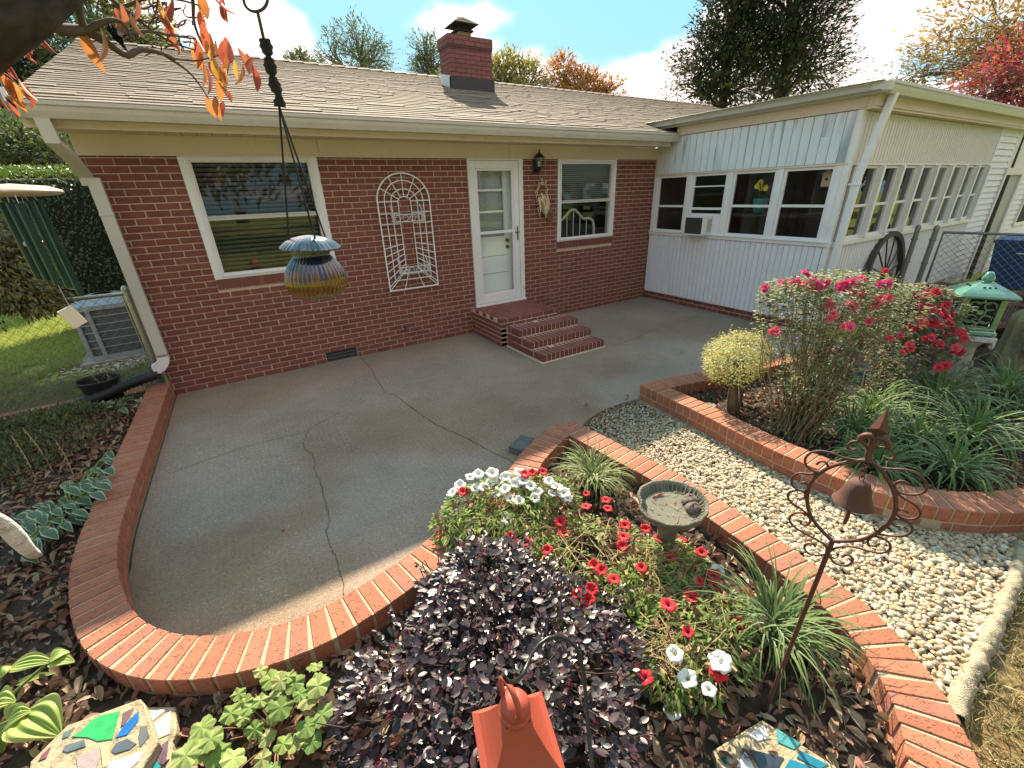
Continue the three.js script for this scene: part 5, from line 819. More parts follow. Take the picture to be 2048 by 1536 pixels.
for (const [x, z, n, L, lab] of [[3.0, 4.95, 230, 0.72, 'tall arching strap leaf clump just in front of the white pedestal'], [2.5, 5.3, 210, 0.62, 'broad strap leaf clump nearest the frame edge above the kerb bend'], [1.85, 4.78, 190, 0.5, 'strap leaf clump behind the spear tip of the stake'], [1.5, 5.08, 180, 0.42, 'low grassy clump at the inner curve of the rose bed kerb'], [1.85, 5.38, 190, 0.46, 'strap leaf clump hanging over the bend of the rose bed kerb'], [3.7, 5.25, 180, 0.6, 'shaded strap leaf clump between pedestal and stone statue'], [2.35, 4.72, 170, 0.5, 'small arching clump beside the mulch under the pink roses'], [3.4, 5.75, 170, 0.55, 'dim grassy clump below the stone statue'], [2.15, 5.08, 170, 0.5, 'middle strap leaf clump ringed by the other clumps of the rose bed']])
  grassClump('strap_leaf_clump', lab, [x, 0.05, z], n, L, 0.019, () => lerpC(jit([0.085, 0.18, 0.03], 0.22), [0.25, 0.33, 0.10], rnd() * rnd()), 1.0, 1.15);
function rose(p, k) { // a loose double blossom
  const s = new Shape(); seeded(560 + k); for (let ring = 0; ring < 3; ring++) for (let j = 0; j < 5; j++) { const a = j / 5 * 6.283 + ring * 0.6 + rn() * 0.2, o = [0.25, 0.6, 0.95][ring], L = [0.022, 0.03, 0.034][ring]; s.grid(2, 3, (u, v) => { const w = (u - 0.5) * 0.036 * Math.sin(0.5 + v * 2.1), r = 0.003 + L * v * Math.sin(o * (0.7 + 0.5 * v)), y = L * v * Math.cos(o * (0.7 + 0.6 * v)); return [Math.cos(a) * r - Math.sin(a) * w, y - 0.25 * Math.abs(u - 0.5) * 0.01, Math.sin(a) * r + Math.cos(a) * w]; }); } return s.geo();
}
const roseGeo = [0, 1, 2].map((k) => rose(0, k));
function roseBush(label, base, blobs, nLeaf, leafTone, canes, blooms, mats) {
  const t = thing('rose_bush', label, 'rose bush', base), B = t.position, rel = (p) => p.clone().sub(B);
  part('canes', M.stem, t, (s) => { for (let k = 0; k < canes; k++) { const [c, r] = pick(blobs), [p] = onBlob(c, r, 0.15, 0.05), q = rel(p); s.tube(spline([V(rn() * 0.16 + q.x * 0.15, 0, rn() * 0.16 + q.z * 0.15), V(q.x * 0.5 + rn() * 0.14, q.y * 0.4, q.z * 0.5 + rn() * 0.14), V(q.x * 0.82 + rn() * 0.08, q.y * 0.78, q.z * 0.82 + rn() * 0.08), q.clone().add(V(rn() * 0.03, 0.04, rn() * 0.03))], 10), (e) => mix(0.006, 0.0018, e), 4, jit(pick([[0.15, 0.12, 0.055], [0.22, 0.17, 0.08], [0.12, 0.13, 0.05], [0.19, 0.09, 0.05]]), 0.15)); for (let j = 0; j < 2; j++) { const e = rr(0.45, 0.9), a = V(q.x * e, q.y * e, q.z * e); s.tube(spline([a, a.clone().add(V(rn() * 0.07, 0.05, rn() * 0.07)), a.clone().add(V(rn() * 0.15, 0.11, rn() * 0.15))], 5), 0.0018, 4, [0.2, 0.16, 0.07]); } } });
  part('foliage', M.leaf, t, (s) => { for (let k = 0; k < nLeaf; k++) { const [c, r] = pick(blobs), [p, d] = onBlob(c, r, 0.85, -0.8); if (p.y < 0.14 || fbm(p.x * 8, p.y * 8, p.z * 8, 2) < 0.40) continue; const a = d.clone().add(V(rn(), rn() + 0.2, rn())); leafUp(s, leafA, rel(p), a, rr(0.024, 0.05), jit(pick(leafTone), 0.2), 0.9); } });
  for (const [u, v, d, m] of blooms) { const c = away(u, v, d); const n = m === 2 ? 1 : 3; for (let j = 0; j < n; j++) { const p = c.clone().add(V(rn() * 0.05, rn() * 0.035, rn() * 0.05)); const f = put('blossom', pick(roseGeo), mats[m] ?? mats[0], t); f.applyMatrix4(frameTo(rel(p), V(rn() * 1.1, 0.5, rn() * 1.1).add(EYE.clone().sub(p).normalize().multiplyScalar(0.7)), rr(0, 6), rr(0.8, 1.2) * (m === 2 ? 0.7 : 1))); } }
  return t;
}
const petal = (c) => phys(c, 0.9, { transmission: 0.35, thickness: 0 });
const pinks = [petal([0.80, 0.07, 0.26]), petal([0.78, 0.13, 0.18]), petal([0.70, 0.04, 0.08])], reds = [petal([0.66, 0.03, 0.075]), petal([0.74, 0.09, 0.12]), petal([0.60, 0.025, 0.045])];
seeded(55);
const blob = (u, v, q, x, y, z) => [away(u, v, q), V(x, y, z)];
roseBush('airy sunlit rose bush with hot pink blooms and bare lower canes', [1.5, 0.06, 4.5], [blob(1600, 640, 4.45, 0.40, 0.40, 0.34), blob(1680, 625, 4.6, 0.46, 0.36, 0.38), blob(1750, 615, 4.85, 0.44, 0.28, 0.36), blob(1690, 720, 4.5, 0.40, 0.36, 0.34), blob(1630, 760, 4.4, 0.30, 0.32, 0.28), blob(1690, 575, 4.6, 0.5, 0.15, 0.34), blob(1590, 590, 4.4, 0.3, 0.16, 0.26)], 8200, [[0.14, 0.20, 0.05], [0.21, 0.28, 0.08], [0.09, 0.14, 0.035], [0.29, 0.31, 0.12], [0.26, 0.15, 0.05]], 105,
  [[1531, 577, 4.2, 0], [1570, 568, 4.2, 0], [1587, 565, 4.2, 0], [1609, 548, 4.2, 0], [1633, 570, 4.2, 0], [1609, 573, 4.15, 1], [1676, 578, 4.2, 0], [1688, 574, 4.2, 0], [1693, 570, 4.25, 0], [1710, 568, 4.25, 0], [1726, 560, 4.3, 0], [1772, 568, 4.4, 0], [1661, 607, 4.15, 1], [1697, 611, 4.2, 1], [1714, 592, 4.25, 1], [1763, 599, 4.3, 1], [1738, 645, 4.1, 2], [1700, 657, 4.0, 1], [1551, 661, 4.0, 1], [1662, 633, 4.05, 1], [1647, 568, 4.2, 0], [1626, 575, 4.2, 1], [1775, 673, 4.2, 2], [1794, 676, 4.2, 2], [1792, 703, 4.15, 2], [1781, 540, 4.4, 2], [1750, 605, 4.3, 1]].map(([u, v, q, m]) => [u, v, q + 0.1, m]), pinks);
roseBush('darker shaded rose bush with clustered red blooms beside the green ceramic lantern', [3.0, 0.06, 4.5], [blob(1825, 635, 5.5, 0.36, 0.32, 0.32), blob(1862, 655, 5.55, 0.24, 0.34, 0.28), blob(1815, 695, 5.35, 0.34, 0.30, 0.30), blob(1840, 600, 5.5, 0.24, 0.16, 0.22)], 4200, [[0.07, 0.11, 0.03], [0.10, 0.14, 0.04], [0.17, 0.10, 0.035], [0.20, 0.22, 0.06]], 50,
  [[1825, 657, 4.55, 0], [1836, 655, 4.55, 0], [1891, 647, 4.7, 0], [1880, 655, 4.7, 1], [1868, 620, 4.7, 1], [1885, 623, 4.75, 0], [1898, 630, 4.75, 0], [1857, 589, 4.75, 0], [1871, 585, 4.75, 0], [1837, 596, 4.7, 0], [1818, 695, 4.4, 1], [1857, 678, 4.5, 0], [1907, 697, 4.6, 1], [1922, 705, 4.65, 0], [1929, 671, 4.7, 0], [1885, 731, 4.4, 0], [1870, 648, 4.7, 0], [1840, 640, 4.6, 1], [1905, 660, 4.75, 0], [1850, 612, 4.7, 0], [1895, 610, 4.75, 0], [1880, 690, 4.6, 0]].map(([u, v, q, m]) => [u, v, q + 0.62, m]), reds);
seeded(56);
{ // rounded golden shrub on a crooked trunk
  const t = thing('golden_shrub', 'rounded yellow green shrub on a thick crooked trunk at the kerb corner', 'shrub', [1.63, 0.05, 3.90]);
  const C = [[V(0.1, 0.50, -0.1), V(0.34, 0.20, 0.28)], [V(-0.1, 0.47, -0.02), V(0.26, 0.19, 0.22)], [V(0.3, 0.48, -0.18), V(0.26, 0.19, 0.22)]];
  part('foliage', M.leaf, t, (s) => { for (let k = 0; k < 6200; k++) { const [c, r] = pick(C), [p, d] = onBlob(c, r, 0.4, -0.75); const q = p.add(d.clone().multiplyScalar(0.05 * rn())); leafUp(s, leafTiny, q, d, rr(0.016, 0.030), jit(pick([[0.50, 0.50, 0.09], [0.40, 0.44, 0.08], [0.60, 0.54, 0.16], [0.52, 0.32, 0.10], [0.30, 0.36, 0.06]]), 0.18), 0.8); } for (let k = 0; k < 14; k++) { const h = 0.62 + k * 0.008; leafOn(s, leafTiny, V(0.06 + rn() * 0.015, h + k * 0.004, -0.2), V(rn(), 0.5, rn()), 0.02, [0.34, 0.33, 0.12]); } });
  part('trunk', std([0.22, 0.155, 0.085], 0.85, { map: T.bark, bumpMap: T.bark, bumpScale: 0.006 }), t, (s) => { s.tube(spline([V(-0.02, -0.03, 0.03), V(-0.06, 0.1, 0.02), V(-0.055, 0.24, 0), V(-0.01, 0.36, -0.04), V(0.05, 0.46, -0.08)], 16), (e) => mix(0.06, 0.022, e), 9); s.tube(spline([V(0.03, -0.03, 0.02), V(0.16, 0.08, -0.04), V(0.24, 0.22, -0.1), V(0.26, 0.4, -0.14)], 14), (e) => mix(0.034, 0.016, e), 8); s.tube(spline([V(-0.05, 0.26, 0), V(-0.11, 0.34, 0.02), V(-0.14, 0.44, 0)], 8), (e) => mix(0.022, 0.01, e), 7); });
  const r = thing('flat_stone', 'flat grey stone lying behind the kerb at the crooked trunk', 'stone', [1.47, 0.05, 3.74]); part('stone', M.concrete, r, (s) => s.grid(12, 8, (u, v) => { const a = u * 6.283, b = (v - 0.5) * 3.1416, w = 1 + 0.2 * noise3(Math.cos(a) + 4, b, Math.sin(a)); return [Math.cos(a) * Math.cos(b) * 0.11 * w, Math.sin(b) * 0.03, Math.sin(a) * Math.cos(b) * 0.08 * w, u, v]; }, undefined, true));
}
// hostas, heuchera, low shrubs
function hostaLeaf(s, base, tip, width, lift, center, edge, ribs = 9) { // one large ribbed leaf with its stalk
  const d = tip.clone().sub(base), L = d.length(), t = d.clone().normalize(), side = V(-t.z, 0, t.x).normalize();
  s.grid(width > 0.08 ? 48 : 14, 12, (u, v) => { const w = width * Math.pow(Math.sin(Math.PI * Math.pow(v, 0.72) * 0.97 + 0.05), 0.85), x = (u - 0.5) * w, rib = 0.034 * width * Math.cos(u * Math.PI * 2 * ribs / 2 + (v - 0.5) * (u < 0.5 ? 2.6 : -2.6)) * Math.sin(v * 3.1), cup = lift * (Math.sin(v * 2.6) * 0.6 - v * v * 0.55) - Math.abs(u - 0.5) * -0.22 * w; return [base.x + t.x * L * v + side.x * x, base.y + (tip.y - base.y) * v + cup + rib, base.z + t.z * L * v + side.z * x, u, v]; }, (u, v) => { const e = smooth(0.33, 0.44, Math.abs(u - 0.5) + (v > 0.9 ? 0.1 : 0)), k = 0.95 + 0.06 * Math.cos(u * Math.PI * ribs); return lerpC(center, edge, e).map((q) => q * k); });
}
function hosta(label, p, leaves, center, edge) {
  const t = thing('hosta', label, 'hosta', p), B = t.position;
  for (const [u, v, y, u2, v2, y2, w, lift] of leaves) { const a = onY(u, v, y).sub(B), b = onY(u2, v2, y2).sub(B); part('leaf', M.hosta ??= leafMat(0.6, 0.3, {}), t, (s) => hostaLeaf(s, a, b, w, lift ?? 0.03, jit(center, 0.12), jit(edge, 0.08))); part('stalk', M.stem, t, (s) => s.tube(spline([V(rn() * 0.03, 0, rn() * 0.03), a.clone().multiplyScalar(0.6).add(V(0, 0.03, 0)), a], 6), 0.004, 5, [0.17, 0.23, 0.06])); }
  return t;
}
seeded(57);
hosta('large sunlit lime green ribbed hosta in the bottom foreground corner', [-3.42, 0.06, 3.92], [[45, 1430, .17, 118, 1468, .13, 0.17, .05], [10, 1455, .15, 60, 1420, .19, 0.10, .04], [-20, 1420, .16, 28, 1400, .18, 0.12, .05], [20, 1450, .14, 45, 1405, .19, 0.10, .03], [20, 1335, .17, 105, 1322, .17, 0.085, .03], [100, 1325, .16, 148, 1322, .14, 0.075, .03], [98, 1322, .17, 138, 1302, .17, 0.07, .03], [-10, 1360, .18, 20, 1330, .19, 0.09, .03], [30, 1370, .1, 110, 1345, .1, 0.04, .02], [-30, 1480, .14, 5, 1500, .1, 0.12, .04]], [0.25, 0.36, 0.045], [0.38, 0.44, 0.10]);
{ const L = []; for (let k = 0; k < 96; k++) { const u = rr(30, 215), v = 1085 - (u - 35) * 0.72 + rr(-55, 35), y = rr(0.12, 0.24); L.push([u, v, y, u + rr(8, 34), v + rr(4, 22), y - rr(0.01, 0.05), rr(0.045, 0.075), 0.02]); } hosta('sprawling variegated hosta with cream edged leaves against the shaded kerb', [-3.45, 0.06, 2.2], L, [0.065, 0.125, 0.05], [0.42, 0.46, 0.30]); }
{ const L = []; for (let k = 0; k < 12; k++) { const u = rr(190, 285), v = 800 + rr(-12, 18), y = rr(0.15, 0.28); L.push([u, v, y, u + rr(-16, 18), v + rr(-2, 10), y - 0.02, rr(0.05, 0.08), 0.02]); } hosta('small pale variegated hosta tuft beside the black drain pipe', [-3.5, 0.05, 0.15], L, [0.14, 0.20, 0.08], [0.45, 0.48, 0.32]); }
{ // heuchera with lobed leaves
  const t = thing('heuchera', 'sunlit lobed yellow green heuchera between the mosaic stones and purple shrub', 'heuchera', [-2.36, 0.05, 4.52]);
  for (let k = 0; k < 46; k++) part('leaf', M.leaf, t, (s) => { const a = rr(0, 6.28), r = Math.sqrt(rnd()) * 0.26, c = V(Math.cos(a) * r * 1.05 - 0.02, 0.07 + rnd() * 0.1, Math.sin(a) * r * 0.75), R = rr(0.028, 0.05), tone = jit(pick([[0.22, 0.31, 0.06], [0.30, 0.38, 0.11], [0.16, 0.26, 0.045], [0.34, 0.37, 0.12]]), 0.15), k0 = s.count; s.grid(45, 4, (u, v) => { const b = u * 6.283, w = R * v * (0.92 + 0.085 * Math.cos(b * 5) + 0.035 * Math.cos(b * 15)); return [Math.cos(b) * w, (0.004 * Math.cos(b * 5) + 0.003 * Math.cos(b * 9 + R * 900)) * v - 0.12 * R * v * v, Math.sin(b) * w, u, v]; }, (u, v) => { const g = Math.abs(((u * 5) % 1) - 0.5) < 0.08 ? 1.35 : 1; return tone.map((q) => q * g); }, true); s.move(frameTo(c, V(rn() * 0.6, 1, rn() * 0.6), rr(0, 6), 1), k0); });
  part('stalks', M.stem, t, (s) => { for (let k = 0; k < 40; k++) { const a = rr(0, 6.28), r = Math.sqrt(rnd()) * 0.24; s.tube(spline([V(0, 0, 0), V(Math.cos(a) * r * 0.6, 0.07, Math.sin(a) * r * 0.5), V(Math.cos(a) * r, 0.09, Math.sin(a) * r * 0.75)], 6), 0.002, 4, [0.3, 0.16, 0.09]); } });
}
{ // low evergreen cover in the shaded bed
  const t = thing('low_shrub', 'low dark green spreading shrub filling the shaded bed beyond the kerb', 'shrub', [-4.15, 0.05, 0.95]);
  const tones = [[0.075, 0.105, 0.022], [0.11, 0.14, 0.03], [0.05, 0.075, 0.018], [0.16, 0.18, 0.05]];
  part('foliage', M.leaf, t, (s) => { for (let k = 0; k < 16000; k++) { const x = rr(-1.6, 0.82), z = rr(-0.8, 1.0); const lim = (x > 0.35 ? 1 - (x - 0.35) * 1.6 : 1) - smooth(0.45, 0.85, z + x * 0.2) * 0.8; if (rnd() > lim) continue; const h = 0.34 * fbm(x * 2.2 + 3, 1, z * 2.2, 3) * (1.2 - 0.5 * smooth(0.3, 0.9, z)) * mix(0.25, 1, smooth(-0.8, -0.1, z)) + 0.04; leafOn(s, leafTiny, V(x + rn() * 0.02, h * (1 - 0.5 * rnd() * rnd()), z), V(rn(), 0.7 + rn() * 0.5, rn()), rr(0.022, 0.045), jit(pick(tones), 0.2)); } });
  part('stems', M.stem, t, (s) => { for (let k = 0; k < 40; k++) { const x = rr(-1.2, 0.6), z = rr(-0.6, 0.7); s.tube(spline([V(x, 0, z), V(x + rn() * 0.12, 0.08, z + rn() * 0.12), V(x + rn() * 0.25, 0.16, z + rn() * 0.25)], 6), 0.0025, 4, [0.13, 0.10, 0.06]); } });
}
for (const [u, v, u2, v2, h] of [[245, 800, 190, 710, .62], [228, 803, 210, 735, .5], [222, 800, 180, 745, .5], [122, 818, 85, 760, .5], [75, 965, 22, 870, .5], [150, 958, 110, 880, .45], [110, 950, 45, 855, .5]]) { // dried flower stalks
  const a = onY(u, v, 0.06), t = thing('dry_stalk', null, 'stalk', a), b = onY(u2, v2, h * 0.85).sub(a); b.x = Math.max(-0.35, Math.min(0.35, b.x)); b.z = Math.max(-0.35, Math.min(0.35, b.z));
  tag(t, 'thin bleached flower stalk standing in the shaded bed by the kerb', 'dried stalk', 'dried flower stalks in the shaded bed'); part('stem', M.stem, t, (s) => { s.tube(spline([V(0, 0, 0), b.clone().multiplyScalar(0.5).add(V(0.01, 0.02, 0)), b], 8), (e) => mix(0.0035, 0.0018, e), 5, [0.36, 0.27, 0.12]); for (let k = 3; k < 8; k++) s.tube([b.clone().multiplyScalar(k / 8), b.clone().multiplyScalar(k / 8).add(V(rn() * 0.012, 0.015, rn() * 0.012))], 0.0035, 4, [0.42, 0.33, 0.18]); });
}
{ // whitened twisted branch
  const t = thing('white_branch', 'white painted branch poking in at the frame edge over the leaf litter', 'branch', onY(82, 1112, 0.07)), B = t.position;
  part('branch', std([0.72, 0.72, 0.74], 0.9, { map: T.stone, bumpMap: T.grit, bumpScale: 0.006 }), t, (s) => s.tube(spline([V(0, 0, 0), away(45, 1090, 2.78).sub(B), away(20, 1062, 2.72).sub(B), away(-8, 1040, 2.66).sub(B), away(-60, 1020, 2.6).sub(B)], 26), (e) => mix(0.012, 0.03, e) * (0.9 + 0.25 * noise3(e * 14, 3, 1)), 9));
}

// ------------------------------------------------------------------ garden ornaments
const planeAt = (base) => { const n = EYE.clone().sub(base).setY(0).normalize(); return (u, v) => { const d = sight(u, v); return d.multiplyScalar(base.clone().sub(EYE).dot(n) / d.dot(n)).add(EYE).sub(base); }; };
{ // rusty bell stake
  const base = V(-0.655, 0.05, 5.515), t = thing('bell_stake', 'rusty wrought iron garden stake with scrolls, a spear tip and a hanging bell', 'garden stake', base), at = planeAt(base);
  const P = (pts) => pts.map(([x, y]) => at(1560 + x / 4.8, 800 + y / 4.8)), wire = (name, pts, r = 0.0042, n = 40, seg = 6) => part(name, M.rust, t, (s) => s.tube(spline(P(pts), n), r, seg));
  part('pole', M.rust, t, (s) => s.tube([at(1530, 1422).setY(-0.06), at(1600, 1246), at(1665, 1082)], 0.0075, 8));
  wire('ring', [[505, 1355], [380, 1230], [300, 1120], [265, 1000], [265, 900], [300, 790], [400, 690], [520, 630], [700, 590], [850, 585], [950, 650], [1040, 770], [1100, 900], [1110, 1030], [1060, 1160], [940, 1270], [800, 1335], [650, 1355], [505, 1355]], 0.0058, 90, 8);
  for (const q of [
    [[850, 575], [740, 575], [620, 555], [500, 510], [380, 490], [290, 510], [240, 580], [270, 650], [340, 685], [420, 680], [460, 640], [440, 600], [390, 590], [350, 620]],
    [[830, 545], [840, 470], [790, 410], [710, 398], [655, 430], [655, 462], [700, 480], [735, 468]],
    [[855, 515], [900, 465], [980, 455], [1060, 480], [1105, 530], [1085, 565], [1030, 560], [990, 545]],
    [[870, 590], [950, 645], [1050, 660], [1200, 670], [1320, 710], [1400, 790], [1400, 870], [1330, 905], [1220, 905], [1130, 880], [1100, 830], [1130, 785], [1190, 780], [1240, 810]],
    [[400, 695], [280, 710], [180, 705], [120, 745], [120, 820], [170, 860], [240, 870], [275, 830], [240, 790], [200, 800]],
    [[270, 1100], [190, 1035], [110, 985], [75, 925], [95, 885], [160, 868], [225, 880], [245, 920], [215, 950], [160, 945]],
    [[445, 1470], [440, 1400], [350, 1340], [200, 1260], [110, 1190], [90, 1130], [140, 1090], [220, 1085], [285, 1130], [290, 1170], [255, 1200], [205, 1190], [195, 1150]],
    [[440, 1480], [350, 1490], [270, 1470], [235, 1420], [250, 1385], [310, 1380], [345, 1410]],
    [[1115, 890], [1200, 950], [1300, 1010], [1350, 1080], [1320, 1130], [1240, 1145], [1170, 1130], [1120, 1095], [1125, 1060], [1175, 1052], [1240, 1080]],
    [[950, 1290], [1080, 1305], [1200, 1300], [1265, 1260], [1260, 1200], [1180, 1150], [1100, 1145], [1070, 1170], [1100, 1205], [1160, 1215]],
    [[480, 1450], [560, 1415], [700, 1410], [850, 1450], [970, 1470], [1050, 1440], [1055, 1380], [990, 1330], [900, 1310], [850, 1340], [850, 1390], [910, 1400], [960, 1380]],
    [[470, 1490], [520, 1560], [600, 1590], [680, 1570], [695, 1520], [650, 1485], [600, 1505]],
  ]) wire('scroll', q, 0.0036, 44);
  part('finial', M.rust, t, (s) => { // folded spear blade on a collar with two horns
    const [a, b, c, d, m] = P([[1035, 80], [850, 275], [905, 352], [1042, 332], [960, 250]]), f = EYE.clone().sub(base).setY(0).normalize().multiplyScalar(0.02), A = (q) => q.toArray(), mf = m.clone().add(f), mb = m.clone().sub(f);
    for (const k of [mf, mb]) { s.poly([A(a), A(b), A(k)]); s.poly([A(b), A(c), A(k)]); s.poly([A(c), A(d), A(k)]); s.poly([A(d), A(a), A(k)]); }
    s.tube(spline(P([[910, 350], [830, 340], [785, 360], [775, 390], [800, 398]]), 14), 0.009, 7); s.tube(spline(P([[925, 350], [990, 370], [1035, 405], [1040, 440], [1010, 440]]), 14), 0.009, 7); s.tube(spline(P([[910, 345], [900, 400], [870, 465], [852, 520], [850, 590]]), 14), 0.009, 7);
  });
  const top = P([[830, 610]])[0], bt = P([[780, 768]])[0];
  part('chain', M.rust, t, (s) => { for (let k = 0; k < 5; k++) { const c = top.clone().lerp(bt, (k + 0.4) / 5), r = []; for (let j = 0; j <= 12; j++) { const a = j / 12 * 6.283; r.push(k % 2 ? c.clone().add(V(Math.cos(a) * 0.006, Math.sin(a) * 0.011, 0)) : c.clone().add(V(0, Math.sin(a) * 0.011, Math.cos(a) * 0.006))); } s.tube(r, 0.0016, 5); } });
  part('bell', M.rust, t, (s) => s.lathe([[0, 0], [0.018, -0.002], [0.026, -0.010], [0.033, -0.03], [0.038, -0.052], [0.045, -0.07], [0.053, -0.082], [0.051, -0.083], [0.04, -0.066], [0.03, -0.03], [0, -0.015]], 24, place(bt)));
  part('clapper', M.rust, t, (s) => { const e = P([[620, 1175]])[0]; s.tube([bt.clone().add(V(0, -0.03, 0)), V(bt.x, bt.y - 0.095, bt.z)], 0.003, 6); s.tube([V(bt.x, bt.y - 0.1, bt.z), e.lerp(V(bt.x, bt.y - 0.17, bt.z), 0.4)], 0.0055, 6); });
}
{ // bird bath
  const b = V(-0.365, 0.05, 4.755), t = thing('bird_bath', 'weathered shell shaped concrete bird bath with shallow water beside the kerb', 'bird bath', b, 0.35);
  const rim = (a) => 1 + 0.05 * Math.cos(a * 2 + 0.6) - 0.13 * Math.exp(-(((a - 2.15) / 0.3) ** 2)) + 0.012 * Math.cos(a * 13);
  const prof = [[0.0, 0.30], [0.06, 0.305], [0.13, 0.33], [0.175, 0.37], [0.192, 0.405], [0.19, 0.417], [0.178, 0.414], [0.165, 0.392], [0.14, 0.368], [0.09, 0.352], [0.0, 0.348]];
  const mossy = std([1, 1, 1], 0.93, { map: T.stone, bumpMap: T.grit, bumpScale: 0.006, vertexColors: true });
  part('basin', mossy, t, (s) => s.lathe(prof, 64, undefined, (u, v) => lerpC([0.40, 0.38, 0.31], v > 0.55 ? [0.12, 0.12, 0.09] : [0.24, 0.24, 0.17], smooth(0.3, 0.7, fbm(u * 9, v * 5, 3, 3) + (v > 0.6 ? 0.2 : 0))), (u, v) => rim(u * 6.283)));
  part('ribs', mossy, t, (s) => { for (let k = 0; k < 44; k++) { const a = k / 44 * 6.283; s.tube([[0.183, 0.416], [0.168, 0.397], [0.146, 0.374]].map(([r, y]) => V(Math.cos(-a) * r * rim(a), y, Math.sin(-a) * r * rim(a))), 0.0045, 5, [0.30, 0.29, 0.23]); } });
  part('pedestal', mossy, t, (s) => s.lathe([[0.085, -0.03], [0.085, 0.02], [0.06, 0.06], [0.05, 0.14], [0.052, 0.22], [0.07, 0.27], [0.1, 0.31]], 20, undefined, [0.36, 0.33, 0.24]));
  part('water', phys([0.55, 0.52, 0.40], 0.03, { transmission: 0.75, thickness: 0 }), t, (s) => s.lathe([[0.0, 0.374], [0.142, 0.374]], 40, undefined, undefined, (u) => rim(u * 6.283)));
  part('sediment', std([0.17, 0.14, 0.075], 0.9, { map: T.soil }), t, (s) => s.lathe([[0.0, 0.356], [0.09, 0.358], [0.135, 0.369]], 40, undefined, undefined, (u) => rim(u * 6.283)));
  seeded(61);
  for (const [dx, dz, r, lab] of [[0.075, 0.082, 0.042, 'pinkish angular stone lying in the bird bath water'], [0.118, 0.028, 0.046, 'darker hollow topped stone at the bird bath rim']]) { const q = thing('stone', lab, 'stone', [b.x + dx, b.y + 0.385, b.z + dz]); part('stone', std([0.30, 0.235, 0.21], 0.9, { map: T.stone, bumpMap: T.grit, bumpScale: 0.006 }), q, (s) => s.grid(12, 9, (u, v) => { const a = u * 6.283, c = (v - 0.5) * 3.1416, w = 1 + 0.55 * (noise3(Math.cos(a) * 1.6 + r * 300, c * 1.6, Math.sin(a) * 1.6) - 0.5); return [Math.cos(a) * Math.cos(c) * r * w, Math.sin(c) * r * 0.72 * w, Math.sin(a) * Math.cos(c) * r * 0.85 * w, u, v]; }, undefined, true)); }
  const lf = thing('fallen_leaf', 'curled red brown leaf at the far edge of the bird bath', 'leaf', [b.x + 0.01, b.y + 0.385, b.z - 0.11]); part('leaf', std([0.22, 0.07, 0.04], 0.7), lf, (s) => s.add(litterShapes[1], frameTo(V(-0.03, 0, 0), V(1, 0.3, 0.2), 1.2, [1.1, 1.1, 1.1])));
  part('debris', M.stem, t, (s) => { for (let k = 0; k < 26; k++) { const a = rr(0, 6.3), r = rr(0.02, 0.14), p = V(Math.cos(a) * r, 0.377, Math.sin(a) * r); s.tube(spline([p, p.clone().add(V(rn() * 0.04, 0.004, rn() * 0.04)), p.clone().add(V(rn() * 0.07, 0.002, rn() * 0.07))], 4), 0.0018, 4, jit(pick([[0.45, 0.36, 0.24], [0.25, 0.09, 0.08], [0.3, 0.2, 0.12]]), 0.2)); } });
}
// mosaic stepping stones
function mosaic(label, p, turn, outline, pieces, thick = 0.035, tilt = 0) {
  const t = thing('stepping_stone', label, 'stepping stone', p, turn); t.rotation.x = tilt; const sh = new THREE.Shape(outline.map(([x, z]) => new THREE.Vector2(x, -z)));
  const g = new THREE.ExtrudeGeometry(sh, { depth: thick, bevelEnabled: true, bevelSize: 0.006, bevelThickness: 0.006, bevelSegments: 2 }); g.rotateX(-Math.PI / 2); put('slab', g, M.slab ??= std([0.40, 0.33, 0.22], 0.93, { map: T.stone, bumpMap: T.grit, bumpScale: 0.004 }), t);
  for (const [col, pts] of pieces) { const ps = new THREE.Shape(pts.map(([x, z]) => new THREE.Vector2(x, -z))), q = new THREE.ExtrudeGeometry(ps, { depth: 0.004, bevelEnabled: true, bevelSize: 0.0015, bevelThickness: 0.0015, bevelSegments: 1 }); q.rotateX(-Math.PI / 2); q.translate(0, thick + 0.0045, 0); const u = q.attributes.uv, o = q.attributes.position; for (let k = 0; k < u.count; k++) u.setXY(k, o.getX(k) + pts[0][0] * 3, o.getZ(k)); put('glass_piece', q, phys(col, 0.22, { map: T.glaze, clearcoat: 0.6, clearcoatRoughness: 0.1 }), t); }
  return t;
}
const pixelSlab = (px, y) => { const w = px.map(([u, v]) => onY(u, v, y)), c = w.reduce((a, q) => a.add(q), V(0, 0, 0)).multiplyScalar(1 / w.length); return [c, w.map((q) => [q.x - c.x, q.z - c.z])]; };
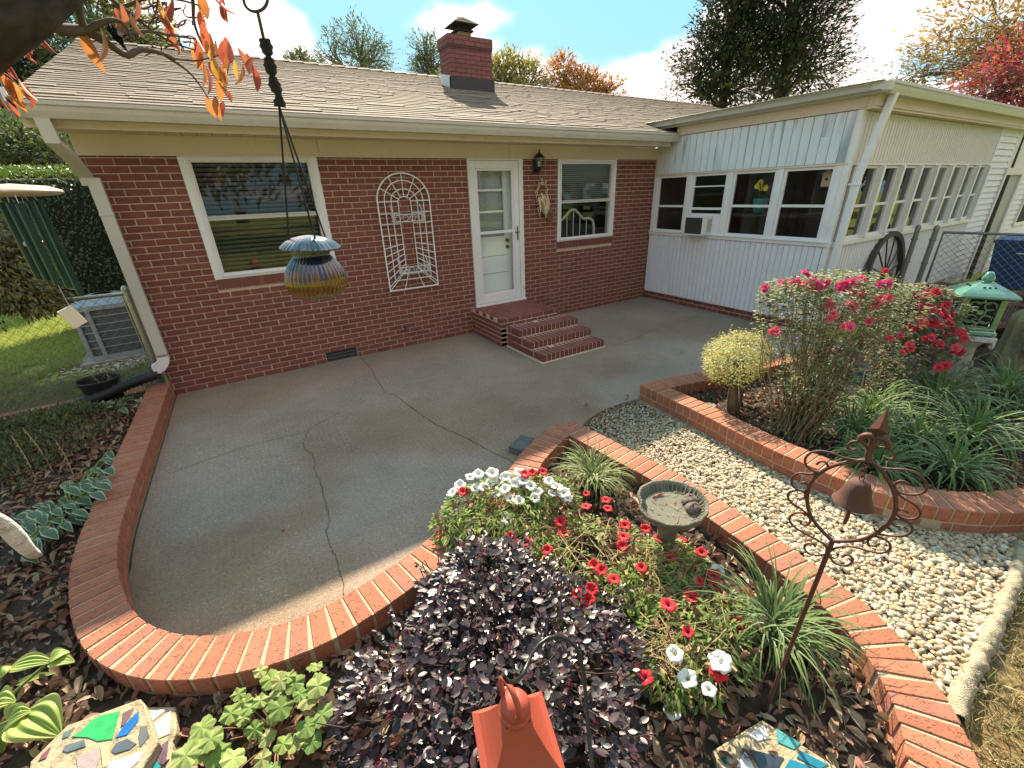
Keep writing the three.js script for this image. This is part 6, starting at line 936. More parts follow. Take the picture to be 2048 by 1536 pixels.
{
  const Y = 0.15, C0 = (x, y) => [x / 5.12, 1240 + y / 5.12], [c, out] = pixelSlab([[1420, 825], [1465, 870], [1600, 1260], [1420, 1560], [900, 1790], [300, 1700], [330, 1450], [690, 1090]].map((q) => C0(...q)), Y);
  const piece = (col, pts, cc = c, y = Y) => [col, pts.map((q) => { const w = onY(...C0(...q), y); return [w.x - cc.x, w.z - cc.z]; })];
  mosaic('octagonal mosaic stepping stone with a large green and a blue glass piece', [c.x, Y - 0.045, c.z], 0, out, [
    piece([0.035, 0.36, 0.09], [[1225, 940], [1150, 1225], [1000, 1245], [905, 1205], [745, 1200], [830, 1150], [950, 1030], [1030, 990]]), piece([0.015, 0.13, 0.42], [[1420, 940], [1415, 1040], [1300, 1180], [1195, 1208], [1270, 1090]]), piece([0.17, 0.09, 0.09], [[1370, 910], [1340, 970], [1270, 1080], [1240, 1100], [1265, 960]]),
    piece([0.10, 0.12, 0.12], [[860, 1235], [875, 1300], [700, 1360], [645, 1345], [680, 1290]]), piece([0.09, 0.10, 0.12], [[1300, 1225], [1395, 1275], [1330, 1330], [1180, 1375], [1145, 1345], [1190, 1270]]), piece([0.12, 0.13, 0.13], [[1500, 1090], [1525, 1200], [1440, 1305], [1425, 1200], [1440, 1100]]),
    piece([0.34, 0.27, 0.25], [[1010, 1310], [1020, 1420], [980, 1530], [800, 1530], [790, 1420]]), piece([0.55, 0.44, 0.24], [[1030, 1290], [1135, 1300], [1090, 1500], [1060, 1520]]), piece([0.66, 0.58, 0.62], [[1480, 1350], [1420, 1450], [1330, 1530], [1120, 1600], [1115, 1470]]), piece([0.10, 0.15, 0.14], [[760, 1110], [700, 1200], [640, 1220], [660, 1160]]), piece([0.20, 0.06, 0.07], [[520, 1310], [470, 1420], [400, 1450], [430, 1390]])], 0.04);
  const y2 = 0.10, [c2, out2] = pixelSlab([[1480, 905], [1780, 905], [1790, 1160], [1745, 1250], [1760, 1400], [1740, 1620], [1300, 1700], [1200, 1300]].map((q) => C0(...q)), y2);
  mosaic('lower mosaic stepping stone with pink and pearly glass partly under the octagonal one', [c2.x, y2 - 0.04, c2.z], 0, out2, [piece([0.66, 0.52, 0.52], [[1500, 925], [1710, 925], [1540, 1060]], c2, y2), piece([0.56, 0.55, 0.46], [[1750, 940], [1735, 1170], [1610, 1225], [1560, 1090]], c2, y2), piece([0.13, 0.09, 0.12], [[1720, 1240], [1700, 1500], [1600, 1460], [1600, 1330]], c2, y2), piece([0.02, 0.24, 0.26], [[1590, 1440], [1680, 1540], [1540, 1560]], c2, y2)], 0.035);
  const C1 = (x, y) => [1348 + x / 2.926, 1011 + y / 2.926], Y3 = 0.09, [c3, out3] = pixelSlab([[520, 1265], [560, 1290], [960, 1545], [900, 1640], [500, 1720], [300, 1600], [240, 1440], [430, 1320]].map((q) => C1(...q)), Y3), p3 = (col, pts) => [col, pts.map((q) => { const w = onY(...C1(...q), Y3); return [w.x - c3.x, w.z - c3.z]; })];
  mosaic('mosaic stepping stone with white and teal glass at the foot of the rusty stake', [c3.x, Y3 - 0.045, c3.z], 0, out3, [p3([0.72, 0.68, 0.70], [[525, 1285], [555, 1365], [490, 1380], [435, 1345]]), p3([0.07, 0.28, 0.28], [[600, 1310], [740, 1395], [700, 1430], [610, 1390]]), p3([0.01, 0.17, 0.25], [[740, 1440], [900, 1520], [850, 1545], [720, 1480]]), p3([0.01, 0.15, 0.24], [[680, 1490], [820, 1540], [700, 1580], [650, 1540]]), p3([0.03, 0.035, 0.05], [[440, 1430], [640, 1480], [600, 1550], [500, 1540]]), p3([0.56, 0.55, 0.56], [[415, 1440], [470, 1545], [350, 1560]]), p3([0.02, 0.15, 0.11], [[280, 1480], [320, 1470], [300, 1530]])], 0.04);
}
{ // red metal lantern and its crook
  const p = V(-1.733, 0.75, 5.352), l = thing('hanging_lantern', 'rust red metal lantern with a pyramid roof, ball top and ring hanging in the foreground', 'lantern', p, -0.306);
  const coral = std([0.40, 0.072, 0.042], 0.5, { map: T.dirt }), q = 0.098;
  part('roof', coral, l, (s) => { // concave pyramid with a folded edge
    for (let k = 0; k < 4; k++) { const c = [[-q, -q], [q, -q], [q, q], [-q, q]], a = c[k], b = c[(k + 1) % 4], f = (t) => mix(1, 0.30, Math.pow(t, 0.8)), h = (t) => 0.128 * Math.pow(t, 1.15); for (let j = 0; j < 6; j++) { const t0 = j / 6, t1 = (j + 1) / 6; s.poly([[b[0] * f(t0), h(t0), b[1] * f(t0)], [a[0] * f(t0), h(t0), a[1] * f(t0)], [a[0] * f(t1), h(t1), a[1] * f(t1)], [b[0] * f(t1), h(t1), b[1] * f(t1)]]); } s.poly([[a[0], 0, a[1]], [b[0], 0, b[1]], [b[0] * 1.0, -0.012, b[1] * 1.0], [a[0], -0.012, a[1]]]); }
    s.lathe([[0.036, 0.118], [0.039, 0.13], [0.03, 0.136]], 20);
  });
  part('ball', coral, l, (s) => s.lathe(Array.from({ length: 13 }, (_, k) => { const a = (k / 12 - 0.5) * Math.PI; return [Math.cos(a) * 0.037, 0.152 + Math.sin(a) * 0.033]; }), 26));
  part('ring', coral, l, (s) => { const r = []; for (let k = 0; k <= 30; k++) { const a = k / 30 * 6.283; r.push(V(-0.012 + Math.cos(a) * 0.012, 0.195 + Math.sin(a) * 0.048, 0.004 + Math.cos(a) * 0.038)); } s.tube(r, 0.0068, 8); });
  part('body', coral, l, (s) => { for (const [a, b] of [[-1, -1], [1, -1], [1, 1], [-1, 1]]) s.box(a * 0.068 - 0.008, -0.24, b * 0.068 - 0.008, a * 0.068 + 0.008, -0.012, b * 0.068 + 0.008, 0.002); s.box(-0.08, -0.26, -0.08, 0.08, -0.24, 0.08, 0.004); s.box(-0.08, -0.024, -0.08, 0.08, -0.013, 0.08, 0.003); });
  for (const [a, b, c, d] of [[-0.06, -0.07, 0.06, -0.07], [0.07, -0.06, 0.07, 0.06], [0.06, 0.07, -0.06, 0.07], [-0.07, 0.06, -0.07, -0.06]]) part('pane', M.glass, l, (s) => s.poly([[a, -0.24, b], [c, -0.24, d], [c, -0.025, d], [a, -0.025, b]]));
  const hk = thing('shepherd_hook', 'black metal shepherd crook behind the rust red lantern', 'hook', V(-1.41, 0.05, 5.02)), B = hk.position;
  part('pole', std([0.012, 0.012, 0.012], 0.28), hk, (s) => s.tube(spline([V(0, -0.1, 0), away(1186, 1600, 1.17).sub(B), away(1176, 1450, 1.15).sub(B), away(1168, 1360, 1.14).sub(B), away(1160, 1312, 1.13).sub(B), away(1143, 1283, 1.12).sub(B), away(1114, 1272, 1.11).sub(B), away(1085, 1283, 1.10).sub(B), away(1064, 1308, 1.09).sub(B), away(1048, 1345, 1.07).sub(B), away(1032, 1362, 1.04).sub(B), away(1014, 1362, 1.0).sub(B), away(1006, 1348, 0.98).sub(B)], 70), (e) => mix(0.0062, 0.0045, smooth(0.3, 0.8, e)), 8));
}
{ // ribbed ceramic feeder on its knotted hanger
  const c = away(630, 545, 2.0), j = thing('ceramic_feeder', 'ribbed blue and amber glazed ceramic feeder with a domed lid hanging on black cords', 'bird feeder', c);
  const glaze = phys([1, 1, 1], 0.12, { vertexColors: true, clearcoat: 1, clearcoatRoughness: 0.06, map: T.glaze, metalness: 0.25 });
  const ribs = (n, d) => (u) => 1 + d * Math.pow(Math.abs(Math.sin(u * Math.PI * n)), 0.7);
  const tone = (u, v) => { const n = fbm(u * 26, v * 2.2, 2, 3), a = smooth(0.62, 0.40, v + 0.5 * (n - 0.5)), blue = [0.022, 0.032, 0.085], amber = [0.17, 0.085, 0.012], ash = [0.075, 0.07, 0.07]; return lerpC(lerpC(ash, blue, smooth(0.42, 0.6, fbm(u * 17 + 3, v * 2, 7, 3))), amber, a); };
  const prof = []; for (let k = 0; k <= 26; k++) { const v = k / 26; prof.push([mix(0.05, 0.05, v) + 0.064 * Math.pow(Math.sin(Math.PI * Math.pow(v, 0.82) * 0.90 + 0.16), 0.8), -0.105 + v * 0.175]); } prof[0][0] = 0.0; prof.push([0.068, 0.074], [0.066, 0.085], [0.072, 0.10], [0.06, 0.10], [0.055, 0.07]);
  part('jar', glaze, j, (s) => s.lathe(prof, 160, undefined, tone, ribs(40, 0.07)));
  part('lid', glaze, j, (s) => s.lathe([[0.0, 0.142], [0.03, 0.139], [0.06, 0.131], [0.088, 0.117], [0.106, 0.101], [0.112, 0.094], [0.108, 0.090], [0.08, 0.094], [0.06, 0.097]], 132, place([0, 0.006, 0], [0.05, 0, -0.05]), (u, v) => lerpC([0.05, 0.055, 0.075], v > 0.62 ? [0.02, 0.035, 0.11] : [0.17, 0.175, 0.20], smooth(0.4, 0.6, fbm(u * 30, v * 3, 1, 3))), ribs(33, 0.05)));
  part('opening', M.dark, j, (s) => s.lathe([[0, 0.0785], [0.0745, 0.0785]], 12, place([0.0, 0, 0])));
  const h = thing('rope_hanger', 'black knotted cord hanger with a metal ring holding the ceramic feeder', 'hanger', away(558, 212, 2.0)), B = h.position, A = (u, v, d = 2.0) => away(u, v, d).sub(B), cord = std([0.014, 0.014, 0.015], 0.85, { bumpMap: T.grit, bumpScale: 0.001 });
  for (const [u, v, d] of [[578, 482, 1.98], [631, 480, 1.93], [650, 473, 2.06]]) part('cord', cord, h, (s) => s.tube([V(0, 0, 0), A(u, v, d)], 0.0034, 6));
  part('knot', cord, h, (s) => { const p = spline([A(528, 76), A(533, 95), A(540, 130), A(548, 165), A(557, 190), A(560, 214)], 90); s.tube(p, (e) => 0.009 + 0.011 * Math.pow(Math.abs(Math.sin(e * Math.PI * 3.5 + 0.4)), 0.8) + 0.0016 * Math.sin(e * 70), 10); });
  part('hook', M.steel, h, (s) => { s.tube([A(528, 82), A(521, 50), A(515, 24)], 0.0055, 7); const r = []; for (let k = 0; k <= 30; k++) { const a = k / 30 * 6.283; r.push(A(511 + Math.cos(a) * 24, -2 + Math.sin(a) * 25)); } s.tube(r, 0.0048, 7); }).material = std([0.06, 0.055, 0.06], 0.4, { metalness: 0.5 });
}
{ // wind chime
  const h = away(24, 385, 2.5), t = thing('wind_chime', 'dark green tube wind chime with wooden cap, striker and square sail', 'wind chime', h), B = t.position, green = std([0.008, 0.036, 0.032], 0.28, { metalness: 0.3 }), wood = std([0.50, 0.40, 0.30], 0.6, { map: T.wood });
  part('cap', wood, t, (s) => s.lathe([[0, 0.03], [0.10, 0.02], [0.135, 0.006], [0.14, -0.004], [0.12, -0.012], [0, -0.012]], 32));
  const hang = std([0.5, 0.5, 0.48], 0.6);
  for (const [u, v, u2, v2, d] of [[2, 405, 66, 559, 2.48], [19, 406, 83, 562, 2.38], [38, 408, 108, 572, 2.34], [57, 403, 132, 577, 2.42], [74, 401, 158, 592, 2.54]]) { const a = away(u, v, d), b = away(u2, v2, d * 1.0); const L = a.y - b.y; const p = a.sub(B); part('tube', green, t, (s) => s.tube([p, V(p.x + 0.005, p.y - L, p.z)], 0.0115, 14)); part('cord', hang, t, (s) => s.tube([V(p.x * 0.9, -0.01, p.z * 0.9), V(p.x, p.y + 0.002, p.z)], 0.0012, 4)); }
  part('striker', wood, t, (s) => { const q = away(72, 487, 2.45).sub(B); s.lathe([[0, 0.008], [0.032, 0.007], [0.034, 0], [0.032, -0.007], [0, -0.008]], 20, place(q)); });
  part('sail', std([0.80, 0.74, 0.68], 0.45), t, (s) => { const q = away(145, 634, 2.52).sub(B); s.box(-0.026, -0.042, -0.003, 0.026, 0.042, 0.003, 0.001, undefined, place(q, [0.12, 0.55, 0.3])); });
  part('cord', hang, t, (s) => s.tube([V(0.02, -0.01, 0), away(72, 487, 2.45).sub(B), away(138, 612, 2.52).sub(B)], 0.0012, 4));
}
{ const t = thing('loose_paver', 'dark grey block paver lying on the patio against the brick kerb tip', 'paver', [-0.35, 0, 3.25], 0.5); part('block', std([0.13, 0.13, 0.135], 0.9, { map: T.stone, bumpMap: T.grit, bumpScale: 0.003 }), t, (s) => s.box(-0.11, 0.0, -0.075, 0.11, 0.06, 0.075, 0.006)); }
// ------------------------------------------------------------------ fence, condenser and pot at the house end
function chainLink(s, P, w, h, cell, r) { // P(x, y) -> point; woven diamonds as zigzag wires
  const n = Math.ceil(w / cell); for (let k = -Math.ceil(h / cell); k < n; k++) for (const g of [1, -1]) { const x0 = k * cell + (g < 0 ? h : 0), pts = [[x0, 0], [x0 + g * h, h]]; let [a, b] = pts; const clip = (q, o) => { if (q[0] < 0) return [0, q[1] + (0 - q[0]) * (o[1] - q[1]) / (o[0] - q[0])]; if (q[0] > w) return [w, q[1] + (w - q[0]) * (o[1] - q[1]) / (o[0] - q[0])]; return q; }; if ((a[0] < 0 && b[0] < 0) || (a[0] > w && b[0] > w)) continue; a = clip(a, b); b = clip(b, a); s.tube([P(a[0], a[1], g), P(b[0], b[1], g)], r, 4, undefined, false); }
}
{
  const t = thing('chain_link_fence', 'grey chain link fence with top rail between the house corner and the lawn edge', 'fence', [-3.12, GROUND, -0.16]);
  part('post', M.steel, t, (s) => { s.tube([V(0, 0, 0), V(0, 1.27, 0)], 0.032, 14); s.lathe([[0.035, 1.26], [0.037, 1.28], [0.03, 1.30], [0.015, 1.315], [0, 1.32]], 14); s.tube([V(-0.045, 0.1, 0), V(-0.045, 1.2, 0)], 0.006, 6); for (const y of [0.25, 0.7, 1.16]) s.lathe([[0.036, y - 0.014], [0.038, y], [0.036, y + 0.014]], 14); });
  part('top_rail', M.steel, t, (s) => { s.tube([V(-0.02, 1.235, 0), V(-4.6, 1.235, 0)], 0.020, 10); s.tube([V(-0.5, 1.235, 0), V(-0.64, 1.235, 0)], 0.022, 10); s.tube([V(-4.6, 0, 0), V(-4.6, 1.27, 0)], 0.03, 10); });
  part('mesh', M.galv, t, (s) => chainLink(s, (x, y, g) => V(-0.03 - x, 0.05 + y, g * 0.004), 4.5, 1.17, 0.098, 0.0019));
}
{
  const t = thing('condenser_unit', 'grey louvred air conditioning condenser on a slab behind the chain link fence', 'air conditioner', [-3.83, GROUND, -2.62], 0.08), m = std([0.36, 0.37, 0.40], 0.5, { metalness: 0.2, map: T.dirt });
  part('slab', M.concrete, t, (s) => s.box(-0.48, 0, -0.48, 0.48, 0.06, 0.48, 0.01));
  const sq = (r, h0, h1, name, mat) => part(name, mat, t, (s) => s.grid(48, 1, (u, v) => { const a = u * 6.283, c = Math.cos(a), d = Math.sin(a), k = r / Math.pow(Math.pow(Math.abs(c), 6) + Math.pow(Math.abs(d), 6), 1 / 6); return [c * k, mix(h0, h1, v), -d * k]; }, undefined, true));
  sq(0.36, 0.06, 0.80, 'coil', std([0.10, 0.10, 0.11], 0.7)); sq(0.385, 0.06, 0.12, 'base_pan', m); sq(0.385, 0.76, 0.82, 'top_band', m);
  for (let k = 0; k < 5; k++) sq(0.378, 0.225 + k * 0.11, 0.24 + k * 0.11, 'louvre', m);
  for (const [a, b] of [[-1, 1], [1, 1], [-0.55, 1.08], [1, -1], [-1, -1], [-1.08, 0.5]]) part('corner_post', m, t, (s) => s.box(a * 0.345 - 0.025, 0.1, b * 0.345 - 0.02, a * 0.345 + 0.025, 0.79, b * 0.345 + 0.02, 0.006));
  part('top_cover', m, t, (s) => { s.grid(48, 4, (u, v) => { const a = u * 6.283, c = Math.cos(a), d = Math.sin(a), k = mix(0.39, 0.12, v) / Math.pow(Math.pow(Math.abs(c), mix(6, 2, v)) + Math.pow(Math.abs(d), mix(6, 2, v)), 1 / mix(6, 2, v)); return [c * k, 0.82 + 0.11 * Math.sin(v * 1.57), -d * k]; }, undefined, true); });
}
{ const t = thing('nursery_pot', 'large empty black nursery pot standing at the end of the short brick kerb', 'plant pot', [-3.60, 0.02, -0.02]); part('pot', std([0.016, 0.016, 0.017], 0.45), t, (s) => s.lathe([[0, 0], [0.135, 0], [0.17, 0.30], [0.182, 0.30], [0.184, 0.33], [0.176, 0.332], [0.166, 0.31], [0.13, 0.02], [0, 0.02]], 30)); part('soil', soilMat, t, (s) => s.lathe([[0, 0.12], [0.142, 0.12]], 20)); }
// ------------------------------------------------------------------ right hand corner
{
  const t = thing('wagon_wheel', 'dark iron wagon wheel leaning on the white sunroom wall behind the roses', 'wheel', [6.62, -0.05, 3.2]), m = std([0.045, 0.04, 0.032], 0.65, { map: T.rust }); t.rotation.x = -0.09;
  const c = V(0, 0.67, 0), R = 0.66; part('rim', m, t, (s) => { const r = []; for (let k = 0; k <= 60; k++) r.push([Math.cos(k / 60 * 6.283), Math.sin(k / 60 * 6.283)]); for (let k = 0; k < 60; k++) { const [a, b] = [r[k], r[k + 1]], q = (e, rad, z) => [c.x + e[0] * rad, c.y + e[1] * rad, z]; s.poly([q(a, R - 0.075, 0.04), q(b, R - 0.075, 0.04), q(b, R, 0.04), q(a, R, 0.04)]); s.poly([q(a, R, 0.04), q(b, R, 0.04), q(b, R, -0.03), q(a, R, -0.03)]); s.poly([q(b, R - 0.075, 0.04), q(a, R - 0.075, 0.04), q(a, R - 0.075, -0.03), q(b, R - 0.075, -0.03)]); } });
  for (let k = 0; k < 12; k++) part('spoke', m, t, (s) => { const a = k / 12 * 6.283 + 0.2; s.tube([V(c.x + Math.cos(a) * 0.06, c.y + Math.sin(a) * 0.06, 0.02), V(c.x + Math.cos(a) * (R - 0.06), c.y + Math.sin(a) * (R - 0.06), 0)], 0.011, 6); });
  part('hub', m, t, (s) => s.lathe([[0, 0.11], [0.04, 0.11], [0.05, 0.05], [0.085, 0.04], [0.085, -0.03], [0, -0.03]], 18, place([c.x, c.y, 0], [Math.PI / 2, 0, 0])));
}
{
  const t = thing('chain_link_gate', 'grey chain link gate with twin posts beside the sunroom wall', 'gate', [7.15, -0.12, 3.42]); const d = V(0.02, 0, 1).normalize(), P = (x, y, z = 0) => V(x * 0.2 + z, y, x);
  part('post', M.galv, t, (s) => { for (const x of [-0.18, 0.03]) { s.tube([P(x, 0), P(x, 1.42)], 0.035, 12); s.lathe([[0.04, 1.40], [0.036, 1.44], [0, 1.47]], 12, place(P(x, 0))); for (const y of [0.4, 0.9, 1.25]) s.lathe([[0.04, y - 0.015], [0.046, y], [0.04, y + 0.015]], 12, place(P(x, 0))); } });
  part('frame', M.galv, t, (s) => { s.tube([P(0.12, 0.1), P(0.12, 1.36), P(2.4, 1.36), P(2.4, 0.1), P(0.12, 0.1)], 0.021, 8); }); part('mesh', M.galv, t, (s) => chainLink(s, (x, y, g) => P(0.12 + x, 0.1 + y, g * 0.004), 2.28, 1.26, 0.095, 0.0026));
}
{
  const t = thing('trash_cart', 'blue wheeled trash cart with a lighter lid beyond the chain link gate', 'trash cart', [10.9, GROUND, 3.85], 0.1), m = std([0.012, 0.055, 0.16], 0.45), l = std([0.05, 0.16, 0.36], 0.45);
  part('body', m, t, (s) => { const q = (w, d, y) => [[-w, y, -d], [w, y, -d], [w, y, d], [-w, y, d]], a = q(0.30, 0.30, 0.06), b = q(0.38, 0.40, 0.93); for (let k = 0; k < 4; k++) { const n = (k + 1) % 4; s.poly([a[n], a[k], b[k], b[n]]); } s.poly(a); s.box(-0.40, 0.88, -0.42, 0.40, 0.94, 0.42, 0.01); s.box(-0.3, 0.55, 0.36, 0.3, 0.60, 0.40, 0.01); });
  part('lid', l, t, (s) => { s.grid(12, 8, (u, v) => [mix(-0.41, 0.41, u), 0.945 + 0.07 * Math.sin(u * 3.14) * Math.sin(v * 2.6 + 0.2), mix(0.44, -0.40, v)]); s.box(-0.41, 0.93, 0.41, 0.41, 0.955, 0.45, 0.006); });
  part('label_strip', std([0.5, 0.55, 0.6], 0.5), t, (s) => s.box(-0.393, 0.70, -0.06, -0.365, 0.72, 0.14)); for (const x of [-0.33, 0.33]) part('wheel', M.black, t, (s) => s.lathe([[0, 0.03], [0.12, 0.03], [0.12, -0.03], [0, -0.03]], 18, place([x, 0.12, -0.33], [0, 0, Math.PI / 2])));
}
{ // arched garden bridge
  seeded(62);
  const t = thing('garden_bridge', 'small arched wooden garden bridge with plum brown handrails behind the pedestal', 'bridge', [5.6, -0.02, 4.35], -0.12), m = std([0.115, 0.062, 0.060], 0.75, { map: T.wood });
  const arc = (x) => 0.34 * (1 - (x / 1.35) ** 2); for (let k = 0; k < 20; k++) part('deck_plank', m, t, (s) => { const x = -1.3 + k * 0.13; s.box(x, arc(x + 0.06) - 0.02, -0.34, x + 0.118, arc(x + 0.06) + 0.005, 0.34, 0.003); });
  for (const z of [-0.36, 0.36]) { for (const [h, w] of [[0.40, 0.022], [0.27, 0.018], [0.0, 0.03]]) part('rail', m, t, (s) => { const p = []; for (let k = 0; k <= 24; k++) { const x = -1.35 + k / 24 * 2.7; p.push(V(x, arc(x) + h * (0.8 + 0.2 * Math.cos(x)), z)); } s.sweep([[-0.02, -w], [0.02, -w], [0.02, w], [-0.02, w]], p); }); for (const x of [-1.25, -0.62, 0, 0.62, 1.25]) part('post', m, t, (s) => s.box(x - 0.025, arc(x) - 0.25, z - 0.025, x + 0.025, arc(x) + 0.39, z + 0.025, 0.004)); for (let k = 0; k < 22; k++) part('lattice_slat', m, t, (s) => { const x = -1.2 + k * 0.11; s.tube([V(x, arc(x) + 0.01, z), V(x + 0.1, arc(x + 0.1) + 0.27, z)], 0.007, 4); }); }
}
{ // pedestal and pierced lantern
  const b = V(3.60, 0.03, 4.86), t = thing('pedestal', 'white weathered fluted column pedestal under the green ceramic lantern', 'pedestal', b, 0.5), m = std([0.60, 0.585, 0.60], 0.8, { map: T.stone, bumpMap: T.grit, bumpScale: 0.004 });
  part('base', m, t, (s) => { s.box(-0.17, 0, -0.17, 0.17, 0.06, 0.17, 0.008); s.lathe([[0.16, 0.06], [0.165, 0.085], [0.14, 0.11], [0.13, 0.125]], 28); });
  part('shaft', m, t, (s) => s.lathe([[0.128, 0.12], [0.12, 0.2], [0.116, 0.35], [0.112, 0.5], [0.118, 0.545]], 96, undefined, undefined, (u) => 1 - 0.09 * Math.pow(Math.abs(Math.sin(u * Math.PI * 14)), 0.6)));
  part('garland', m, t, (s) => { seeded(63); for (let k = 0; k < 46; k++) { if (k % 3 === 2) continue; const a = k * 0.16 - 2.2, y = 0.15 + k * 0.0078; s.grid(6, 4, (u, v) => { const A = u * 6.283, B = (v - 0.5) * 3.14; return [Math.cos(a) * 0.118 + Math.cos(A) * Math.cos(B) * 0.02, y + Math.sin(B) * 0.016 + 0.02 * Math.sin(k * 5), Math.sin(a) * 0.118 + Math.sin(A) * Math.cos(B) * 0.02]; }, undefined, true); } });
  part('capital', m, t, (s) => { s.lathe([[0.12, 0.54], [0.14, 0.57], [0.15, 0.60]], 28); s.box(-0.17, 0.60, -0.17, 0.17, 0.65, 0.17, 0.008); for (const z of [-0.15, 0.15]) for (const x of [-0.15, 0.15]) s.tube(spline(Array.from({ length: 14 }, (_, k) => { const a = k * 0.62, r = 0.045 * (1 - k / 18); return V(x + Math.cos(a) * r, 0.575 + Math.sin(a) * r, z); }), 40), 0.011, 6); });
  const l = thing('ceramic_lantern', 'green glazed ceramic lantern with pierced scroll panels and a domed roof on the pedestal', 'lantern', [b.x, b.y + 0.655, b.z], 0.5), gl = phys([0.115, 0.225, 0.115], 0.2, { map: T.glaze, clearcoat: 1, clearcoatRoughness: 0.08 }), teal = phys([0.10, 0.30, 0.22], 0.15, { map: T.glaze, clearcoat: 1, clearcoatRoughness: 0.05 });
  part('foot', teal, l, (s) => { s.box(-0.155, 0, -0.155, 0.155, 0.045, 0.155, 0.012); s.box(-0.14, 0.045, -0.14, 0.14, 0.07, 0.14, 0.006); });
  part('frame', gl, l, (s) => { for (const [a, c] of [[-1, -1], [1, -1], [1, 1], [-1, 1]]) s.box(a * 0.118 - 0.02, 0.07, c * 0.118 - 0.02, a * 0.118 + 0.02, 0.335, c * 0.118 + 0.02, 0.004); s.box(-0.145, 0.325, -0.145, 0.145, 0.36, 0.145, 0.008); s.box(-0.125, 0.072, -0.125, 0.125, 0.085, 0.125); });
  part('core', M.dark, l, (s) => s.box(-0.095, 0.085, -0.095, 0.095, 0.325, 0.095));
  for (let f = 0; f < 4; f++) part('scroll_panel', gl, l, (s) => { const k0 = s.count, ring = (x, y, r, a0, a1) => { const p = []; for (let k = 0; k <= 14; k++) { const a = a0 + (a1 - a0) * k / 14; p.push(V(x + Math.cos(a) * r, y + Math.sin(a) * r, 0.116)); } s.tube(p, 0.0095, 6); }; for (const sx of [-1, 1]) { ring(sx * 0.05, 0.265, 0.036, 0.4, 5.6); ring(sx * 0.05, 0.145, 0.036, 0.6, 5.8); ring(sx * 0.06, 0.205, 0.03, 1.6, 4.7); ring(sx * 0.03, 0.305, 0.02, 3.2, 6.2); ring(sx * 0.03, 0.105, 0.02, 0, 3.1); } s.tube([V(0, 0.085, 0.116), V(0, 0.12, 0.116)], 0.01, 6); s.tube([V(0, 0.29, 0.116), V(0, 0.33, 0.116)], 0.01, 6); s.box(-0.022, 0.183, 0.108, 0.022, 0.227, 0.122, 0.004, undefined, undefined); s.move(new THREE.Matrix4().makeRotationY(f * Math.PI / 2), k0); });
  part('roof', teal, l, (s) => { const h = (t) => 0.36 + 0.095 * Math.pow(t, 0.8), r = (t) => mix(0.195, 0.05, t); const c = [[-1, -1], [1, -1], [1, 1], [-1, 1]]; for (let k = 0; k < 4; k++) for (let j = 0; j < 6; j++) { const a = c[k], d = c[(k + 1) % 4], t0 = j / 6, t1 = (j + 1) / 6; s.poly([[d[0] * r(t0), h(t0), d[1] * r(t0)], [a[0] * r(t0), h(t0), a[1] * r(t0)], [a[0] * r(t1), h(t1), a[1] * r(t1)], [d[0] * r(t1), h(t1), d[1] * r(t1)]]); } s.box(-0.196, 0.342, -0.196, 0.196, 0.361, 0.196, 0.006); s.box(-0.05, 0.452, -0.05, 0.05, 0.46, 0.05); });
  part('finial', teal, l, (s) => s.lathe([[0.03, 0.455], [0.04, 0.47], [0.045, 0.49], [0.035, 0.515], [0.028, 0.53], [0.02, 0.545], [0, 0.55]], 18));
  part('vent_hole', M.dark, l, (s) => { for (let f = 0; f < 4; f++) for (const x of [-0.035, 0, 0.035]) { const k0 = s.count; s.lathe([[0, 0.006], [0.009, 0.006], [0.009, -0.004]], 10, place([x, 0.423, 0.108], [0.62, 0, 0])); s.move(new THREE.Matrix4().makeRotationY(f * Math.PI / 2), k0); } });
}
{ // robed stone figure cut by the frame
  const t = thing('stone_statue', 'tan stone statue of a robed figure at the frame edge beside the pedestal', 'statue', [5.22, 0.0, 5.02]), m = std([0.40, 0.32, 0.19], 0.9, { map: T.stone, bumpMap: T.grit, bumpScale: 0.006 });
  part('robe', m, t, (s) => s.lathe([[0.20, 0], [0.205, 0.04], [0.18, 0.15], [0.165, 0.3], [0.16, 0.42], [0.17, 0.52], [0.16, 0.58], [0.12, 0.63], [0.06, 0.66], [0.05, 0.69]], 72, undefined, undefined, (u, v) => 1 + 0.10 * Math.sin(u * 6.283 * 9 + 2 * Math.sin(v * 4)) * (1 - v * 0.6) + 0.08 * Math.cos(u * 6.283 * 2)));
  part('sleeve', m, t, (s) => { s.tube(spline([V(-0.12, 0.58, 0.03), V(-0.19, 0.48, 0.07), V(-0.22, 0.36, 0.12), V(-0.20, 0.24, 0.15)], 18), (e) => (0.05 + 0.045 * e) * (1 + 0.08 * Math.sin(e * 40)), 14); });
  part('head', m, t, (s) => s.lathe([[0, 0.66], [0.05, 0.69], [0.072, 0.74], [0.075, 0.79], [0.055, 0.84], [0, 0.86]], 20, undefined, undefined, (u) => 1 + 0.06 * Math.cos(u * 12.56)));
}
{ // navy sheet
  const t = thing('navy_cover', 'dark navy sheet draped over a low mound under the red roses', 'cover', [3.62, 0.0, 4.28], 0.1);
  part('sheet', phys([0.010, 0.013, 0.040], 0.55, { sheen: 0.3 }), t, (s) => s.grid(26, 18, (u, v) => { const x = mix(-0.75, 0.5, u), z = mix(0.36, -0.4, v), e = Math.min(1, Math.min(u, 1 - u, v, 1 - v) * 6); return [x, 0.06 + 0.22 * smooth(-0.75, 0.1, x) * smooth(0, 1, e) * (1 - 0.6 * Math.abs(z)) + 0.03 * Math.sin(x * 14 + z * 9), z + 0.04 * Math.sin(x * 8)]; }));
}
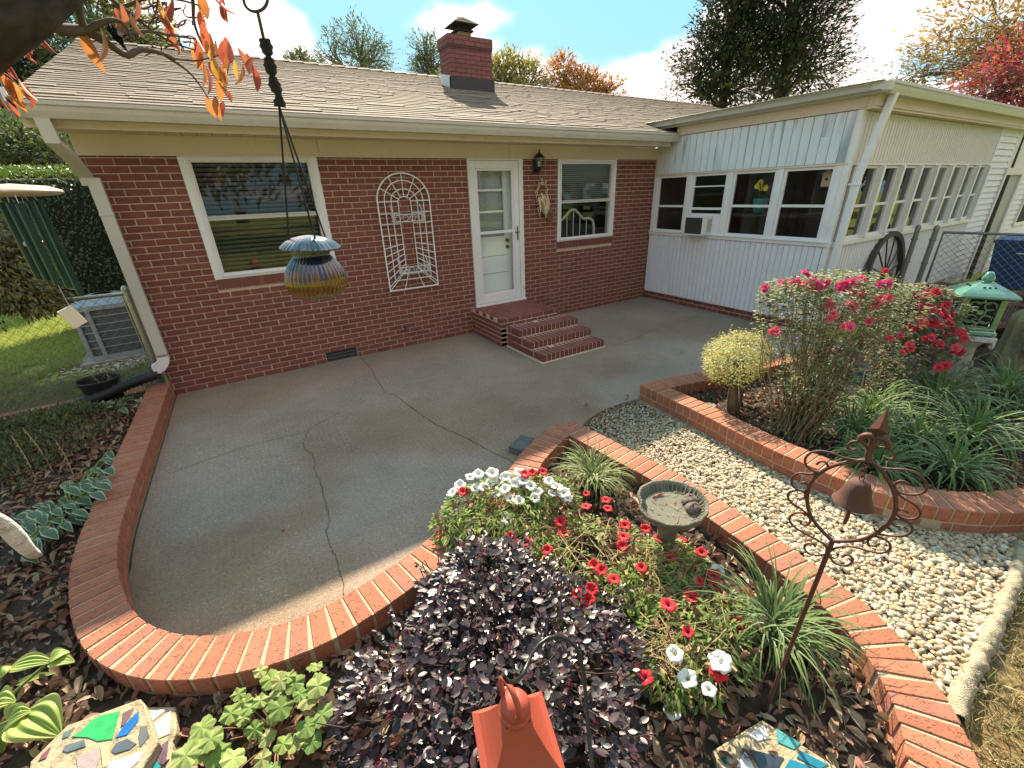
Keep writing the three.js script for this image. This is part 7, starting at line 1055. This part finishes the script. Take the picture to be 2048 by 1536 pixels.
// ------------------------------------------------------------------ hedge, trees, pole
{
  seeded(71);
  const t = thing('clipped_hedge', 'tall clipped dark evergreen hedge with a sunlit top behind the house corner', 'hedge', [-4.42, GROUND, -5.0]);
  const half = V(1.34, 1.29, 0.85), surf = (d) => { const k = 1 / Math.pow(Math.pow(Math.abs(d.x), 5) + Math.pow(Math.abs(d.y), 7) + Math.pow(Math.abs(d.z), 5), 1 / 6); const y = d.y * k * half.y + 1.32, w = d.x < 0 ? mix(0.28, 1.10, smooth(0.2, 2.4, y)) : 1; return V(d.x * k * half.x * w, y, d.z * k * half.z); };
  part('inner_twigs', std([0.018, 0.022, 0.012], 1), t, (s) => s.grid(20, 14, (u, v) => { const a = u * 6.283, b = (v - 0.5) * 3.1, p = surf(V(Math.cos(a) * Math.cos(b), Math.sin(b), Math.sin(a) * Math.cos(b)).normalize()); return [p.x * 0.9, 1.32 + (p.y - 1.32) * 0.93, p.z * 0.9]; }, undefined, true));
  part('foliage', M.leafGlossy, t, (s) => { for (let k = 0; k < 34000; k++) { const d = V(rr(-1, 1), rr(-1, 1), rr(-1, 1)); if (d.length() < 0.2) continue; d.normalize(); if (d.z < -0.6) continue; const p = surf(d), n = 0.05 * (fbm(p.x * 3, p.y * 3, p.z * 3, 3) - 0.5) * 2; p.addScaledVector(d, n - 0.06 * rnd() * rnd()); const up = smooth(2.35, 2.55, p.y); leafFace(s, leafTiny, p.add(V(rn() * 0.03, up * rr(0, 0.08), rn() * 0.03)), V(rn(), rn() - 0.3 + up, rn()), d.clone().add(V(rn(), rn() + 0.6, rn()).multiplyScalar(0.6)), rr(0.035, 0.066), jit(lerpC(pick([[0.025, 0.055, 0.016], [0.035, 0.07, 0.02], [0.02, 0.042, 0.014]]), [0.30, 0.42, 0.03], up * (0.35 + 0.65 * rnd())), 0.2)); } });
}
function crown(s, c, r, n, size, tones, opt = {}) { // leaf clumps through the crown's volume, denser outside, with gaps
  for (let k = 0; k < n; k++) {
    const d = V(rn(), rn(), rn()).normalize(), q = Math.pow(rnd(), 0.45) * (0.72 + 0.62 * noise3(d.x * 2.2 + 7, d.y * 2.2 + (opt.s ?? 0), d.z * 2.2)), p = V(c.x + d.x * r.x * q, c.y + d.y * r.y * q, c.z + d.z * r.z * q);
    const g = fbm(p.x * (opt.f ?? 0.6) + 3, p.y * (opt.f ?? 0.6), p.z * (opt.f ?? 0.6) + (opt.s ?? 0), 3); if (g < (opt.gap ?? 0.44)) continue;
    const tone = pick(tones), run = V(d.x + rn() * 0.6, d.y * 0.6 + rn() * 0.5 + 0.15 - (opt.droop ?? 0), d.z + rn() * 0.6).normalize(); for (let j = 0; j < (opt.k ?? 3); j++) leafFace(s, leafTiny, p.clone().addScaledVector(run, j * size * 0.55).add(V(rn(), rn(), rn()).multiplyScalar(size * 0.7)), run.clone().add(V(rn(), rn() - (opt.droop ?? 0), rn()).multiplyScalar(0.9)), V(rn() * 0.9, 1, rn() * 0.9), size * rr(0.6, 1.25), jit(tone, 0.22));
  }
}
function tree(name, label, base, H, blobs, size, n, tones, opt = {}) { // blobs: [x, y, z, rx, ry, rz] from the foot
  const t = thing(name, label, 'tree', base, 0, opt.group);
  part('crown', opt.glossy ? M.leafGlossy : M.leaf, t, (s) => { const vol = blobs.map((b) => Math.cbrt(b[3] * b[4] * b[5]) ** 2), sum = vol.reduce((a, b) => a + b, 0); blobs.forEach((b, k) => crown(s, V(b[0], b[1], b[2]), V(b[3], b[4], b[5]), Math.round(n * vol[k] / sum), size, tones, { s: k * 7 + (opt.seed ?? 0), ...opt })); });
  part('trunk', std([0.085, 0.068, 0.055], 0.95, { map: T.bark }), t, (s) => { s.tube(spline([V(0, -0.2, 0), V(H * 0.01, H * 0.4, 0), V(0, H * 0.92, 0)], 12), (e) => mix(H * 0.022, H * 0.004, e), 8); });
  part('limbs', M.twig, t, (s) => { for (const b of blobs) { s.tube(spline([V(0, Math.max(0.3, b[1] - b[4] * 1.1), 0), V(b[0] * 0.5, b[1] - b[4] * 0.3, b[2] * 0.5), V(b[0], b[1], b[2])], 8), (e) => H * (opt.limb ?? 1) * mix(0.008, 0.002, e), 5); for (let k = 0; k < 9; k++) { const d = V(rn(), rn() * 0.8 + 0.2, rn()).normalize(); s.tube(spline([V(b[0] * 0.6, b[1] - b[4] * 0.25, b[2] * 0.6), V(b[0] + d.x * b[3] * 0.45, b[1] + d.y * b[4] * 0.35, b[2] + d.z * b[5] * 0.45), V(b[0] + d.x * b[3] * 0.95, b[1] + d.y * b[4] * 0.95, b[2] + d.z * b[5] * 0.95)], 7), (e) => H * (opt.limb ?? 1) * mix(0.005, 0.0012, e), 4); } } });
  return t;
}
const at2 = (u, v, d) => away(u, v, d);
seeded(72);
{
  const pine = [[0.15, 0.175, 0.08], [0.11, 0.14, 0.06], [0.20, 0.22, 0.11], [0.09, 0.11, 0.05]], P = (u, v, d, g = 0) => { const q = away(u, v, d); return [q.x, g, q.z]; };
  const far = (u, v, d, w, h) => { const q = away(u, v, d); return [0, q.y, 0, w, h, w]; };
  const blobAt = (base, list) => list.map(([u, v, d, rx, ry]) => { const q = away(u, v, d); return [q.x - base[0], q.y, q.z - base[2], rx, ry, rx]; });
  let b = P(720, 120, 31); tree('pine_tree', 'rounded twin crowned pine showing above the roof ridge between feeder cord and chimney', b, 11, blobAt(b, [[668, 122, 31, 1.1, 1.3], [720, 108, 31, 1.5, 1.5], [752, 112, 31, 0.9, 1.2], [700, 150, 31, 1.9, 1.1]]), 0.15, 2600, pine, { gap: 0.48, f: 1.5, k: 5 });
  b = P(855, 120, 30); tree('pine_tree', 'narrow pine crown just beside the chimney', b, 10.5, blobAt(b, [[850, 108, 30, 0.9, 1.2], [868, 132, 30, 1.0, 1.2], [845, 150, 30, 0.8, 0.9]]), 0.15, 1500, pine, { gap: 0.48, f: 1.5, k: 5 });
  b = P(602, 130, 33); tree('pine_tree', 'tip of a pine barely clearing the roof ridge beside the feeder cord', b, 9, blobAt(b, [[602, 134, 33, 0.9, 0.7]]), 0.17, 900, pine, { gap: 0.44, f: 1.1 });
  b = P(1040, 160, 26); tree('autumn_tree', 'yellow green autumn tree directly beyond the chimney', b, 8.5, blobAt(b, [[1010, 155, 26, 1.2, 1.0], [1060, 168, 26, 1.3, 1.0], [985, 160, 26, 0.8, 0.9], [880, 162, 27, 0.5, 0.4]]), 0.16, 3600, [[0.36, 0.30, 0.05], [0.26, 0.25, 0.05], [0.18, 0.19, 0.04], [0.42, 0.33, 0.07]], { gap: 0.45, f: 1.2 });
  b = P(1160, 175, 25); tree('autumn_tree', 'orange autumn tree between the chimney and the tall dark trees', b, 8, blobAt(b, [[1122, 158, 25, 0.8, 1.0], [1165, 180, 25, 1.3, 0.8], [1215, 186, 25, 0.9, 0.6], [1190, 195, 25, 1.4, 0.6]]), 0.16, 3600, [[0.48, 0.20, 0.035], [0.42, 0.16, 0.04], [0.50, 0.26, 0.06], [0.34, 0.16, 0.06]], { gap: 0.45, f: 1.3 });
  const dark = [[0.04, 0.06, 0.026], [0.055, 0.075, 0.034], [0.03, 0.045, 0.02], [0.085, 0.095, 0.05]];
  b = P(1450, 150, 22); tree('evergreen_tree', 'tall dark evergreen with a pointed top beside the chimney gap of sky', b, 12, blobAt(b, [[1450, 170, 22, 2.0, 1.6], [1445, 100, 22, 1.5, 1.6], [1455, 40, 22, 1.0, 1.7], [1468, -10, 22, 0.6, 1.4], [1405, 185, 22, 1.0, 0.8]]), 0.15, 4600, dark, { glossy: true, gap: 0.46, f: 1.3, k: 6 });
  b = P(1570, 120, 22.5); tree('evergreen_tree', 'broad dark evergreen rising out of frame above the sunroom roof', b, 14, blobAt(b, [[1560, 150, 22.5, 2.2, 1.7], [1570, 75, 22.5, 1.9, 1.8], [1590, 10, 22.5, 1.7, 1.7], [1560, -50, 22.5, 1.4, 1.6], [1618, 140, 22.5, 1.2, 1.2]]), 0.15, 5600, dark, { glossy: true, gap: 0.46, f: 1.3, k: 6 });
  // trees behind the house corner
  const olive = [[0.06, 0.085, 0.03], [0.08, 0.10, 0.035], [0.045, 0.065, 0.022], [0.12, 0.13, 0.05]];
  b = P(60, 250, 30, -0.1); tree('broadleaf_tree', 'large dark olive tree filling the corner behind the overhanging branch', b, 13, blobAt(b, [[30, 120, 30, 3.2, 3.0], [90, 200, 30, 3.0, 2.6], [20, 250, 30, 3.2, 2.4], [110, 90, 30, 2.4, 2.6], [60, 300, 29, 3.2, 2.0], [-60, 150, 30, 3.4, 4.0]]), 0.26, 8200, olive, { gap: 0.43, f: 0.5 });
  b = P(235, 90, 34, -0.1); tree('broadleaf_tree', 'sunlit yellow green tree showing just above the roof gable peak', b, 13, blobAt(b, [[200, 40, 34, 2.4, 2.4], [255, 60, 34, 2.0, 1.8], [160, 20, 34, 2.2, 2.6], [290, 85, 34, 1.2, 0.9]]), 0.24, 5200, [[0.22, 0.23, 0.06], [0.15, 0.17, 0.045], [0.30, 0.28, 0.08]], { gap: 0.44, f: 0.6 });
  b = P(70, 330, 17, -0.1); tree('broadleaf_tree', 'darker small leaved tree low over the hedge top', b, 5.4, blobAt(b, [[40, 300, 17, 1.3, 0.9], [110, 320, 17, 1.1, 0.7], [-10, 320, 17, 1.1, 0.8], [140, 310, 16, 0.5, 0.5]]), 0.13, 4200, [[0.06, 0.085, 0.03], [0.10, 0.13, 0.04], [0.16, 0.19, 0.05]], { gap: 0.43, f: 1.1 });
  b = P(-190, 600, 5.9, -0.07); tree('cedar_shrub', 'olive brown cedar foliage at the frame edge above the fence rail', b, 1.5, blobAt(b, [[-10, 520, 5.7, 0.34, 0.34], [40, 565, 5.6, 0.26, 0.16], [70, 590, 5.5, 0.20, 0.08], [0, 470, 5.8, 0.30, 0.26], [-60, 560, 5.7, 0.4, 0.3]]), 0.040, 5200, [[0.15, 0.13, 0.03], [0.20, 0.165, 0.035], [0.10, 0.10, 0.022], [0.24, 0.22, 0.05]], { gap: 0.42, f: 4, droop: 0.5 });
  // autumn trees over the garage
  b = [14.5, -0.1, 2.9 - 4]; b = P(2075, 150, 16); tree('autumn_tree', 'yellow autumn oak with spreading sparse branches above the garage roof', b, 8, blobAt(b, [[2010, 60, 16, 1.5, 0.9], [2050, 20, 16, 1.6, 1.2], [1950, 100, 16, 1.2, 0.6], [1890, 130, 16, 1.0, 0.42], [2040, 110, 16, 1.2, 0.6], [1985, 150, 16, 0.9, 0.35], [1850, 150, 16, 0.5, 0.22]]), 0.11, 3600, [[0.44, 0.31, 0.06], [0.36, 0.24, 0.07], [0.50, 0.37, 0.10], [0.30, 0.23, 0.07], [0.34, 0.17, 0.06]], { gap: 0.43, f: 1.4, k: 4, limb: 0.45 });
  b = P(2080, 175, 14); tree('red_maple', 'crimson maple foliage at the frame edge below the yellow oak', b, 5, blobAt(b, [[2030, 172, 14, 0.85, 0.5], [2060, 140, 14, 0.9, 0.7], [1985, 188, 14, 0.5, 0.25]]), 0.09, 2600, [[0.36, 0.035, 0.05], [0.28, 0.025, 0.04], [0.46, 0.09, 0.07], [0.42, 0.20, 0.06]], { gap: 0.42, f: 2 });
  { const s = new Shape(); for (let k = 0; k < 26000; k++) { const x = rr(-60, 6), h = 5 + 5 * noise3(x * 0.12, 3, 1), y = rnd() * h, z = -44 + rn() * 3 - x * 0.1; leafOn(s, leafTiny, V(x, y, z), V(rn(), rn(), rn()), rr(0.4, 0.8), jit(pick([...olive, [0.20, 0.17, 0.05], [0.16, 0.12, 0.045]]), 0.2)); } tag(s.mesh('distant_wood', M.leaf), 'far hazy wood along the edge of the lawn', 'wood', null, 'stuff'); }
  // trees on the garden's other side, mirrored in the window panes
  for (const [x, z, h, lab] of [[-10, 13.5, 9, 'dense tree near the garden mirrored darkly in the large house window'], [1.5, 16, 10, 'dense tree near the garden mirrored darkly in the storm door glass'], [10, 14, 9, 'dense tree near the garden mirrored darkly in the patio side sunroom panes'], [-16, 26, 10, 'olive tree across the garden mirrored in the large house window'], [-4, 30, 11, 'broad tree across the garden mirrored in the storm door'], [8, 27, 9, 'tree across the garden mirrored in the sunroom panes'], [20, 24, 10, 'tree across the lawn mirrored in the far sunroom panes'], [33, 11, 8, 'tree past the garage mirrored in the nearest sunroom panes'], [42, 17, 10, 'tree far past the garage mirrored in the middle sunroom panes']]) tree('broadleaf_tree', lab, [x, GROUND, z], h, [[0, h * 0.6, 0, h * 0.4, h * 0.36, h * 0.4], [h * 0.25, h * 0.5, 1, h * 0.3, h * 0.25, h * 0.3]], 0.55, 1500, olive, { gap: 0.38, f: 0.4 });
}
{ const a = away(20, 120, 19), t = thing('utility_pole', 'grey wooden utility pole leaning among the trees behind the gable', 'utility pole', [-6.15, GROUND, -12.3]); part('pole', M.wood, t, (s) => s.tube([V(0, 0, 0), V(0.05, 7.5, 0)], (e) => mix(0.14, 0.10, e), 10)).material = std([0.20, 0.175, 0.15], 0.9, { map: T.wood }); part('wire', M.black, t, (s) => { for (const y of [3.6, 4.4, 2.8]) s.tube(spline([V(0, y, 0), V(-8, y - 0.4, 3), V(-18, y + 0.1, 7)], 14), 0.012, 4); }); }
// ------------------------------------------------------------------ dogwood limb and its leaves overhead
{
  seeded(73);
  const B = away(-150, 150, 1.55), t = thing('dogwood_branch', 'dark tree limb with bare twigs and orange red leaves reaching in overhead', 'tree', B), A = (u, v, d) => away(u, v, d).sub(B);
  part('limb', M.bark, t, (s) => s.tube(spline([A(-420, 375, 1.9), A(-150, 162, 1.6), A(-45, 80, 1.5), A(30, 20, 1.5), A(120, -55, 1.6), A(260, -200, 1.9)], 50), (e) => 0.050 * (1 + 0.12 * (noise3(e * 16, 2, 5) - 0.5)) * mix(1.15, 0.85, e), 22));
  const twig = (pts, r0, r1, d0, d1) => { const n = pts.length; return part('twig', M.twig, t, (s) => s.tube(spline(pts.map(([u, v], k) => A(u, v, mix(d0, d1, k / (n - 1)))), 26), (e) => mix(r0, r1, e), 6)); };
  twig([[60, 30], [94, 46], [129, 58], [172, 63], [214, 86], [252, 110], [281, 99], [319, 105], [350, 118]], 0.014, 0.004, 1.52, 1.75);
  twig([[172, 63], [196, 48], [222, 40], [242, 44], [255, 60], [262, 80]], 0.008, 0.003, 1.6, 1.62); twig([[150, -20], [155, 0], [161, 35], [172, 63]], 0.009, 0.007, 1.6, 1.6);
  twig([[210, -20], [225, 0], [268, 32], [295, 54], [340, 83], [390, 100]], 0.006, 0.002, 1.7, 1.85); twig([[214, 56], [255, 66], [295, 62], [340, 70], [392, 78]], 0.005, 0.002, 1.65, 1.8); twig([[383, -15], [386, 7], [388, 44], [403, 85], [427, 123], [440, 150]], 0.005, 0.002, 1.8, 1.85); twig([[318, 103], [376, 143], [400, 171], [417, 198]], 0.004, 0.0016, 1.75, 1.8); twig([[225, 10], [240, 14], [300, -5], [360, 0], [420, 18]], 0.005, 0.0016, 1.8, 1.8); twig([[268, 32], [300, 45], [315, 10], [320, -20]], 0.003, 0.0015, 1.75, 1.8); twig([[350, 118], [390, 121], [440, 110]], 0.003, 0.0015, 1.75, 1.8);
  twig([[-40, 140], [10, 150], [40, 180], [60, 200]], 0.005, 0.002, 1.6, 1.6); twig([[20, 60], [40, 90], [65, 80]], 0.005, 0.002, 1.55, 1.6);
  for (let k = 0; k < 34; k++) { const u = rr(285, 395), v = rr(0, 95), a = rr(0, 6.3); twig([[u, v], [u + Math.cos(a) * 14, v + Math.sin(a) * 10], [u + Math.cos(a + 0.5) * 26, v + Math.sin(a + 0.4) * 20], [u + Math.cos(a + 0.9) * 33, v + Math.sin(a + 0.9) * 28]], 0.0022, 0.0012, 1.78, 1.82); }
  part('crown', M.leaf, t, (s) => { const o = V(-3.4, 4.9, 7.4).sub(B); crown(s, o, V(2.6, 1.5, 2.2), 2200, 0.09, [[0.40, 0.12, 0.05], [0.44, 0.2, 0.06], [0.30, 0.16, 0.05], [0.2, 0.16, 0.05]], { gap: 0.40, k: 4, f: 1 }); });
  part('trunk', M.bark, t, (s) => s.tube(spline([V(-4.7, -0.1, 7.6).sub(B), V(-4.5, 1.2, 7.3).sub(B), A(-420, 375, 1.9)], 14), (q) => mix(0.13, 0.06, q), 14));
  part('seed_clump', M.bark, t, (s) => { for (let k = 0; k < 7; k++) leafOn(s, litterShapes[k % 4], A(220 + k * 3, 46 + k * 3, 1.62), V(rn(), -1, rn()), 0.45, [1, 1, 1]); });
  const leaf = [leafShape(0.078, 0.028, 0.6, 0.25, 0.3, 7), leafShape(0.07, 0.025, 1.1, -0.3, 0.6, 7), leafShape(0.084, 0.031, 0.4, 0.45, 0.3, 7)].map((s) => s.geo());
  const cols = [[0.52, 0.13, 0.055], [0.58, 0.22, 0.06], [0.44, 0.09, 0.06], [0.60, 0.34, 0.07], [0.48, 0.16, 0.08]].map((c) => phys(c, 0.9, { transmission: 0.5, thickness: 0, map: T.leaf }));
  for (const [u, v, c, d] of [[405, 62, 0], [398, 38, 0], [412, 95, 3], [385, 108, 1], [388, 90, 0], [402, 118, 1], [420, 80, 0], [432, 95, 3], [425, 128, 3], [418, 138, 1], [440, 150, 1], [450, 88, 0], [446, 96, 2], [400, 135, 1], [412, 150, 2], [458, 128, 4], [466, 118, 1], [475, 110, 4], [470, 135, 3], [484, 142, 1], [492, 120, 2], [507, 148, 2], [505, 130, 2], [436, 170, 1], [441, 186, 0], [452, 150, 3], [414, 205, 1], [431, 208, 1], [446, 218, 2], [320, 10, 3], [322, 22, 1], [347, 14, 2], [395, -2, 1], [404, 4, 1], [425, -5, 2], [445, 5, 2], [448, 15, 2], [240, 22, 4, 1.7], [232, 30, 4, 1.7], [272, 14, 4, 1.7], [312, 40, 2], [335, 62, 2], [345, 70, 4], [164, 76, 1, 1.6], [200, 72, 1, 1.6], [262, 40, 4, 1.65], [62, 62, 2, 1.55], [68, 70, 2, 1.55], [45, 98, 0, 1.55], [40, 100, 2, 1.55], [54, 88, 0, 1.55], [5, 130, 2, 1.5], [12, 168, 0, 1.5], [4, 182, 1, 1.5], [20, 172, 1, 1.5], [30, 196, 0, 1.5], [12, 205, 1, 1.5], [45, 180, 1, 1.5], [52, 188, 2, 1.5], [-5, 195, 2, 1.5], [14, 218, 0, 1.5], [25, 178, 3, 1.5], [38, 172, 4, 1.5], [2, 160, 1, 1.5]]) {
    const p = A(u, v - 14, d ?? rr(1.74, 1.9)), f = put('leaf', pick(leaf), cols[c], t); f.applyMatrix4(frameTo(p, V(rn() * 0.45, -1, rn() * 0.45), rr(0, 6.28), rr(0.62, 0.9) * ((d ?? 2) < 1.58 ? 0.6 : 1)));
  }
}

renderer.render(scene, camera);
